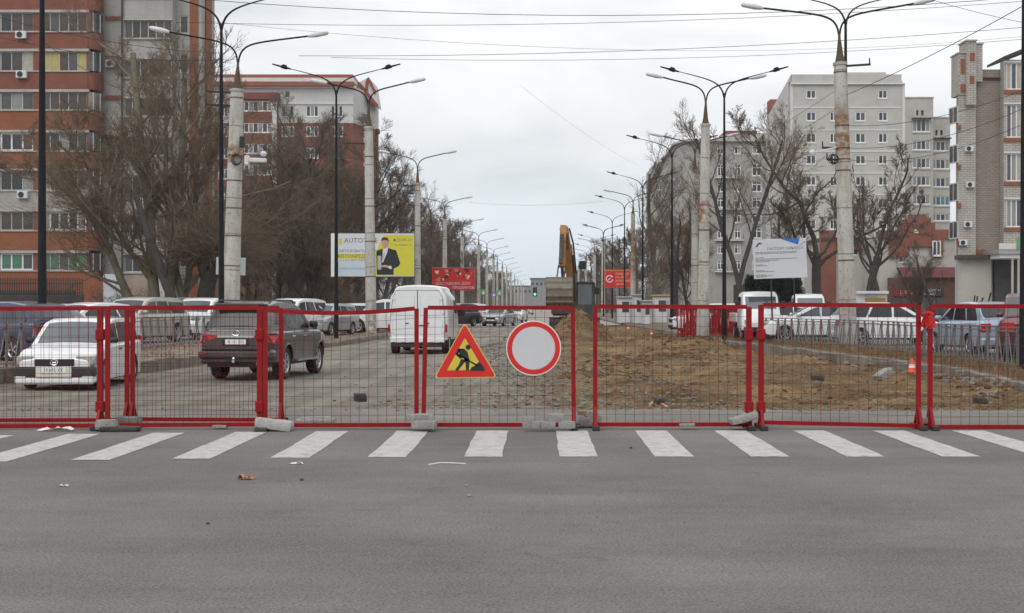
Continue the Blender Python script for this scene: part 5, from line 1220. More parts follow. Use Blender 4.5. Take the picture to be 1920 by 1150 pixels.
for sd in (1, -1):
    vs = MB(); Z = [(.44, 1.02, .03), (.60, 1.015, .07), (.76, 1.0, .115), (.885, .99, .13)]
    P0 = [(bxr - .02 + (.0 if y < .7 else (.02 if y < .8 else .10)), sd*y, z - h) for y, z, h in Z] + [(-2.02, sd*.945, .92), (-2.02, sd*.945, 1.07)] + [(bxr - .02 + (.0 if y < .7 else (.02 if y < .8 else .10)), sd*y, z + h*.75) for y, z, h in Z[::-1]]
    P1 = [(x + .12, y*.9, z) for x, y, z in P0]; n = len(P0)
    fs = [tuple(range(n)), tuple(range(2*n-1, n-1, -1))] + [(i, i+n, (i+1) % n + n, (i+1) % n) for i in range(n)]
    vs.add(P0 + P1, fs).build('tail_light', M_TAIL, c.root)
    c.box('reflector', bxr - .065, bxr + .05, min(sd*.70, sd*.82), max(sd*.70, sd*.82), .60, .64, M_TAIL, .005)
    MB().beam((.95, sd*.94, .43), (-.80, sd*.94, .43), .16, .05).build('side_step', M_CHROME if sd < 0 else M_PLAST, c.root)
    MB().tube([(.05, sd*.62, 1.80), (-.1, sd*.64, 1.86), (-1.7, sd*.64, 1.86), (-1.85, sd*.63, 1.79)], .02, 6).build('roof_rail', M_BLACK, c.root)
    # flared arch lips
    for xc in (1.45, -1.30):
        pts = [(xc + .455*math.cos(t), sd*(c.side_y(xc + .455*math.cos(t), .385 + .455*math.sin(t)) + .008), .385 + .455*math.sin(t)) for t in np.linspace(.15, math.pi - .15, 12)]
        MB().tube(pts, .022, 6).build('arch_lip', P_GREY, c.root)
c.plate('К 111 ЕХ', bxr - .022, .90, -1, .50); c.box('plate_recess', bxr - .014, bxr + .05, -.32, .32, .81, .97, M_BLACK, .01)
e_ = oval(0, 1.10, .085, .055, .012).build('emblem', M_CHROME, c.root, fix=False); e_.location = (bxr + .012, 0, 0); e_ = oval(0, 1.105, .035, .055, .01).build('emblem', M_CHROME, c.root, fix=False); e_.location = (bxr + .012, 0, 0)
MB().beam((bxr - .16, 0, .46), (bxr + .3, 0, .46), .07, .06).lathe([(.001, .48), (.03, .49), (.034, .52), (.02, .55), (.001, .555)], 10, Matrix.Translation((bxr - .15, 0, 0))).build('tow_bar', M_CHROME, c.root)
MB().tube([(bxr - .02, -.52, .40), (bxr + .4, -.52, .42)], .035, 8).build('exhaust_pipe', M_CHROME, c.root)
MB().lathe([(.1, -.12), (.33, -.10), (.36, 0), (.33, .10), (.1, .12)], 20, Matrix.Translation((-1.72, 0, .44))).build('spare_wheel', M_RUBBER, c.root, smooth=40)
MB().beam((-1.30, -.75, .38), (-1.30, .75, .38), .11, .11).build('rear_axle', M_PLAST, c.root)
MB().box(-2.33, -2.31, -.62, .62, .78, .795).build('gate_seam', M_BLACK, c.root)
# ---------------------------------------------------------- white delivery van from behind
DV = 45.0
vz = -.06; van = thing('delivery_van', 'tall white delivery van seen from behind beyond the fence', 'van', (PX(783, DV), DV, vz), R(90 - 2))
Lv = 4.85
def vsec(x, hwid, zb, zt, top):
    """half section of the van: flares to the waist and narrows to the roof"""
    r = [(hwid*.94, zb), (hwid*.985, zb + .18), (hwid, .95), (hwid*.99, 1.15), (hwid*.92, zb + (zt-zb)*.80), (top*1.0, zt - .20), (top*.95, zt - .09), (top*.84, zt - .03), (top*.5, zt + .005), (0, zt + .015)]
    return [(x, y, z) for y, z in r] + [(x, -y, z) for y, z in r[-2::-1]]
v = MB(); rows = []
for x, hwid, zb, zt, top in ((0, .93, .48, 2.20, .74), (.06, .965, .46, 2.23, .77), (.5, .985, .46, 2.25, .78), (1.6, .985, .46, 2.25, .78), (2.9, .985, .44, 2.25, .78), (3.35, .98, .42, 2.17, .74), (3.62, .975, .40, 1.90, .76), (3.95, .96, .40, 1.42, .86), (4.1, .94, .40, 1.22, .86), (4.6, .90, .40, 1.0, .78), (4.82, .80, .44, .86, .66)): rows.append(vsec(x, hwid, zb, zt, top))
v.grid(rows); n = len(rows[0]); v.add(rows[0], [tuple(range(n))]); v.add(rows[-1], [tuple(range(n))[::-1]])
v.build('body', P_WHITE, van, smooth=35)
for sd in (1, -1):
    # rear door leaf with two pressed fields
    P = [(sd*.012, .55), (sd*.86, .55), (sd*.90, .95), (sd*.885, 1.2), (sd*.80, 1.85), (sd*.70, 2.08), (sd*.012, 2.09)]
    d = MB().prism(P, -.028, .0, 'x').build('rear_door', P_WHITE, van)
    MB().tube([(-.029, y, z) for y, z in P[1:]], .009, 4, False).build('door_seam', mat('seam_grey', (.16, .16, .16), .8, .1, 4), d, fix=False)
    for Q in ([(.10, 1.28), (.76, 1.28), (.70, 1.80), (.62, 1.88), (.10, 1.90), (.10, 1.28)], [(.10, .66), (.78, .66), (.82, .95), (.80, 1.16), (.10, 1.16), (.10, .66)]):
        MB().tube([(-.030, sd*y, z) for y, z in Q], .011, 4, False).build('pressed_edge', mat('edge_grey', (.45, .45, .46), .6, .1, 4), d, fix=False)
    f = MB().prism([(sd*.10, 1.28), (sd*.76, 1.28), (sd*.70, 1.80), (sd*.62, 1.88), (sd*.10, 1.90)], -.043, -.0285, 'x'); f.build('pressed_field', P_WHITE, d)
    f = MB().prism([(sd*.10, .66), (sd*.78, .66), (sd*.82, .95), (sd*.80, 1.16), (sd*.10, 1.16)], -.040, -.0285, 'x'); f.build('pressed_field', P_WHITE, d)
    for zz in (.75, 1.35, 1.8): MB().bev(-.06, -.02, min(sd*.80, sd*.86)*(.93 if zz > 1.5 else 1), max(sd*.80, sd*.86)*(.93 if zz > 1.5 else 1), zz - .05, zz + .05, .008).build('hinge', P_WHITE, d)
    MB().bev(-.03, .08, min(sd*.90, sd*.965), max(sd*.90, sd*.965), .72, .98, .01).build('tail_light', M_TAIL, van)
    MB().bev(-.02, .10, min(sd*.90, sd*.955), max(sd*.90, sd*.955), .60, .72, .01).build('rear_lamp', M_LENS, van)
    for yy, m_ in ((.78, M_BLACK), (.45, M_TAIL), (.18, M_BLACK)): MB().bev(-.07, .0, sd*yy - .06, sd*yy + .06, .385, .43, .006).build('bumper_lamp', m_, van)
    MB().bev(3.25, 3.42, min(sd*1.02, sd*1.26), max(sd*1.02, sd*1.26), 1.22, 1.58, .04).build('mirror', M_BLACK, van)
    vs = [(2.55, sd*.968, 1.32), (3.38, sd*.972, 1.32), (3.30, sd*.93, 1.74), (2.55, sd*.925, 1.78)]
    MB().add([(x, y + sd*.012, z) for x, y, z in vs] + [(x, y - sd*.03, z) for x, y, z in vs], [(0, 1, 2, 3), (7, 6, 5, 4), (0, 4, 5, 1), (1, 5, 6, 2), (2, 6, 7, 3), (3, 7, 4, 0)]).build('side_window', M_GLASS, van)
    MB().beam((.2, sd*.99, 1.12), (2.4, sd*.99, 1.12), .02, .04).build('side_moulding', P_WHITE, van)
    for x in (.95, 3.85): add_wheel(van, x, sd*.84, .36, .24, sd, 6, M_GALV)
MB().bev(-.075, .05, -.88, .88, .38, .56, .03).build('rear_bumper', P_WHITE, van)
MB().box(.05, 4.6, -.86, .86, .30, .50).build('underbody', M_PLAST, van)
MB().bev(-.01, .15, -.8, .8, .24, .375, .02).build('bumper_beam', M_PLAST, van)
MB().box(-.034, -.0285, -.012, .012, .55, 2.09).build('door_seam', M_BLACK, van)
MB().bev(-.075, -.03, -.35, -.05, .93, .96, .008).build('door_handle', M_BLACK, van)
for sd in (.34, -.34):
    MB().bev(-.06, -.03, sd - .05, sd + .05, 1.0, 1.03, .006).build('door_handle', M_BLACK, van)
MB().beam((.95, -.8, .36), (.95, .8, .36), .12, .12).lathe([(.02, -.2), (.16, -.12), (.17, .12), (.02, .2)], 12, Matrix.Translation((.95, 0, .36))).build('rear_axle', M_PLAST, van)
MB().bev(1.5, 2.2, -.35, .35, .2, .4, .03).build('fuel_tank', M_PLAST, van)
# ---------------------------------------------------------- parked rows, left
G1 = 'cars parked behind the guard fences'
generic('hatch', 'dark blue hatchback cut by the left picture edge', 12, 36.5, 60, P_DBLUE, glass=M_GLASSB)
generic('sedan', 'white sedan behind the blue hatchback at the left edge', 60, 45, 62, P_WHITE)
generic('sedan', 'white sedan right of the thick black lamp post, front half hidden', 120, 53, 70, P_WHITE)
generic('hatch', 'white rounded hatchback above the white station wagon, left one of two', 158, 49, 150, P_WHITE)
generic('wagon', 'white wagon above the station wagon, right one of two', 196, 57, 150, P_WHITE)
generic('suv', 'beige-grey off-roader behind the double fence posts on the left', 260, 53, 162, P_BEIGE)
generic('suv', 'dark off-roader with a pale roof edge under the big bare tree', 318, 68, 158, P_DARK, rails=True)
generic('suv', 'white off-roader facing the street left of the stout concrete post', 378, 59, 172, P_WHITE, glass=M_GLASSB)
generic('sedan', 'pale blue sedan behind the roof of the grey off-roader', 462, 60, 100, P_BLUE)
generic('suv', 'white double-cab car behind the right end of the grey off-roader', 545, 64, 160, P_WHITE)
generic('wagon', 'pale silver wagon left of the second black lamp post', 612, 66, 165, P_SILVER, glass=M_GLASSB)
generic('hatch', 'white hatchback just right of the second black lamp post', 652, 74, 120, P_WHITE)
generic('sedan', 'white car nose behind the second concrete post', 690, 78, 100, P_WHITE)
generic('suv', 'white car with blue-tinted windows left of the delivery van', 722, 72, 95, P_WHITE, glass=M_GLASSB)
# parked rows, right
generic('wagon', 'white wagon behind the stack of red barriers', 1335, 72, 98, P_WHITE)
generic('sedan', 'white sedan under the white project board, rear row', 1478, 62, -80, P_WHITE)
generic('sedan', 'white sedan with a sloping windscreen under the project board, front row', 1532, 55, 88, P_WHITE, glass=M_GLASSB)
generic('hatch', 'white hatchback right of the rust-stained concrete post', 1664, 50.5, -88, P_WHITE)
generic('hatch', 'pale blue hatchback behind the rightmost panel', 0, 41.0, 6, P_BLUE, x=13.05)
generic('suv', 'wine-red off-roader with bright tail lights at the right picture edge', 0, 36.0, -20, P_WINE, x=13.0)
# small white trucks on the right
def truck(label, px, D, rz):
    t = thing('small_truck', label, 'truck', (PX(px, D), D, .11), R(rz + 90), 'small white trucks on the right parking lot')
    m_ = MB(); rows = []
    for x, w_, zb, zt, tp in ((-.0, .80, .5, 1.95, .72), (.9, .80, .5, 1.98, .72), (1.25, .80, .5, 1.90, .70), (1.62, .80, .45, 1.25, .74), (1.75, .78, .42, 1.05, .72), (1.85, .70, .42, .7, .66)):
        rows.append([(x, w_, zb), (x, w_, (zb+zt)/2*1.05), (x, tp, zt - .08), (x, tp*.9, zt), (x, 0, zt + .02)] + [(x, -y, z) for x, y, z in [(x, tp*.9, zt), (x, tp, zt - .08), (x, w_, (zb+zt)/2*1.05), (x, w_, zb)]])
    m_.grid(rows); n = len(rows[0]); m_.add(rows[0], [tuple(range(n))]); m_.add(rows[-1], [tuple(range(n))[::-1]]); m_.build('cab', P_WHITE, t, smooth=35)
    MB().prism([(1.345, 1.78), (1.625, 1.30), (1.59, 1.29), (1.31, 1.77)], -.62, .62, 'y').build('windscreen', M_GLASSB, t)
    MB().prism([(-.62, 1.35), (.62, 1.35), (.58, 1.82), (-.58, 1.82)], -.012, -.002, 'x').build('rear_window', M_GLASSB, t)
    for sd in (1, -1):
        MB().prism([(.25, 1.28), (1.2, 1.28), (1.08, 1.78), (.25, 1.78)], sd*.775, sd*.80, 'y').build('side_window', M_GLASS, t)
        MB().bev(1.25, 1.4, min(sd*.84, sd*1.02), max(sd*.84, sd*1.02), 1.3, 1.6, .03).build('mirror', M_BLACK, t)
        MB().bev(1.78, 1.90, min(sd*.45, sd*.70), max(sd*.45, sd*.70), .68, .84, .02).build('headlight', M_LENS, t)
        for x in (1.15, -1.6): add_wheel(t, x, sd*.68, .31, .2, sd, 6, M_GALV)
    MB().bev(-2.8, -.08, -.84, .84, .72, 1.10, .02).build('load_bed', P_WHITE, t); MB().box(-2.7, 1.6, -.6, .6, .45, .72).build('chassis', M_PLAST, t); MB().bev(1.80, 1.92, -.74, .74, .36, .54, .02).build('front_bumper', M_PLAST, t)
truck('small white truck cab beside the right end of the red barrier stack', 1418, 58, 178)
truck('small white truck cab standing behind the project board posts', 1512, 70, 176)
# cars on the far street
G2 = 'cars driving on the far street'
for (k_, lab, px, D, rz, pm) in (('sedan', 'grey sedan coming along the far street left of the round sign', 936, 106, 165, P_SILVER), ('wagon', 'white wagon behind the grey sedan on the far street', 968, 128, 172, P_WHITE), ('sedan', 'mint sedan waiting by the left posts on the far street', 945, 150, 20, P_GREEN), ('suv', 'dark car on the far street beside the van', 853, 104, 150, P_DARK), ('suv', 'white car at the foot of the red billboard', 868, 122, 100, P_WHITE), ('hatch', 'white hatchback far down the street, right of the mint sedan', 977, 185, 178, P_WHITE), ('wagon', 'white wagon farthest down the street before the signals', 990, 230, 178, P_WHITE), ('sedan', 'silver sedan far off by the left kerb', 962, 205, 178, P_SILVER)):
    generic(k_, lab, px, D, rz, pm, z=-.07, group=G2, name='car')
# ================================================================== EXCAVATOR
M_EXO = mat('excavator_orange', (.40, .185, .055), .6, .15, 2, dirt=(.20, .12, .065), dscale=1.6, dlo=.42, dhi=.72); M_EXD = mat('excavator_dark', (.05, .05, .05), .6, .2, 3, dirt=(.16, .13, .10), dscale=2, dlo=.5, dhi=.8)
M_BUCK = mat('bucket_steel', (.20, .175, .14), .6, .25, 4, metal=.2, dirt=(.16, .12, .08), dscale=3, dlo=.45, dhi=.7)
DE = 84.0; ke = DE/FPX; ex = thing('excavator', 'orange excavator behind the soil mound with its bucket raised', 'excavator', (PX(1076, DE), DE, -.1))
def E(px, py): return (px - 1076)*ke, PZ(py, DE) + .1
for sd in (-1, 1):
    m_ = MB(); m_.prism([(-1.9, .35), (-1.6, .05), (1.6, .05), (1.9, .35), (1.9, .6), (1.6, .85), (-1.6, .85), (-1.9, .6)], sd*1.2 - .28, sd*1.2 + .28, 'x')
    for i in range(14): m_.bev(sd*1.2 - .3, sd*1.2 + .3, -1.7 + i*.25, -1.5 + i*.25, .845, .90, .01); m_.bev(sd*1.2 - .3, sd*1.2 + .3, -1.92, -1.86, .1 + .05*i, .13 + .05*i, .005)
    m_.build('track', M_EXD, ex)
MB().bev(-.9, .9, -1.2, 1.2, .4, .95, .05).build('undercarriage', M_EXD, ex)
MB().bev(-1.35, 1.35, -1.5, 2.3, 1.0, 1.75, .12).build('house', M_EXD, ex); MB().bev(-1.3, .35, .3, 2.25, 1.74, 2.15, .12).build('engine_cover', M_EXO, ex); MB().bev(-1.35, 1.35, 2.0, 2.9, 1.02, 2.0, .2).build('counterweight', M_EXD, ex)
cx0, cz0 = E(1077, 584); cx1, cz1 = E(1113, 529)
cb = MB()
for x in (cx0 + .06, cx1 - .06):
    cb.beam((x, -1.55, cz0), (x, -1.50, cz1 - .1), .2, .14, (0, 1, 0)); cb.beam((x, 0, cz0), (x, 0, cz1 - .1), .14, .11, (0, 1, 0))
cb.bev(cx0, cx1, -1.65, .1, cz1 - .14, cz1, .04); cb.bev(cx0, cx1, -1.60, .05, cz0 - .4, cz0 + .42, .04); cb.box(cx0 + .05, cx1 - .05, -.02, .04, cz0, cz1 - .1)
cab_ = cb.build('cab', M_EXD, ex)
MB().box(cx0 + .17, cx1 - .17, -1.56, -1.545, cz0 + .42, cz1 - .14).build('front_glass', mat('cab_glass', (.13, .145, .16), .12, .2, 1, spec=.7), cab_)
for x in (cx0 + .02, cx1 - .03): MB().box(x - .006, x + .006, -1.45, -.05, cz0 + .42, cz1 - .14).build('side_glass', M_GLASS, cab_)
MB().bev(cx1, cx1 + .28, -1.7, -1.6, cz1 - .75, cz1 - .35, .03).tube([(cx1 - .05, -1.6, cz1 - .3), (cx1 + .14, -1.65, cz1 - .35)], .02, 5).build('mirror', M_BLACK, ex)
# boom: from the house up and towards the camera, then the stick hangs down with the bucket
def YZ(px, py, dy): return Vector(((px - 1076)*ke, dy, PZ(py, DE) + .1))
b0, b1, b2, b3 = YZ(1074, 566, -1.2), YZ(1069, 520, -2.2), YZ(1062, 470, -3.2), YZ(1056, 440, -4.6)
bm_ = MB()
for a, b_, wd, ht in ((b0, b1, .46, .65), (b1, b2, .42, .70), (b2, b3, .36, .50)): bm_.beam(a, b_ + (b_-a)*.04, wd, ht, (0, 0, 1))
bm_.build('boom', M_EXO, ex)
bh = MB(); bh.tube([b1 + Vector((.3, -.1, .2)), b2 + Vector((.32, -.2, .3)), b3 + Vector((.26, -.1, .1))], .05, 6); bh.tube([b1 + Vector((-.3, -.1, .2)), b2 + Vector((-.3, -.2, .3)), b3 + Vector((-.26, -.1, .1))], .04, 6); bh.bev(.55, .95, -2.6, -2.2, b2.z - 1.2, b2.z - .7, .05, M=Matrix.Translation((-.3, 0, 0))); bh.build('hydraulic_hose', M_BLACK, ex)
for sx_ in (-.36, .30): MB().tube([YZ(1068, 566, -1.8) + Vector((sx_, 0, 0)), b2 + Vector((sx_, .1, -.4))], .09, 8).build('boom_cylinder', M_EXD, ex)
s0 = YZ(1053.5, 433, -4.5); s1 = YZ(1051, 505, -5.1); s2 = YZ(1047, 530, -5.2)
MB().beam(s0, YZ(1052, 462, -4.8), .36, .5, (0, 1, 0)).beam(YZ(1052, 462, -4.8), s1, .36, .45, (0, 1, 0)).build('stick', M_EXO, ex)
MB().tube([YZ(1051, 448, -5.2), YZ(1048, 500, -5.6)], .12, 10).build('stick_cylinder', M_EXD, ex)
m_ = MB()
for sx_ in (-.2, .2): m_.beam(s1 + Vector((sx_, -.1, .1)), s2 + Vector((sx_, -.2, 0)), .08, .16, (0, 1, 0))
m_.bev(-.3, .3, -5.55, -5.05, s2.z - .5, s2.z + .2, .04, M=Matrix.Translation((s2.x, 0, 0))); m_.build('bucket_link', M_EXD, ex)
# bucket: curved shell seen from outside with ribs and teeth along its lower lip
xa, _ = E(1023, 0); xb_, _ = E(1068, 0); zt_, zb_ = PZ(525, DE) + .1, PZ(574, DE) + .1
prof = [(-5.1, zt_ - .02), (-5.7, zt_), (-6.05, zt_ - .25), (-6.2, zt_ - .6), (-6.18, zt_ - 1.0), (-6.0, zb_ + .25), (-5.75, zb_ + .02)]
m_ = MB()
inner = [(y + .06*(1 if i < 99 else 0), z - (.05 if i < 3 else 0)) for i, (y, z) in enumerate(prof)]
m_.grid([[(xa, y, z), (xb_, y, z)] for y, z in prof]); m_.grid([[(xa, y, z), (xb_, y, z)] for y, z in inner])
for xx in (xa, xb_): m_.prism([(y, z) for y, z in prof] + [(-5.2, zb_ + .5)], xx - .03, xx + .03, 'x')
bk = m_.build('bucket', M_BUCK, ex)
for i in range(1, 6):
    y, z = prof[i]; MB().bev(xa - .02, xb_ + .02, y - .035, y + .01, z - .06, z + .06, .012).build('bucket_rib', M_BUCK, bk)
for i in range(5):
    x = xa + .12 + (xb_-xa-.24)*i/4; MB().prism([(-5.85, zb_ + .12), (-5.72, zb_ - .22), (-5.66, zb_ - .22), (-5.68, zb_ + .12)], x - .06, x + .06, 'x').build('bucket_tooth', M_EXD, bk)
# ================================================================== BUILDINGS
B_RED = brickmat('brick_red', (.235, .072, .045), (.19, .058, .038), (.21, .11, .08), .27, .09, .012, .22, (.20, .075, .05))
B_ORANGE = brickmat('brick_orange', (.285, .088, .036), (.24, .072, .032), (.25, .12, .07), .27, .09, .012, .18, (.24, .085, .05))
B_GREYW = brickmat('brick_pale', (.43, .415, .39), (.39, .375, .35), (.28, .27, .26), .27, .09, .01, .12, (.25, .235, .22))
B_CREAM = brickmat('brick_cream', (.46, .43, .385), (.41, .38, .34), (.22, .20, .18), .5, .19, .022, .12, (.27, .24, .21))
B_BROWN = brickmat('brick_brown', (.33, .265, .225), (.27, .215, .18), (.20, .175, .16), .5, .19, .03, .12, (.19, .16, .14))
B_PLAST = mat('plaster_white', (.55, .545, .53), .9, .05, .6, dirt=(.42, .41, .39), dscale=.5, dlo=.5, dhi=.9)
B_PLASG = mat('plaster_grey', (.49, .475, .445), .9, .06, .6, dirt=(.32, .31, .29), dscale=.4, dlo=.5, dhi=.9)
B_TRIM = mat('trim_white', (.62, .615, .60), .85, .05, 1, dirt=(.42, .40, .37), dscale=1.1, dlo=.55, dhi=.85)
B_PANEL = mat('panel_beige', (.45, .43, .395), .9, .08, .5, dirt=(.28, .26, .23), dscale=.35, dlo=.5, dhi=.85)
B_ROOFR = mat('roof_red', (.27, .075, .055), .7, .12, .6)
B_DARKR = mat('roof_dark', (.07, .055, .05), .8, .2, .6)
B_GREYC = mat('slab_grey', (.45, .43, .40), .9, .12, 1, dirt=(.30, .28, .25), dscale=.8, dlo=.5, dhi=.8)
B_WINE = mat('wine_panel', (.20, .05, .045), .75, .2, .8)
PANES = [mat('pane_dark', (.022, .026, .030), .06, .4, .5, spec=.7), mat('pane_brown', (.07, .05, .042), .1, .4, .7, spec=.6), mat('pane_grey', (.085, .09, .093), .1, .3, .6, spec=.5), mat('pane_pale', (.26, .26, .25), .2, .2, .6), mat('pane_curtain', (.40, .37, .32), .3, .2, 2)]
M_FRAMEG = mat('window_grey', (.50, .49, .47), .5, .1, 2); B_TRIMD = mat('trim_dull', (.42, .40, .37), .9, .12, 1, dirt=(.28, .25, .22), dscale=1.1, dlo=.5, dhi=.8); PANE_W = mat('pane_warm', (.24, .21, .18), .15, .3, .6, spec=.6)
PANE_Y = mat('pane_yellow', (.42, .36, .12), .3, .2, 1); PANE_G = mat('pane_green', (.08, .20, .13), .12, .3, .6); PANE_T = mat('pane_teal', (.07, .20, .22), .1, .3, .6)
WC = {}
def window(root, x0, x1, z0, z1, y, n, frame=None, panes=None, sill=True, bar=.06, rowsplit=0, depth=.08, name='window', M=None, weights=(6, 2, 3, 2, 1)):
    """glazed window in local facade coordinates: frame with mullions, each pane an object of its own"""
    w_, h = x1 - x0, z1 - z0; frame = frame or M_FRAMEW; key = ('f', round(w_, 2), round(h, 2), n, round(bar, 3), frame.name, rowsplit, sill)
    if key not in WC:
        m_ = MB(); b = bar
        m_.box(0, b, 0, depth, 0, h); m_.box(w_ - b, w_, 0, depth, 0, h); m_.box(b, w_ - b, 0, depth, 0, b); m_.box(b, w_ - b, 0, depth, h - b, h)
        for i in range(1, n): m_.box(w_*i/n - b/2, w_*i/n + b/2, .004, depth, b, h - b)
        if rowsplit:
            for i in range(n): m_.box(w_*i/n + b/2 + (b/2 if i == 0 else 0), w_*(i+1)/n - b/2 - (b/2 if i == n-1 else 0), .006, depth, h*rowsplit - b/2, h*rowsplit + b/2)
        if sill: m_.box(-.06, w_ + .06, -.14, .10, -.10, -.004)
        WC[key] = m_.mesh('window', frame)
    o = inst(name, WC[key], root, (x0, y, z0))
    pw = w_/n; kp = ('p', round(pw, 2), round(h, 2))
    for i in range(n):
        m_ = (panes[i % len(panes)] if panes else random.choices(PANES, weights)[0]); k2 = kp + (m_.name,)
        if k2 not in WC: WC[k2] = MB().box(bar*.4, pw - bar*.4, depth*.55, depth*.75, bar*.5, h - bar*.5).mesh('pane', m_)
        inst('pane', WC[k2], o, (pw*i, 0, 0))
    return o
def facade(name, root, m, x0, x1, z0, z1, y, holes, depth=.25, back=8.0, mats_side=None, side_l=True, side_r=True, label=None):
    """front wall in the XZ plane at y with real openings and reveals, side walls and top going back"""
    xs_ = sorted({x0, x1} | {min(max(a, x0), x1) for h in holes for a in h[:2]}); zs_ = sorted({z0, z1} | {min(max(a, z0), z1) for h in holes for a in h[2:]})
    m_ = MB()
    for i in range(len(xs_)-1):
        for j in range(len(zs_)-1):
            cx, cz = (xs_[i]+xs_[i+1])/2, (zs_[j]+zs_[j+1])/2
            if any(h[0] < cx < h[1] and h[2] < cz < h[3] for h in holes): continue
            m_.add([(xs_[i], y, zs_[j]), (xs_[i+1], y, zs_[j]), (xs_[i+1], y, zs_[j+1]), (xs_[i], y, zs_[j+1])], [(0, 1, 2, 3)])
    for a, b, c, d in holes:
        a, b, c, d = max(a, x0), min(b, x1), max(c, z0), min(d, z1)
        m_.add([(a, y, c), (b, y, c), (b, y, d), (a, y, d), (a, y+depth, c), (b, y+depth, c), (b, y+depth, d), (a, y+depth, d)], [(0, 4, 5, 1), (1, 5, 6, 2), (2, 6, 7, 3), (3, 7, 4, 0), (4, 7, 6, 5)])
    if side_l: m_.add([(x0, y, z0), (x0, y+back, z0), (x0, y+back, z1), (x0, y, z1)], [(3, 2, 1, 0)])
    if side_r: m_.add([(x1, y, z0), (x1, y+back, z0), (x1, y+back, z1), (x1, y, z1)], [(0, 1, 2, 3)])
    m_.add([(x0, y, z1), (x1, y, z1), (x1, y+back, z1), (x0, y+back, z1)], [(0, 1, 2, 3)])
    m_.add([(x0, y+back, z0), (x1, y+back, z0), (x1, y+back, z1), (x0, y+back, z1)], [(3, 2, 1, 0)])
    return m_.build(name, m, root, fix=False, label=label)
def part(name, root, m, x0, x1, y0, y1, z0, z1, b=None, label=None):
    m_ = MB(); (m_.bev(x0, x1, y0, y1, z0, z1, b) if b else m_.box(x0, x1, y0, y1, z0, z1)); return m_.build(name, m, root, label=label)
AC = None
def ac_unit(root, x, z, y, sz=.9):
    o = MB().bev(-.42*sz, .42*sz, -.34, -.02, -.30*sz, .30*sz, .03).build('air_conditioner', M_LAMPW, root); o.location = (x, y, z)
    f = MB().lathe([(.001, 0), (.22*sz, 0), (.235*sz, .015), (.235*sz, -.01)], 16, Matrix.Translation((-.08*sz, -.345, 0)) @ Matrix.Rotation(R(90), 4, 'X')).build('fan_grille', M_PLAST, o, fix=False)
    return o
class FB:
    """building whose facade coordinates are read off the photo: X(px), Z(py) at its own distance"""
    def __init__(s, name, label, D, px, cat='apartment block'):
        s.D = D; s.px = px; s.k = D/FPX; s.root = thing(name, label, cat, (PX(px, D), D, 0))
    def X(s, px): return (px - s.px)*s.k
    def Z(s, py): return PZ(py, s.D)
    def hole(s, a, b, t, u): return (s.X(a), s.X(b), s.Z(u), s.Z(t))
    def win(s, a, b, t, u, n, y=.12, **kw): return window(s.root, s.X(a), s.X(b), s.Z(u), s.Z(t), y, n, **kw)
# ---------------------------------------------------------- tall red brick block, left
b = FB('brick_apartment_block', 'tall red and white brick apartment block at the left edge', 100, 90)
rows = [(-52, -15), (24, 59), (97, 133), (173, 206), (249, 283), (321, 357), (397, 432), (475, 507)]
ZB = -.1
# bay A: broad balconies with brick parapets
holes = []
for t, u in rows: holes += [b.hole(-58, 62, t, u), b.hole(76, 162, t, u)]
facade('wall', b.root, B_RED, b.X(-75), b.X(166), ZB, b.Z(-90), 0, holes, .9, 6, side_r=False)
for i, (t, u) in enumerate(rows):
    sp = {2: [PANE_Y, PANE_Y, PANES[1], PANES[2]], 4: [PANES[0], PANES[0], PANES[3]], 7: [PANE_G, PANE_G, PANES[2]]}.get(i)
    b.win(-58, -1, t, u, 3, y=.12, frame=M_FRAMEG); b.win(0, 62, t, u, 3, y=.12, panes=([PANES[0], PANES[0], PANES[1]] if i in (4,) else [PANE_G, PANE_G, PANES[2]] if i == 7 else None), bar=.11 if i in (4, 7) else .055, frame=None if i in (4, 7) else M_FRAMEG, sill=False)
    b.win(76, 162, t, u, 5, y=.12, panes=sp, bar=.12 if i == 6 else .05, frame=None if i == 6 else M_FRAMEG, sill=False, weights=(4, 6, 4, 0.5, 0.3))
    part('slab_band', b.root, B_TRIMD, b.X(-76), b.X(167), -.10, .3, b.Z(t) + .002, b.Z(t - 5))
    part('sill_band', b.root, B_TRIMD, b.X(-76), b.X(167), -.14, .3, b.Z(u + 2.5), b.Z(u) - .002)
    # rounded corner balcony at the right end
    m_ = MB(); r_ = (b.X(185) - b.X(166)); n = 8
    def arc(z, rr): return [(b.X(166) + rr*math.sin(a), r_ - rr*math.cos(a) if False else (r_*1.6)*(1 - math.cos(a)), z) for a in np.linspace(0, math.pi/2, n)]
    nxt = rows[i+1][0] - 5 if i+1 < len(rows) else 545
    m_.grid([arc(b.Z(nxt), r_), arc(b.Z(u + 2.5), r_)]); m_.build('corner_parapet', B_GREYW if i == 5 else B_RED, b.root, fix=False, smooth=60)
    m_ = MB(); m_.grid([arc(b.Z(u), r_*.93), arc(b.Z(t), r_*.93)]); m_.build('corner_glazing', PANES[2] if i % 3 else PANE_W, b.root, fix=False, smooth=60)
    m_ = MB()
    for k in (2, 5):
        p = arc(0, r_*.97)[k]; m_.box(p[0] - .03, p[0] + .03, p[1] - .03, p[1] + .03, b.Z(u), b.Z(t))
    m_.build('corner_mullion', M_FRAMEG, b.root)
    if i+1 < len(rows):
        part('parapet', b.root, B_GREYW if i == 5 else (B_ORANGE if i >= 3 else B_RED), b.X(-74), b.X(165), -.06, -.002, b.Z(nxt + 0.5), b.Z(u + 3))
part('parapet', b.root, B_ORANGE, b.X(-74), b.X(185), -.06, .4, b.Z(560), b.Z(510))
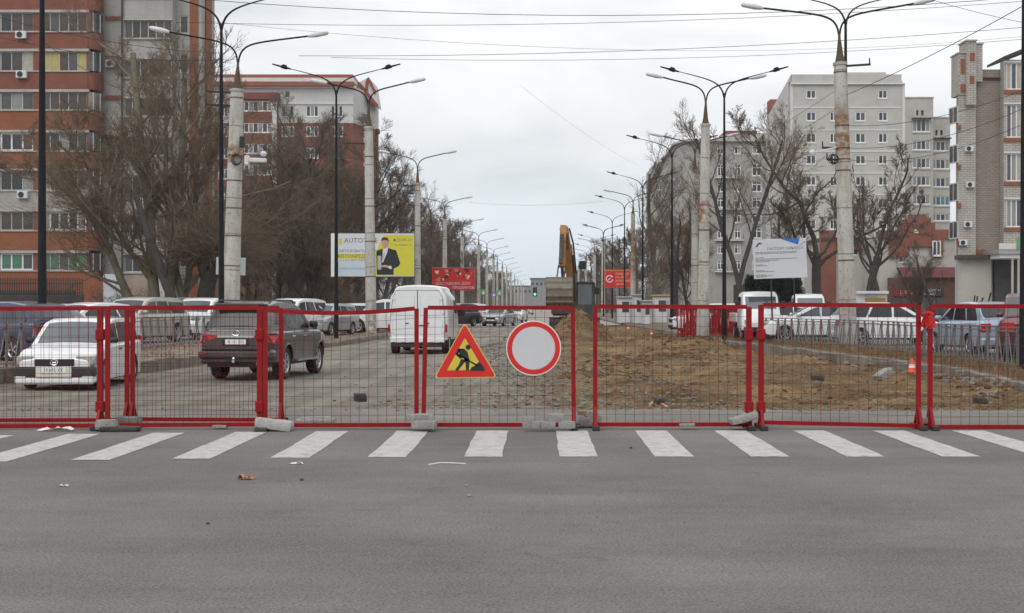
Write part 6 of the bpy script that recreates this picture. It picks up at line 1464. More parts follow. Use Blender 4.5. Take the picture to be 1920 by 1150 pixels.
# recess B and pale balcony stack C
holes = [b.hole(188, 216, t, u) for t, u in rows[3:]]
facade('wall', b.root, B_GREYW, b.X(160), b.X(228), ZB, b.Z(-90), 1.7, [], .2, 3, side_l=False, side_r=False)
for py in (22, 97, 173, 249): part('brick_band', b.root, B_RED, b.X(184), b.X(228), 1.62, 1.698, b.Z(py + 8), b.Z(py))
rc = [(-42, -8), (36, 69), (110, 143), (183, 216), (257, 290), (330, 363), (404, 437), (478, 510)]
holes = [b.hole(229, 318, t, u) for t, u in rc]
facade('wall', b.root, B_GREYW, b.X(226), b.X(320), ZB, b.Z(-90), .5, holes, .8, 4)
for t, u in rc:
    b.win(229, 318, t, u, 6, y=.62, bar=.05, frame=M_FRAMEG, panes=[PANES[2], PANES[0], PANES[1], PANES[0], PANES[2], PANES[2]], sill=False)
    part('sill_band', b.root, B_TRIMD, b.X(225), b.X(321), .36, .6, b.Z(u + 3), b.Z(u) - .002); part('slab_band', b.root, B_TRIMD, b.X(225), b.X(321), .38, .6, b.Z(t), b.Z(t - 3))
part('drainpipe', b.root, B_DARKR, b.X(226) - .06, b.X(226) + .06, .30, .42, 0, b.Z(-90))
# end bay D with brick strips
rd = [(-50, -18), (22, 55), (95, 130), (168, 203), (243, 277), (318, 350), (392, 425), (465, 500)]
holes = [b.hole(327, 343, t, u) for t, u in rd]
facade('wall', b.root, B_GREYW, b.X(320), b.X(368), ZB, b.Z(-90), 1.5, holes, .3, 4.2, side_l=False)
for t, u in rd: b.win(327, 343, t, u, 1, y=1.6, sill=False)
part('brick_strip', b.root, B_ORANGE, b.X(347), b.X(362), 1.38, 1.498, ZB, b.Z(-90)); part('brick_strip', b.root, B_ORANGE, b.X(368) + .002, b.X(368) + .12, 2.6, 4.3, ZB, b.Z(-90))
for px, py in ((42, 67), (43, 141), (45, 366), (196, 113)): ac_unit(b.root, b.X(px), b.Z(py), -.07 if px < 180 else 1.68)
ac_unit(b.root, b.X(198), b.Z(409), 1.68, 1.0)
# ground floor: shopfronts behind the trees
part('shop_wall', b.root, B_ORANGE, b.X(120), b.X(205), -1.2, -.1, ZB, b.Z(528)); part('poster_panel', b.root, mat('pale_poster', (.50, .56, .60), .6, .15, 1), b.X(205), b.X(238), -1.4, -1.2, ZB + .6, b.Z(515))
part('poster_panel', b.root, mat('pale_poster_pink', (.56, .48, .47), .6, .15, 1), b.X(296), b.X(318), -1.4, -1.2, ZB + .9, b.Z(518)); part('shop_wall', b.root, mat('render_sand', (.34, .27, .21), .9, .15, 1), b.X(238), b.X(292), -1.1, .4, ZB, b.Z(520))
part('awning', b.root, B_DARKR, b.X(-70), b.X(150), -1.4, -.1, b.Z(552), b.Z(545))
# dark pointed railing in front of the block
D = 92; rl = thing('iron_railing', 'dark iron railing with pointed bars before the red brick block', 'railing', (PX(60, D), D, 0)); k_ = D/FPX
w0 = (-90 - 60)*k_; w1 = (155 - 60)*k_
MB().bev(w0, w1, 0, .25, -.1, PZ(553, D), .03).build('base_wall', mat('wall_dark', (.055, .045, .042), .9, .3, 1), rl)
for z in (PZ(550, D), PZ(532, D)): MB().beam((w0, .12, z), (w1, .12, z), .06, .06).build('rail', M_BLACK, rl)
pm = MB().beam((0, 0, 0), (0, 0, .98), .05, .05, (0, 1, 0)).add([(-.06, -.03, .98), (.06, -.03, .98), (.06, .03, .98), (-.06, .03, .98), (0, 0, 1.18)], [(0, 1, 4), (1, 2, 4), (2, 3, 4), (3, 0, 4)]).mesh('bar', M_BLACK)
for i in range(56): inst('bar', pm, rl, (w0 + (w1-w0)*(i+.5)/56, .12, PZ(553, D)))
# ---------------------------------------------------------- second block, white over red brick
b = FB('apartment_block', 'long apartment block, white top floors over red brick, left', 205, 550)
rows = [(198, 219), (237, 256), (277, 297), (317, 336), (355, 374), (394, 412)]
cols = [(409, 427), (528, 551), (574, 597), (620, 643)]
holes = []
for t, u in rows: holes += [b.hole(a, c, t, u) for a, c in cols]
holes += [b.hole(534, 543, 171, 183)]
facade('wall', b.root, B_RED, b.X(380), b.X(662), -.3, b.Z(231), 0, [h for h in holes if h[3] < b.Z(232)], .35, 14, side_r=False)
facade('wall', b.root, B_PLAST, b.X(380), b.X(662), b.Z(231) + .01, b.Z(163), 0, [h for h in holes if h[2] > b.Z(231)], .35, 14, side_r=False, label='white plastered top floors')
for t, u in rows:
    for a, c in cols: b.win(a, c, t, u, 3, y=.08, bar=.12, panes=[PANES[0], PANES[3], PANES[0]])
b.win(534, 543, 171, 183, 1, y=.08)
part('white_band', b.root, B_TRIM, b.X(380), b.X(664), -.16, -.002, b.Z(196), b.Z(192)); part('cornice', b.root, B_TRIM, b.X(378), b.X(668), -.4, .2, b.Z(166), b.Z(162))
# chamfered right-hand corner with its own windows
m_ = MB(); x0, x1 = b.X(662), b.X(697)
def chf(z0, z1, m, nm, off=0): return MB().add([(x0, 0-off, z0), (x1+off, 9, z0), (x1+off, 9, z1), (x0, 0-off, z1)], [(0, 1, 2, 3)]).build(nm, m, b.root, fix=False)
chf(-.3, b.Z(231), B_RED, 'corner_wall'); chf(b.Z(231), b.Z(163), B_PLAST, 'corner_wall')
MB().add([(x1, 9, -.3), (x1 - 8, 22, -.3), (x1 - 8, 22, b.Z(163)), (x1, 9, b.Z(163))], [(0, 1, 2, 3)]).build('side_wall', B_RED, b.root, fix=False)
for t, u in ((205, 227), (240, 262), (278, 306), (318, 340)):
    o = window(b.root, 0, 2.6, 0, b.Z(t) - b.Z(u), 0, 2, bar=.14); aa = math.atan2(9, x1 - x0); o.location = (x0 + .40*(x1-x0) + .08, .40*9 - .12, b.Z(u)); o.rotation_euler = (0, 0, aa)
    pass
part('corner_band', b.root, B_WINE, x1 - 1.4, x1 + .15, 7.8, 9.6, b.Z(237), b.Z(229))
# mansard roof in red and white bands with a gable at the right
for z0, z1, m, ins in ((163, 155, B_ROOFR, -.5), (155, 147, B_TRIM, -.1), (147, 140, B_ROOFR, .25), (140, 135.5, B_GREYC, 2.0)):
    m_ = MB(); xa, xb = b.X(378 + ins*6), b.X(664 - max(0, ins)*8); ya, yb = -.4 + ins*1.2, 13
    m_.box(xa, xb, ya, yb, b.Z(z0) + .005, b.Z(z1)); m_.build('roof_band', m, b.root)
m_ = MB(); m_.prism([(b.X(664), b.Z(163)), (b.X(704), b.Z(193)), (b.X(697), b.Z(150)), (b.X(684), b.Z(137)), (b.X(664), b.Z(148))], 4, 8, 'y'); m_.build('gable', B_TRIM, b.root)
for poly in ([(662, 148), (668, 146), (704, 190), (700, 195)], [(681, 140), (686, 137), (700, 165), (697, 170)], [(678, 163), (684, 163), (684, 141), (680, 144)]):
    MB().prism([(b.X(p), b.Z(q)) for p, q in poly], 3.8, 3.99, 'y').build('gable_beam', B_ROOFR, b.root)
# balcony stack with wine canopy
holes = [b.hole(461, 513, t, u) for t, u in ((192, 211), (233, 251), (272, 290), (311, 330))]
facade('balcony_wall', b.root, B_RED, b.X(455), b.X(522), -.3, b.Z(178), -1.4, holes, .6, 1.39)
for t, u in ((192, 211), (233, 251), (272, 290), (311, 330)): b.win(461, 513, t, u, 6, y=-1.32, bar=.12, panes=[PANES[0], PANES[3], PANES[0], PANES[3]])
part('canopy', b.root, B_WINE, b.X(452), b.X(525), -1.9, .0, b.Z(192) + .2, b.Z(177)); part('white_pier', b.root, B_PLAST, b.X(513.5), b.X(522.5), -1.55, -1.41, -.3, b.Z(192))
# ---------------------------------------------------------- pale plastered block, right
b = FB('plastered_block', 'pale grey plastered apartment block with white bands on the right', 190, 1590)
rows = [(169, 185), (210, 227), (250, 268), (291, 308), (331, 348), (372, 389), (412, 430), (452, 470)]
cols = [(1512, 1530), (1556, 1570), (1604, 1623), (1647, 1664)]
holes = [b.hole(a, c, t, u) for i, (t, u) in enumerate(rows) for j, (a, c) in enumerate(cols) if not (i == 0 and j in (1, 2))]
facade('wall', b.root, B_PLASG, b.X(1483), b.X(1692), -.3, b.Z(152), 0, holes, .3, 2, side_l=False)
for i, (t, u) in enumerate(rows):
    for j, (a, c) in enumerate(cols):
        if not (i == 0 and j in (1, 2)): b.win(a, c, t, u, 2, y=.06, bar=.12, panes=[PANES[0], PANES[2]])
for py in (202, 244, 284, 325, 365, 406, 446): part('white_band', b.root, B_TRIM, b.X(1486), b.X(1690), -.06, -.002, b.Z(py + 1.3), b.Z(py - 1.3))
for px in (1484.5, 1694): part('corner_strip', b.root, B_TRIM, b.X(px - 2.4), b.X(px + 2.4), -.1, .3, -.3, b.Z(157))
part('cornice', b.root, B_TRIM, b.X(1482), b.X(1696), -.35, .2, b.Z(159), b.Z(156)); part('parapet', b.root, B_PLASG, b.X(1484), b.X(1690), -.12, .5, b.Z(156) + .005, b.Z(140)); part('parapet', b.root, B_PLASG, b.X(1590), b.X(1664), .8, 8, b.Z(156), b.Z(134))
# receding left side
x0 = b.X(1483); x1 = x0 + 4.2 - 10; dp = 46.0; sd = MB()
def zl(t): return b.Z(140)
sd.add([(x0, 0, -.3), (x1 + 10, dp, -.3), (x1 + 10, dp, b.Z(140)), (x0, 0, b.Z(140))], [(3, 2, 1, 0)]); sd.build('side_wall', B_PLAST, b.root, fix=False); MB().add([(x0, 0, b.Z(141)), (b.X(1690), .5, b.Z(141)), (b.X(1690), dp, b.Z(141)), (x1 + 10, dp, b.Z(141))], [(0, 1, 2, 3)]).build('flat_roof', B_GREYC, b.root, fix=False)
aa = math.atan2(dp, x1 + 10 - x0)
for i, (t, u) in enumerate(rows[:6]):
    for f in (.15, .35, .55, .75):
        o = window(b.root, 0, 1.6, 0, b.Z(t) - b.Z(u), 0, 2, bar=.12, panes=[PANES[0], PANES[2]]); o.location = (x0 + (x1 + 10 - x0)*f - .1, dp*f, b.Z(u)); o.rotation_euler = (0, 0, aa + math.pi)
MB().bev(x1 + 10.1, x1 + 13.5, dp - 3.5, dp - .3, b.Z(140), b.Z(100), .05).build('chimney', mat('chimney_red', (.27, .09, .075), .85, .15, 1), b.root)
# ---------------------------------------------------------- stepped block
b = FB('stepped_block', 'beige stepped apartment block with glazed balconies, right of the plastered one', 229, 1740)
for (a, c, top, y, wa, wc, rws) in ((1692, 1750, 184, 0, 1711, 1744, [(224, 247), (264, 281), (297, 315), (331, 348), (365, 383), (400, 412)]), (1748, 1787, 219, 1.6, 1752, 1786, [(263, 281), (297, 315), (332, 349), (367, 384), (400, 413)])):
    holes = [b.hole(wa, wc, t, u) for t, u in rws]; dk = [b.hole(wa + 7, wa + 11, top + 23, top + 33), b.hole(wa + 16, wa + 21, top + 23, top + 33)]
    facade('wall', b.root, B_PANEL, b.X(a), b.X(c), -.3, b.Z(top), y, holes + dk, .9, 12)
    for t, u in rws: b.win(wa, wc, t, u, 4, y=y + .1, bar=.12, panes=[PANE_T, PANES[2], PANE_T] if t == 367 and y else [PANES[3], PANES[2], PANES[0], PANES[3]], weights=(3, 1, 4, 4, 2)); part('slab_band', b.root, B_GREYC, b.X(wa - 1), b.X(wc + 1), y - .12, y - .002, b.Z(u + 3.5), b.Z(u + 1.2))
    part('canopy', b.root, B_DARKR, b.X(wa - 2), b.X(wc + 1), y - .9, y - .002, b.Z(top + 40), b.Z(top + 38)); part('cornice', b.root, B_GREYC, b.X(a) - .1, b.X(c) + .1, y - .15, y + .3, b.Z(top) + .003, b.Z(top - 2))
# ---------------------------------------------------------- brick tower with chimney piers
b = FB('brick_tower_block', 'cream brick block with tall roof piers at the right, before the frame edge', 115, 1838)
facade('wall', b.root, B_CREAM, b.X(1793), b.X(1826), -.2, b.Z(160), -.5, [], .2, .5, side_l=False)
facade('wall', b.root, B_BROWN, b.X(1826), b.X(1886), -.2, b.Z(152), 0, [], .2, 1.5)
part('parapet', b.root, B_DARKR, b.X(1836), b.X(1886), -.25, .6, b.Z(148), b.Z(146)); part('parapet_wall', b.root, B_BROWN, b.X(1836), b.X(1886), .1, .9, b.Z(152), b.Z(130))
for a, c, t, bt, y in ((1806, 1824, 81, 200, -.9), (1822, 1838, 86, 155, -.6), (1793, 1806, 103, 180, -.6)):
    part('roof_pier', b.root, B_CREAM, b.X(a), b.X(c), y, y + 2.0, b.Z(bt), b.Z(t)); part('pier_cap', b.root, B_GREYC, b.X(a) - .08, b.X(c) + .08, y - .1, y + 2.1, b.Z(t) + .002, b.Z(t - 2.5))
for a, c, t, u in ((1812.5, 1821, 103, 118), (1797, 1804, 113, 140), (1812, 1820, 146, 160), (1813, 1819, 160, 194), (1797, 1805, 160, 175)): part('brick_inset', b.root, B_ORANGE, b.X(a), b.X(c), -.96 if a > 1806 and u < 165 else -.68, -.90 if a > 1806 and u < 165 else -.52, b.Z(u), b.Z(t))
# receding left side with windows
x0 = b.X(1793); x1 = x0 + 1.3; sw = MB(); sw.add([(x0, -.5, -.2), (x0 + 4.2, 14, -.2), (x0 + 4.2, 14, b.Z(175)), (x0, -.5, b.Z(175))], [(3, 2, 1, 0)]); sw.build('side_wall', B_CREAM, b.root, fix=False)
for t, u in ((200, 232), (272, 306), (343, 378), (415, 448)):
    o = window(b.root, 0, 1.7, 0, b.Z(t) - b.Z(u), 0, 2, bar=.10, frame=M_FRAMEG, panes=[PANES[2], PANES[2]], sill=False); o.location = (x0 + .02, -.5, b.Z(u)); o.rotation_euler = (0, 0, R(100)); o.scale = (.9, 1, 1)
    part('brick_lintel', b.root, B_ORANGE, b.X(1789.5), b.X(1797), -.72, -.52, b.Z(u + 12), b.Z(u + 4))
for px, py in ((1812, 281), (1814, 348), (1810, 422), (1801, 456)): ac_unit(b.root, b.X(px), b.Z(py), -.52, .8)
part('corner_pipe', b.root, mat('pipe_blue', (.40, .47, .55), .6, .1, 2), b.X(1787), b.X(1793), -.75, -.55, -.2, b.Z(487), label='pale blue corner strip')
part('ground_wall', b.root, B_PANEL, b.X(1788), b.X(1850), -1.2, -.52, -.2, b.Z(487)); part('canopy', b.root, B_DARKR, b.X(1786), b.X(1850), -1.9, -.5, b.Z(487) + .003, b.Z(480)); part('brick_band', b.root, B_ORANGE, b.X(1826), b.X(1846), -.2, -.002, b.Z(478), b.Z(468))
# ---------------------------------------------------------- glazed balcony block at the right edge
b = FB('balcony_block', 'beige block of glazed balconies cut by the right picture edge', 114, 1910)
rws = [(118, 168), (196, 258), (288, 340), (374, 426)]
holes = [b.hole(1887, 1945, t, u) for t, u in rws]
facade('wall', b.root, B_CREAM, b.X(1882), b.X(1990), b.Z(470), b.Z(112), 0, holes, .5, .9)
for t, u in rws:
    b.win(1887, 1945, t, u, 6, y=.08, bar=.09, weights=(1, 0, 3, 5, 4), sill=False); part('brick_sill', b.root, B_ORANGE, b.X(1882), b.X(1990), -.12, -.002, b.Z(u + 8), b.Z(u + 1)); part('slab_band', b.root, B_TRIM, b.X(1882), b.X(1990), -.1, -.002, b.Z(t) + .002, b.Z(t - 3))
m_ = MB(); m_.prism([(b.X(1880), b.Z(112)), (b.X(1990), b.Z(70)), (b.X(1990), b.Z(62)), (b.X(1880), b.Z(107))], -.4, 4, 'y'); m_.build('roof', B_DARKR, b.root)
part('canopy', b.root, M_GALV, b.X(1846), b.X(1960), -3.5, .5, b.Z(479), b.Z(471)); part('canopy_lining', b.root, B_TRIM, b.X(1850), b.X(1960), -3.3, .4, b.Z(487), b.Z(479) - .004)
part('shop_wall', b.root, mat('shop_dark', (.06, .055, .055), .6, .3, 1), b.X(1866), b.X(1990), .2, 2, -.1, b.Z(487) - .01); part('side_wall', b.root, B_PANEL, b.X(1832), b.X(1866), .6, 2, -.1, b.Z(487) - .01)
for px in (1873, 1884, 1900): part('column', b.root, B_PANEL, b.X(px - 1.5), b.X(px + 1.5), -3.3, -3.1, -.1, b.Z(487) - .005)
part('green_sign', b.root, M_GRN, b.X(1878), b.X(1883), -3.7, -3.55, b.Z(471), b.Z(449)); part('white_sign', b.root, B_TRIM, b.X(1846), b.X(1877), -3.62, -3.52, b.Z(471) + .003, b.Z(460))
# pile of reclining metal frames by the shop
D = 80; pl = thing('metal_frame_pile', 'pile of leaning dark metal bars by the right-hand shop', 'scrap pile', (PX(1845, D), D, .1)); k_ = D/FPX
for i in range(9):
    MB().beam(((-28 + i*4)*k_, -.2 + .05*i, 0), ((-14 + i*5)*k_, .3, (572 + 45 - 545 + 6*math.sin(i*1.3))*k_*.9 - .2*(i % 3)), .07, .07).build('bar', M_BLACK, pl)
MB().beam((-26*k_, 0, .5), (20*k_, .1, 1.6), .07, .07).beam((-20*k_, 0, .25), (26*k_, .1, 1.2), .07, .07).build('tie_bar', M_BLACK, pl)
# ---------------------------------------------------------- low red brick building with stepped gable and shop
b = FB('stepped_gable_shop', 'low red and beige brick shop with a stepped gable, right', 150, 1726)
facade('wall', b.root, B_PANEL, b.X(1648), b.X(1792), -.2, b.Z(446), 0, [b.hole(1685, 1702, 468, 492)], .3, 12)
m_ = MB(); m_.prism([(b.X(p), b.Z(q)) for p, q in ((1666, 483), (1700, 483), (1700, 463), (1750, 463), (1750, 483), (1767, 483), (1767, 448), (1790, 448), (1790, 431), (1752, 431), (1752, 418), (1744, 418), (1744, 409), (1736, 409), (1736, 403), (1722, 403), (1722, 411), (1716, 411), (1716, 403), (1702, 403), (1702, 412), (1692, 412), (1692, 420), (1684, 420), (1684, 433), (1646, 433), (1646, 448), (1666, 448))], -.35, -.003, 'y'); m_.build('stepped_gable', B_RED, b.root)
b.win(1685, 1702, 468, 492, 2, y=.08, bar=.14); b.win(1746, 1762, 452, 480, 2, y=-.45, bar=.12); part('round_window', b.root, B_TRIM, b.X(1712), b.X(1720), -.42, -.352, b.Z(438), b.Z(431))
part('canopy', b.root, mat('canopy_wine', (.22, .07, .075), .7, .15, .8), b.X(1682), b.X(1790), -1.6, -.4, b.Z(521), b.Z(502)); part('shop_wall', b.root, mat('shop_brown', (.12, .055, .04), .8, .2, .8), b.X(1664), b.X(1790), -.9, -.01, -.2, b.Z(521) - .01)
tm = MB(); b1_ = part('shop_sign', b.root, mat('shop_sign_red', (.20, .012, .015), .5, .1, 2), b.X(1670), b.X(1716), -1.1, -.91, b.Z(556), b.Z(542)); text_mb('МЯСО', 9*b.k, 'CENTER', mb=tm, M=Matrix.Translation((b.X(1696), -1.115, b.Z(549)))); tm.build('lettering', M_BBW, b1_)
tm = MB(); b2_ = part('shop_sign', b.root, M_INK, b.X(1718), b.X(1764), -1.1, -.91, b.Z(556), b.Z(541)); text_mb('ПРОДУКТЫ', 6*b.k, 'CENTER', mb=tm, M=Matrix.Translation((b.X(1741), -1.115, b.Z(545)))); text_mb('24 ЧАСА', 6*b.k, 'CENTER', mb=tm, M=Matrix.Translation((b.X(1738), -1.115, b.Z(552)))); tm.build('lettering', M_BBW, b2_)
for px in (1674, 1692, 1724, 1742, 1758): part('shop_window', b.root, PANES[px % 3], b.X(px - 6), b.X(px + 6), -.98, -.91, .5, b.Z(559))
b = FB('low_wing', 'low beige wing left of the stepped gable shop', 158, 1600)
facade('wall', b.root, B_PANEL, b.X(1540), b.X(1650), -.2, b.Z(450), 0, [b.hole(1600, 1618, 462, 478), b.hole(1626, 1640, 462, 478)], .3, 10); part('roof', b.root, B_DARKR, b.X(1538), b.X(1652), -.5, 10, b.Z(452), b.Z(446)); part('brick_end', b.root, B_RED, b.X(1536), b.X(1566), -.4, -.003, -.2, b.Z(433)); part('brick_band', b.root, B_RED, b.X(1566), b.X(1650), -.12, -.003, b.Z(468), b.Z(455))
b.win(1600, 1618, 462, 478, 2, y=.08); b.win(1626, 1640, 462, 478, 2, y=.08)
ks = FB('street_stall', 'small white stall with a yellow-brown front behind the rusty post', 66, 1635, 'stall')
part('wall', ks.root, M_KIOSK, ks.X(1607), ks.X(1662), 0, 2.2, .1, ks.Z(551)); part('roof', ks.root, B_TRIM, ks.X(1605), ks.X(1664), -.25, 2.3, ks.Z(551) + .003, ks.Z(546)); part('front_panel', ks.root, mat('stall_ochre', (.33, .20, .05), .6, .15, 1), ks.X(1622), ks.X(1660), -.05, -.002, ks.Z(575), ks.Z(559)); part('grille', ks.root, M_GALV, ks.X(1623), ks.X(1645), -.05, -.002, ks.Z(557), ks.Z(552))
# ---------------------------------------------------------- older grey block behind the right-hand trees
b = FB('old_grey_block', 'older grey stone apartment block with a cornice behind bare trees, right', 260, 1350)
rws = [(274, 289), (308, 330), (340, 360), (370, 389), (399, 418), (428, 447), (458, 476), (488, 506)]
cols = [(1345, 1357), (1377, 1389), (1410, 1428), (1318, 1329)]
holes = [b.hole(a, c, t, u) for t, u in rws for a, c in cols]
facade('wall', b.root, B_GREYW, b.X(1292), b.X(1442), -.3, b.Z(262), 0, holes, .35, 16, side_l=False)
for t, u in rws:
    for a, c in cols: b.win(a, c, t, u, 2, y=.08, bar=.16, rowsplit=.7)
for t, u in rws[1::2]:
    part('balcony_slab', b.root, B_TRIM, b.X(1340), b.X(1394), -.9, -.003, b.Z(u + 5), b.Z(u + 2.5))
    for i in range(8): part('balcony_bar', b.root, M_BLACK, b.X(1341 + i*7.3), b.X(1341.8 + i*7.3), -.88, -.82, b.Z(u + 2.5), b.Z(u - 7))
part('cornice', b.root, B_GREYC, b.X(1288), b.X(1446), -.8, .3, b.Z(266), b.Z(262) - .004); part('attic', b.root, B_GREYC, b.X(1360), b.X(1442), .6, 10, b.Z(262), b.Z(249)); part('roof', b.root, B_ROOFR, b.X(1360), b.X(1420), .3, 10, b.Z(249) + .003, b.Z(245))
# curved corner and street side running back
P = [(b.X(1292), 0), (b.X(1284), 1.2), (b.X(1276), 4), (b.X(1272), 9), (b.X(1270) + 1.0, 40), (b.X(1270) + 2.5, 90)]
m_ = MB(); m_.grid([[(x, y, -.3) for x, y in P], [(x, y, b.Z(266)) for x, y in P]]); m_.build('street_wall', B_GREYW, b.root, fix=False, smooth=50)
m_ = MB(); m_.grid([[(x - .5, y - .3, b.Z(266)) for x, y in P], [(x - .5, y - .3, b.Z(262)) for x, y in P], [(x + 2, y, b.Z(258)) for x, y in P]]); m_.build('street_cornice', B_GREYC, b.root, fix=False)
for t, u in rws[1:]:
    for y in (14, 22, 30, 38, 46, 56, 66):
        o = window(b.root, 0, 1.8, 0, b.Z(t) - b.Z(u), 0, 2, bar=.16); o.location = (b.X(1270) + .85 + (y-9)*.022, y, b.Z(u)); o.rotation_euler = (0, 0, -math.pi/2)
b = FB('street_block', 'grey block beyond the older stone one along the right kerb', 360, 1245)
facade('wall', b.root, B_GREYW, b.X(1229), b.X(1275), -.3, b.Z(305), 0, [b.hole(a, a + 7, t, t + 12) for a in (1236, 1248, 1260) for t in (325, 350, 375, 400, 425)], .3, 30)
for a in (1236, 1248, 1260):
    for t in (325, 350, 375, 400, 425): b.win(a, a + 7, t, t + 12, 1, y=.08, bar=.16)
part('cornice', b.root, B_GREYC, b.X(1227), b.X(1277), -.6, .2, b.Z(308), b.Z(304))
# ---------------------------------------------------------- far end of the street
for (lab, px0, px1, py, D) in (('hazy pale block closing the far end of the street', 995, 1035, 523, 760), ('hazy low block far off left of the closing one', 955, 998, 537, 820), ('hazy low block far off behind the excavator', 1030, 1090, 534, 800)):
    b = FB('far_block', lab, D, (px0+px1)/2); part('wall', b.root, mat('far_grey', (.24, .23, .22), .9, .1, .1), b.X(px0), b.X(px1), 0, 30, -2, b.Z(py)); part('roof', b.root, B_DARKR, b.X(px0) - .5, b.X(px1) + .5, -.5, 30.5, b.Z(py) + .01, b.Z(py - 1.5))
    for i in range(5):
        x = px0 + (px1-px0)*(i+.5)/5; part('window', b.root, PANES[0], b.X(x - 2), b.X(x + 2), -.2, -.002, b.Z(py + 12), b.Z(py + 7))
# ================================================================== BARE TREES
M_BARK = mat('bark_brown', (.105, .085, .068), .95, .35, 4, bump=.6, dirt=(.06, .052, .045), dscale=1.5)
M_BARKD = mat('bark_dark', (.055, .047, .042), .95, .35, 4, bump=.6, dirt=(.09, .08, .065), dscale=1.5)
M_BARKG = mat('bark_olive', (.17, .145, .10), .95, .35, 3, bump=.5, dirt=(.09, .075, .055), dscale=1.5)
M_TWIG = mat('twig_brown', (.155, .115, .085), .9, .3, 2, world=True); M_TWIGD = mat('twig_dark', (.135, .10, .074), .9, .3, 2, world=True); M_TWIGP = mat('twig_pale', (.18, .13, .088), .9, .3, 2, world=True); M_TWIGR = mat('twig_reddish', (.15, .108, .08), .9, .3, 2, world=True)
class Tree:
    def __init__(s, seed): s.r = np.random.default_rng(seed); s.tv = []; s.tf = []; s.cv = []; s.cf = []; s.nt = 0; s.nc = 0; s.tw = []
    def tube(s, P, r0, r1, n, crown):
        V = s.cv if crown else s.tv; F = s.cf if crown else s.tf; o = s.nc if crown else s.nt; k = len(P)
        d = np.gradient(P, axis=0); d /= np.linalg.norm(d, axis=1)[:, None] + 1e-9
        ref = np.array([.31, .17, .93]) if abs(d[0, 2]) < .9 else np.array([.93, .2, .1])
        a = np.cross(d, ref); a /= np.linalg.norm(a, axis=1)[:, None] + 1e-9; b_ = np.cross(d, a)
        rr = np.linspace(r0, r1, k); th = np.arange(n)*2*math.pi/n
        Q = P[:, None, :] + rr[:, None, None]*(a[:, None, :]*np.cos(th)[None, :, None] + b_[:, None, :]*np.sin(th)[None, :, None])
        V.append(Q.reshape(-1, 3))
        i = np.arange(k-1)[:, None]*n; j = np.arange(n)[None, :]; j2 = (j+1) % n
        f = np.stack([i+j, i+j2, i+n+j2, i+n+j], -1).reshape(-1, 4) + o; F.append(f)
        if crown: s.nc += k*n
        else: s.nt += k*n
    def path(s, p, d, L, nseg, wob, up, ):
        P = [np.array(p, float)]; d = np.array(d, float); d /= np.linalg.norm(d)
        for i in range(nseg):
            d = d + s.r.normal(0, wob, 3) + np.array([0, 0, up]); d /= np.linalg.norm(d); P.append(P[-1] + d*L/nseg)
        return np.array(P)
    def side(s, d, ang):
        v = s.r.normal(0, 1, 3); v -= d*np.dot(v, d); v /= np.linalg.norm(v) + 1e-9; return d*math.cos(ang) + v*math.sin(ang)
    def grow(s, p, d, L, r, lev, spec):
        q = spec[lev]; P = s.path(p, d, L, q['seg'], q['wob'], q['up']); r1 = r*q.get('tip', .45)
        s.tube(P, r, r1, q['n'], lev >= spec[0].get('crown_from', 2))
        if lev + 1 >= len(spec): return
        nx = spec[lev+1]; last = lev + 2 == len(spec); m_ = int(s.r.poisson(q['kids'])) if q['kids'] > 3 else int(round(q['kids'])); t0 = q.get('t0', .25)
        for i in range(max(1, m_)):
            t = t0 + (1-t0)*(i + s.r.random())/max(1, m_); f = t*(len(P)-1); k = min(int(f), len(P)-2); pos = P[k] + (P[k+1]-P[k])*(f-k); dd = P[k+1]-P[k]; dd /= np.linalg.norm(dd)
            ln = L*nx['len']*s.r.uniform(.6, 1.25)*(1.15 - .55*t)
            if last: s.tw.append((*pos, *s.side(dd, R(s.r.uniform(*nx['ang']))), ln, max(nx['rmin'], (r + (r1-r)*t)*nx['rr']*.85), nx['up'])); continue
            s.grow(pos, s.side(dd, R(s.r.uniform(*nx['ang']))), ln, max(nx['rmin'], (r + (r1-r)*t)*nx['rr']*s.r.uniform(.7, 1)), lev+1, spec)
    def flush(s):
        # all last-order twigs at once: bent three-sided spikes, each with one side spur
        if not s.tw: return
        A = np.array(s.tw); s.tw = []; p, d, L, r, up = A[:, :3], A[:, 3:6], A[:, 6:7], A[:, 7:8], A[:, 8:9]
        d = d/(np.linalg.norm(d, axis=1)[:, None] + 1e-9); d2 = d + s.r.normal(0, .22, d.shape) + np.array([0, 0, 1.])*up*2.5; d2 /= np.linalg.norm(d2, axis=1)[:, None]
        m_ = p + d*L*.5; q = m_ + d2*L*.5; sp = d + s.r.normal(0, .75, d.shape); sp /= np.linalg.norm(sp, axis=1)[:, None]; sq = m_ + sp*L*.45
        def ring(c, ax, rad):
            ref = np.where(np.abs(ax[:, 2:3]) < .9, np.array([[0, 0, 1.]]), np.array([[1., 0, 0]])); a = np.cross(ax, ref); a /= np.linalg.norm(a, axis=1)[:, None] + 1e-9; b_ = np.cross(ax, a)
            return np.stack([c + rad*(a*math.cos(t) + b_*math.sin(t)) for t in (0, 2.094, 4.189)], 1)
        N = len(A); V = np.concatenate([ring(p, d, r), ring(m_, d, r*.75), ring(q, d2, r*.4), ring(m_, sp, r*.6), ring(sq, sp, r*.35)], 1).reshape(-1, 3)
        o = (np.arange(N)*15)[:, None] + s.nc; f = []
        for a0, b0 in ((0, 3), (3, 6), (9, 12)):
            for k in range(3): f.append(np.concatenate([o + a0 + k, o + a0 + (k+1) % 3, o + b0 + (k+1) % 3, o + b0 + k], 1))
        s.cv.append(V); s.cf.append(np.concatenate(f)); s.nc += N*15
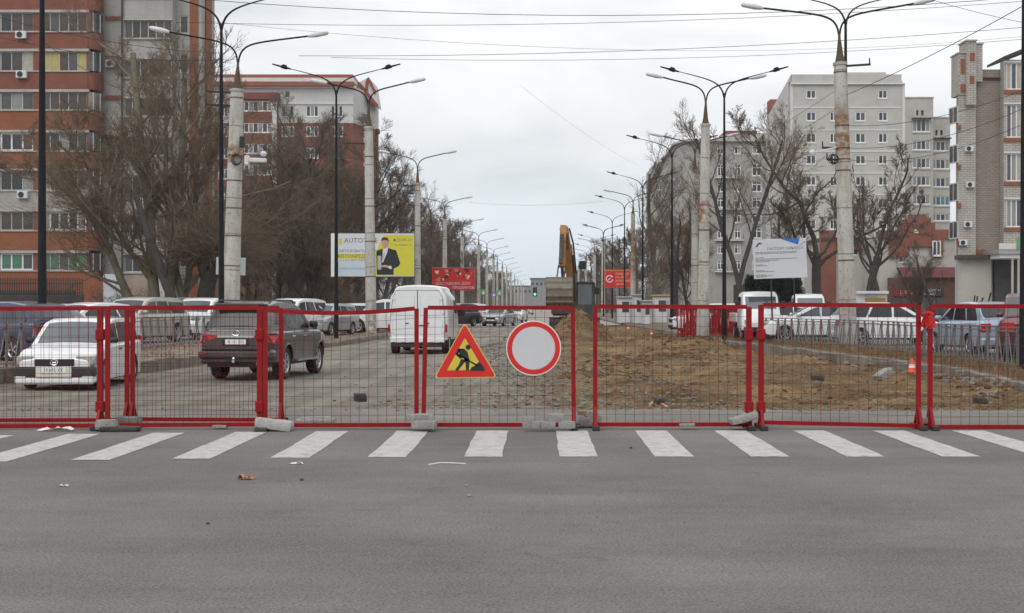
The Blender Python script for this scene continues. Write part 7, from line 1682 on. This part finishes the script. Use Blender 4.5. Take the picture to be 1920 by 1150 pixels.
    def meshes(s, mt, mc):
        out_ = []; s.flush()
        for nm, V, F, m_ in (('trunk', s.tv, s.tf, mt), ('crown', s.cv, s.cf, mc)):
            V = np.concatenate(V); F = np.concatenate(F); me = bpy.data.meshes.new(nm); me.vertices.add(len(V)); me.vertices.foreach_set('co', V.ravel())
            me.loops.add(len(F)*4); me.loops.foreach_set('vertex_index', F.ravel().astype(np.int32)); me.polygons.add(len(F)); me.polygons.foreach_set('loop_start', np.arange(len(F), dtype=np.int32)*4)
            if nm == 'trunk': me.polygons.foreach_set('use_smooth', np.ones(len(F), bool))
            me.materials.append(m_); me.update(calc_edges=True); me.validate(); out_.append(me)
        return out_
def spec_std(k1=7, k2=8, k3=7, k4=4, up=.05, l1=.62, tw=.010, wob=.16, t0=.3, spread=(25, 60)):
    return [dict(seg=7, wob=.06, up=.02, n=9, kids=k1, t0=t0, tip=.45), dict(seg=7, wob=wob, up=up, n=6, kids=k2, len=l1, ang=spread, rr=.48, rmin=.028, t0=.25, tip=.35),
            dict(seg=5, wob=wob*1.1, up=up, n=4, kids=k3, len=.52, ang=(22, 58), rr=.5, rmin=.014, t0=.2, tip=.4), dict(seg=4, wob=.12, up=up*.8, n=3, kids=max(3, k4*.75), len=.58, ang=(18, 52), rr=.6, rmin=tw, t0=.1, tip=.6), dict(seg=2, wob=.12, up=up*.5, n=3, kids=0, len=.85, ang=(18, 48), rr=.7, rmin=tw*.75, tip=.6)]
TREES = {}
def make_tree(key, seed, trunks, spec, mt, mc, forks=None):
    t = Tree(seed)
    for (p, d, L, r) in trunks: t.grow(p, d, L, r, 0, spec)
    TREES[key] = t.meshes(mt, mc)
def place(key, label, px, D, rz=0.0, sc=1.0, zb=.1, cat='tree', group=None, name='bare_tree', sx=None):
    r = thing(name, label, cat, (PX(px, D), D, zb), rz, group); r.scale = (sc if sx is None else sx, sc if sx is None else sx, sc)
    inst('trunk', TREES[key][0], r); inst('crown', TREES[key][1], r); return r
# the big many-stemmed tree on the left
make_tree('big', 11, [((0, 0, -.2), (-.04, 0, 1), 12.0, .26), ((.35, .1, -.2), (.10, .05, 1), 11.0, .22), ((-.35, 0, -.1), (-.42, -.1, .9), 8.5, .19), ((.9, .3, -.2), (.10, .1, 1), 9.0, .18), ((1.3, 0, -.2), (-.15, .1, 1), 9.5, .17), ((-.1, .2, 2.0), (-.7, .1, .9), 6.5, .12)], spec_std(14, 8, 7, 5, .07, .44, .0095, .11, .16, (28, 62)), M_BARKG, M_TWIGP)
place('big', 'big many-stemmed bare tree in front of the red brick block', 292, 74, .3, 1.30)
# pollarded willow-like trees with thick hanging shoots
def pollard(key, seed, H, r, heads, shoots, up, ln, mt, mc):
    t = Tree(seed); P = t.path((0, 0, -.2), (.05, 0, 1), H, 6, .05, .02); t.tube(P, r, r*.9, 9, False)
    for h in range(heads):
        a = h*2.4 + seed; d = np.array([.55*math.cos(a), .55*math.sin(a), .8]); Q = t.path(P[-2], d, H*.45, 4, .12, .05); t.tube(Q, r*.55, r*.42, 7, False)
        for i in range(shoots):
            b_ = Q[int(t.r.integers(2, 5))]; e_ = np.array([t.r.normal(0, .75), t.r.normal(0, .75), .8]); L = ln*t.r.uniform(.5, 1.2); W = t.path(b_, e_, L, 6, .09, up); t.tube(W, .022, .008, 3, True)
            for j in range(5):
                k = int(t.r.integers(1, 6)); t.tw.append((*W[k], *t.side((W[k]-W[k-1])/np.linalg.norm(W[k]-W[k-1]), R(35)), L*.4, .010, up*.5))
    TREES[key] = t.meshes(mt, mc)
pollard('pollard', 3, 3.4, .46, 5, 95, -.10, 3.2, M_BARKD, M_TWIGP)
place('pollard', 'stout pollarded tree with hanging shoots left of the stout concrete post', 378, 74, .2, 1.05)
make_tree('lean', 21, [((0, 0, -.2), (-.45, 0, 1), 6.5, .24)], spec_std(8, 8, 8, 6, .06, .55, .010), M_BARKD, M_TWIG)
place('lean', 'dark leaning bare tree between the big tree and the pollard', 352, 70, .0, 1.25)
# dark twiggy trees, several forms
make_tree('dense_a', 31, [((0, 0, -.2), (.03, 0, 1), 8.6, .24)], spec_std(15, 10, 8, 7, .06, .52, .0115, .10, .12, (28, 66)), M_BARKD, M_TWIGD)
make_tree('dense_b', 33, [((0, 0, -.2), (-.12, 0, 1), 7.4, .20), ((.3, .2, -.2), (.2, 0, 1), 7.0, .18)], spec_std(11, 9, 8, 6, .07, .55, .0115, .10, .12, (26, 62)), M_BARKD, M_TWIGR)
make_tree('tall', 35, [((0, 0, -.2), (0, 0, 1), 10.5, .20)], spec_std(16, 7, 6, 5, .11, .40, .011, .10, .14, (25, 50)), M_BARK, M_TWIG)
make_tree('vase', 37, [((0, 0, -.2), (0, 0, 1), 3.4, .27)], [dict(seg=5, wob=.05, up=.02, n=9, kids=5, t0=.6, tip=.8), dict(seg=7, wob=.10, up=.07, n=6, kids=8, len=1.7, ang=(8, 28), rr=.55, rmin=.05, t0=.2, tip=.3), dict(seg=5, wob=.13, up=.10, n=4, kids=6, len=.42, ang=(20, 48), rr=.5, rmin=.018, t0=.15, tip=.4), dict(seg=4, wob=.13, up=.08, n=3, kids=4, len=.5, ang=(20, 50), rr=.6, rmin=.010, t0=.15, tip=.5), dict(seg=2, wob=.12, up=.05, n=3, kids=0, len=.55, ang=(20, 55), rr=.7, rmin=.0105)], M_BARKD, M_TWIGP)
make_tree('street', 39, [((0, 0, -.2), (.02, 0, 1), 7.4, .17)], spec_std(12, 9, 7, 5, .08, .52, .022, .13, .16, (28, 60)), M_BARK, M_TWIG)
TG = 'dark bare trees behind the yellow and white billboard'
for i, (key, px, D, rz, sc, lab) in enumerate([
    ('dense_a', 500, 104, .2, 1.18, 'dark dense bare tree right of the stout concrete post'), ('dense_b', 546, 92, 1.4, 1.45, 'double-stemmed bare tree left of the second black lamp post'), ('dense_a', 598, 99, 2.4, 1.42, 'dark dense bare tree just left of the second black lamp post'),
    ('dense_b', 642, 106, 3.0, 1.58, 'double-stemmed bare tree behind the left end of the billboard'), ('dense_a', 668, 112, 4.1, 1.42, 'dark dense bare tree behind the middle of the billboard'), ('dense_b', 470, 116, 5.0, 1.3, 'double-stemmed bare tree far behind the stout concrete post'),
    ('dense_a', 560, 130, 5.6, 1.7, 'dark dense bare tree farthest back behind the row'), ('dense_b', 706, 122, .6, 1.25, 'double-stemmed bare tree behind the right half of the billboard'), ('dense_a', 622, 126, 1.0, 1.62, 'tall dark bare tree behind the left half of the billboard'), ('dense_b', 585, 86, 4.4, .95, 'smaller double-stemmed bare tree before the dark row'), ('dense_a', 520, 86, 3.4, .9, 'smaller dark bare tree before the row, near the stout post')]):
    place(key, lab, px, D, rz, sc, group=TG)
for i, (key, px, D, rz, sc, lab) in enumerate([('tall', 742, 145, .3, 1.35, 'slender pale bare tree between second and third left posts'), ('tall', 765, 155, 1.8, 1.3, 'slender pale bare tree just left of the third left post'), ('dense_b', 800, 150, 2.2, 1.0, 'bare tree between third and fourth left posts'), ('dense_a', 815, 185, 3.3, 1.1, 'bare tree behind the red billboard, left one'), ('tall', 795, 180, 3.9, 1.35, 'slender bare tree rising right of the third left post')]):
    place(key, lab, px, D, rz, sc, group='paler bare trees along the left verge')
names = ['first', 'second', 'third', 'fourth', 'fifth', 'sixth', 'seventh', 'eighth', 'ninth', 'tenth', 'eleventh', 'twelfth', 'thirteenth', 'fourteenth', 'fifteenth', 'sixteenth', 'seventeenth', 'eighteenth']
rr = random.Random(5); D = 165
for i in range(16):
    place('dense_b' if i % 3 == 1 and D < 260 else 'street', '%s bare street tree of the long left row behind the concrete posts' % names[i], VX + (-12.4 + rr.uniform(-.8, .8))*FPX/D, D, rr.random()*6, rr.uniform(1.2, 1.5), group='bare street trees in the long left row'); D *= 1.085
rr = random.Random(6); D = 150
for i in range(16):
    place('street', '%s bare street tree of the long right row behind the lamp posts' % names[i], VX + (12.2 + rr.uniform(-.8, .8))*FPX/D, D, rr.random()*6, rr.uniform(1.15, 1.4), group='bare street trees in the long right row'); D *= 1.09
# right-hand trees
place('vase', 'rough bare tree with upright shoots left of the concrete pair on the right', 1262, 88, .4, 1.10)
place('tall', 'slim pale tree left of the rough bare tree', 1238, 120, 1.0, 1.25)
place('dense_b', 'twiggy bare tree behind the concrete pair on the right', 1300, 125, 2.0, 1.2, sx=1.0)
t = Tree(51); P0 = t.path((0, 0, -.2), (0, 0, 1), 2.6, 4, .02, 0); t.tube(P0, .33, .29, 10, False); sp_ = spec_std(13, 8, 6, 4, .09, .40, .0085, .10, .26, (20, 48))
for dx in (-.24, .25): t.grow(P0[-1], (dx, .05, 1), 8.2, .14, 0, sp_)
TREES['fork'] = t.meshes(M_BARKD, M_TWIGP); place('fork', 'bare tree forked into a V beside the black post over the red stack', 1386, 78, 0, 1.08)
t = Tree(61); sp_ = [dict(seg=7, wob=.19, up=.10, n=7, kids=8, t0=.3, tip=.3), dict(seg=6, wob=.16, up=.12, n=5, kids=7, len=.5, ang=(30, 75), rr=.5, rmin=.02, t0=.15, tip=.4), dict(seg=4, wob=.16, up=.12, n=3, kids=6, len=.45, ang=(20, 60), rr=.5, rmin=.010, t0=.1, tip=.5), dict(seg=3, wob=.12, up=.10, n=3, kids=6, len=.55, ang=(20, 55), rr=.6, rmin=.009, t0=.1, tip=.6), dict(seg=2, wob=.1, up=.08, n=3, kids=0, len=.55, ang=(20, 55), rr=.7, rmin=.008)]
P0 = t.path((0, 0, -.2), (-.22, 0, 1), 3.6, 6, .05, .0); t.tube(P0, .26, .20, 9, False)
for d, L, r, k in (((-.05, 0, 1), 6.2, .13, -1), ((-.95, .1, .55), 3.6, .085, -1), ((.55, .2, .9), 4.6, .09, -2), ((-.75, -.2, .7), 3.6, .08, -2), ((.8, -.1, .6), 3.0, .07, -1)): t.grow(P0[k], d, L, r, 0, sp_)
TREES['gnarl'] = t.meshes(M_BARKD, M_TWIG); place('gnarl', 'gnarled dark tree with arching limbs left of the rust-stained post', 1548, 84, 0, 1.32)
t = Tree(67); P0 = t.path((0, 0, -.2), (.16, 0, 1), 4.0, 6, .05, .0); t.tube(P0, .24, .18, 9, False)
for d, L, r, k in (((.0, 0, 1), 5.6, .11, -1), ((.9, .1, .5), 3.8, .08, -1), ((-.5, .2, .9), 4.6, .08, -2), ((.7, -.2, .8), 4.2, .08, -2), ((-.8, 0, .7), 3.4, .07, -1)): t.grow(P0[k], d, L, r, 0, sp_)
TREES['gnarl2'] = t.meshes(M_BARKD, M_TWIGD); place('gnarl2', 'gnarled dark tree with a leaning trunk right of the rust-stained post', 1622, 88, 0, 1.22)
place('gnarl2', 'gnarled tree farther back between the plastered block and the post', 1655, 104, 2.5, 1.12)
place('tall', 'slender bare tree in front of the plastered block, left part', 1478, 120, .9, 1.0)
place('lean', 'low leaning tree in front of the stepped gable shop', 1765, 95, 0.3, .72)
place('dense_b', 'twiggy tree before the red gable shop', 1722, 128, 3.2, .78)
# dark evergreen behind the project board
t = Tree(71); P0 = t.path((0, 0, -.1), (0, 0, 1), 3.4, 5, .02, 0); t.tube(P0, .12, .03, 6, False)
for i in range(1500):
    h = t.r.uniform(.1, 3.3); r_ = 1.25*(1 - h/3.7)*math.sqrt(t.r.random()); a = t.r.random()*6.3; p = np.array([r_*math.cos(a), r_*math.sin(a), h]); d = np.array([math.cos(a), math.sin(a), .4]); t.tube(t.path(p, d, .45, 2, .2, 0), .055, .012, 3, True)
TREES['thuja'] = t.meshes(M_BARKD, mat('evergreen', (.03, .045, .028), .9, .4, 3, world=True))
for i, (px, sc) in enumerate(((1412, 1.0), (1436, 1.15), (1462, 1.05), (1488, .95))): place('thuja', ['leftmost dark evergreen behind the project board', 'tallest dark evergreen behind the project board', 'evergreen third from the left behind the project board', 'rightmost dark evergreen behind the project board'][i], px, 92, i*1.3, sc, group='dark evergreens behind the project board', name='evergreen_shrub', cat='shrub')
# shrubs and undergrowth beneath the left trees
make_tree('shrub', 81, [((.3*math.cos(i*1.1), .3*math.sin(i*1.1), -.1), (.4*math.cos(i*1.1), .4*math.sin(i*1.1), 1), 2.0, .03) for i in range(7)], [dict(seg=4, wob=.12, up=.03, n=4, kids=7, t0=.15, tip=.5, crown_from=1), dict(seg=3, wob=.18, up=.05, n=3, kids=6, len=.6, ang=(25, 60), rr=.7, rmin=.012, tip=.5), dict(seg=2, wob=.15, up=.03, n=3, kids=0, len=.5, ang=(20, 60), rr=.7, rmin=.008, tip=.6)], M_BARK, M_TWIG)
for i, (px, D, lab) in enumerate([(492, 88, 'bare shrub right of the stout concrete post'), (528, 90, 'bare shrub under the double-stemmed tree'), (570, 92, 'bare shrub left of the second black lamp post'), (606, 88, 'bare shrub just left of the second black lamp post'), (650, 90, 'bare shrub under the billboard, left one'), (676, 94, 'bare shrub under the billboard, middle one'), (716, 96, 'bare shrub under the billboard, right one'), (740, 100, 'bare shrub left of the van roof'), (250, 86, 'bare shrub at the foot of the big bare tree'), (215, 88, 'bare shrub before the pale poster of the brick block')]):
    place('shrub', lab, px, D, i*1.7, 1.2, name='bare_shrub', cat='shrub', group='bare shrubs under the left trees')
# the wooded strip closing the view beyond the left parking lot and the right verge
def thicket(name, x0, x1, y0, y1, n, h0, h1, m, seed):
    r_ = np.random.default_rng(seed); V = []; F = []; o_ = 0
    for i in range(n):
        x, y = r_.uniform(x0, x1), r_.uniform(y0, y1); H = r_.uniform(h0, h1); a = r_.normal(0, .18, 2); w_ = r_.uniform(.02, .05)
        p = np.array([x, y, 0]); q = p + np.array([a[0]*H, a[1]*H, H]); m2 = (p+q)/2 + np.array([r_.normal(0, .2), 0, 0]); b_ = r_.random()*3.14; e_ = np.array([math.cos(b_), math.sin(b_), 0])*w_
        V += [p-e_, p+e_, m2+e_*.7, m2-e_*.7, q]; F += [(o_, o_+1, o_+2, o_+3), (o_+3, o_+2, o_+4)]; o_ += 5
    me = bpy.data.meshes.new(name); me.from_pydata([tuple(v) for v in V], [], F); me.materials.append(m); me.update(); o = bpy.data.objects.new(name, me); COL.objects.link(o); return tag(o, kind='stuff')
thicket('distant_wood', -30, -11.5, 250, 800, 9000, 6, 12, M_TWIG, 3); thicket('distant_wood', 11.5, 30, 250, 800, 6000, 5, 10, M_TWIG, 4); thicket('undergrowth', -26, -14, 98, 150, 5000, .8, 3.4, M_TWIGD, 5)

# ================================================================== HAZE
hz = bpy.data.materials.new('haze'); hz.use_nodes = True; hz.node_tree.nodes.clear(); N_ = hz.node_tree.nodes
ho = N_.new('ShaderNodeOutputMaterial'); hv = N_.new('ShaderNodeVolumePrincipled'); hv.inputs['Color'].default_value = (.86, .93, 1.0, 1); hv.inputs['Density'].default_value = .00016; hv.inputs['Anisotropy'].default_value = .2
hz.node_tree.links.new(hv.outputs[0], ho.inputs['Volume'])
tag(MB().box(-940, 940, -100, 1560, -1.7, 60).build('haze', hz), kind='stuff')
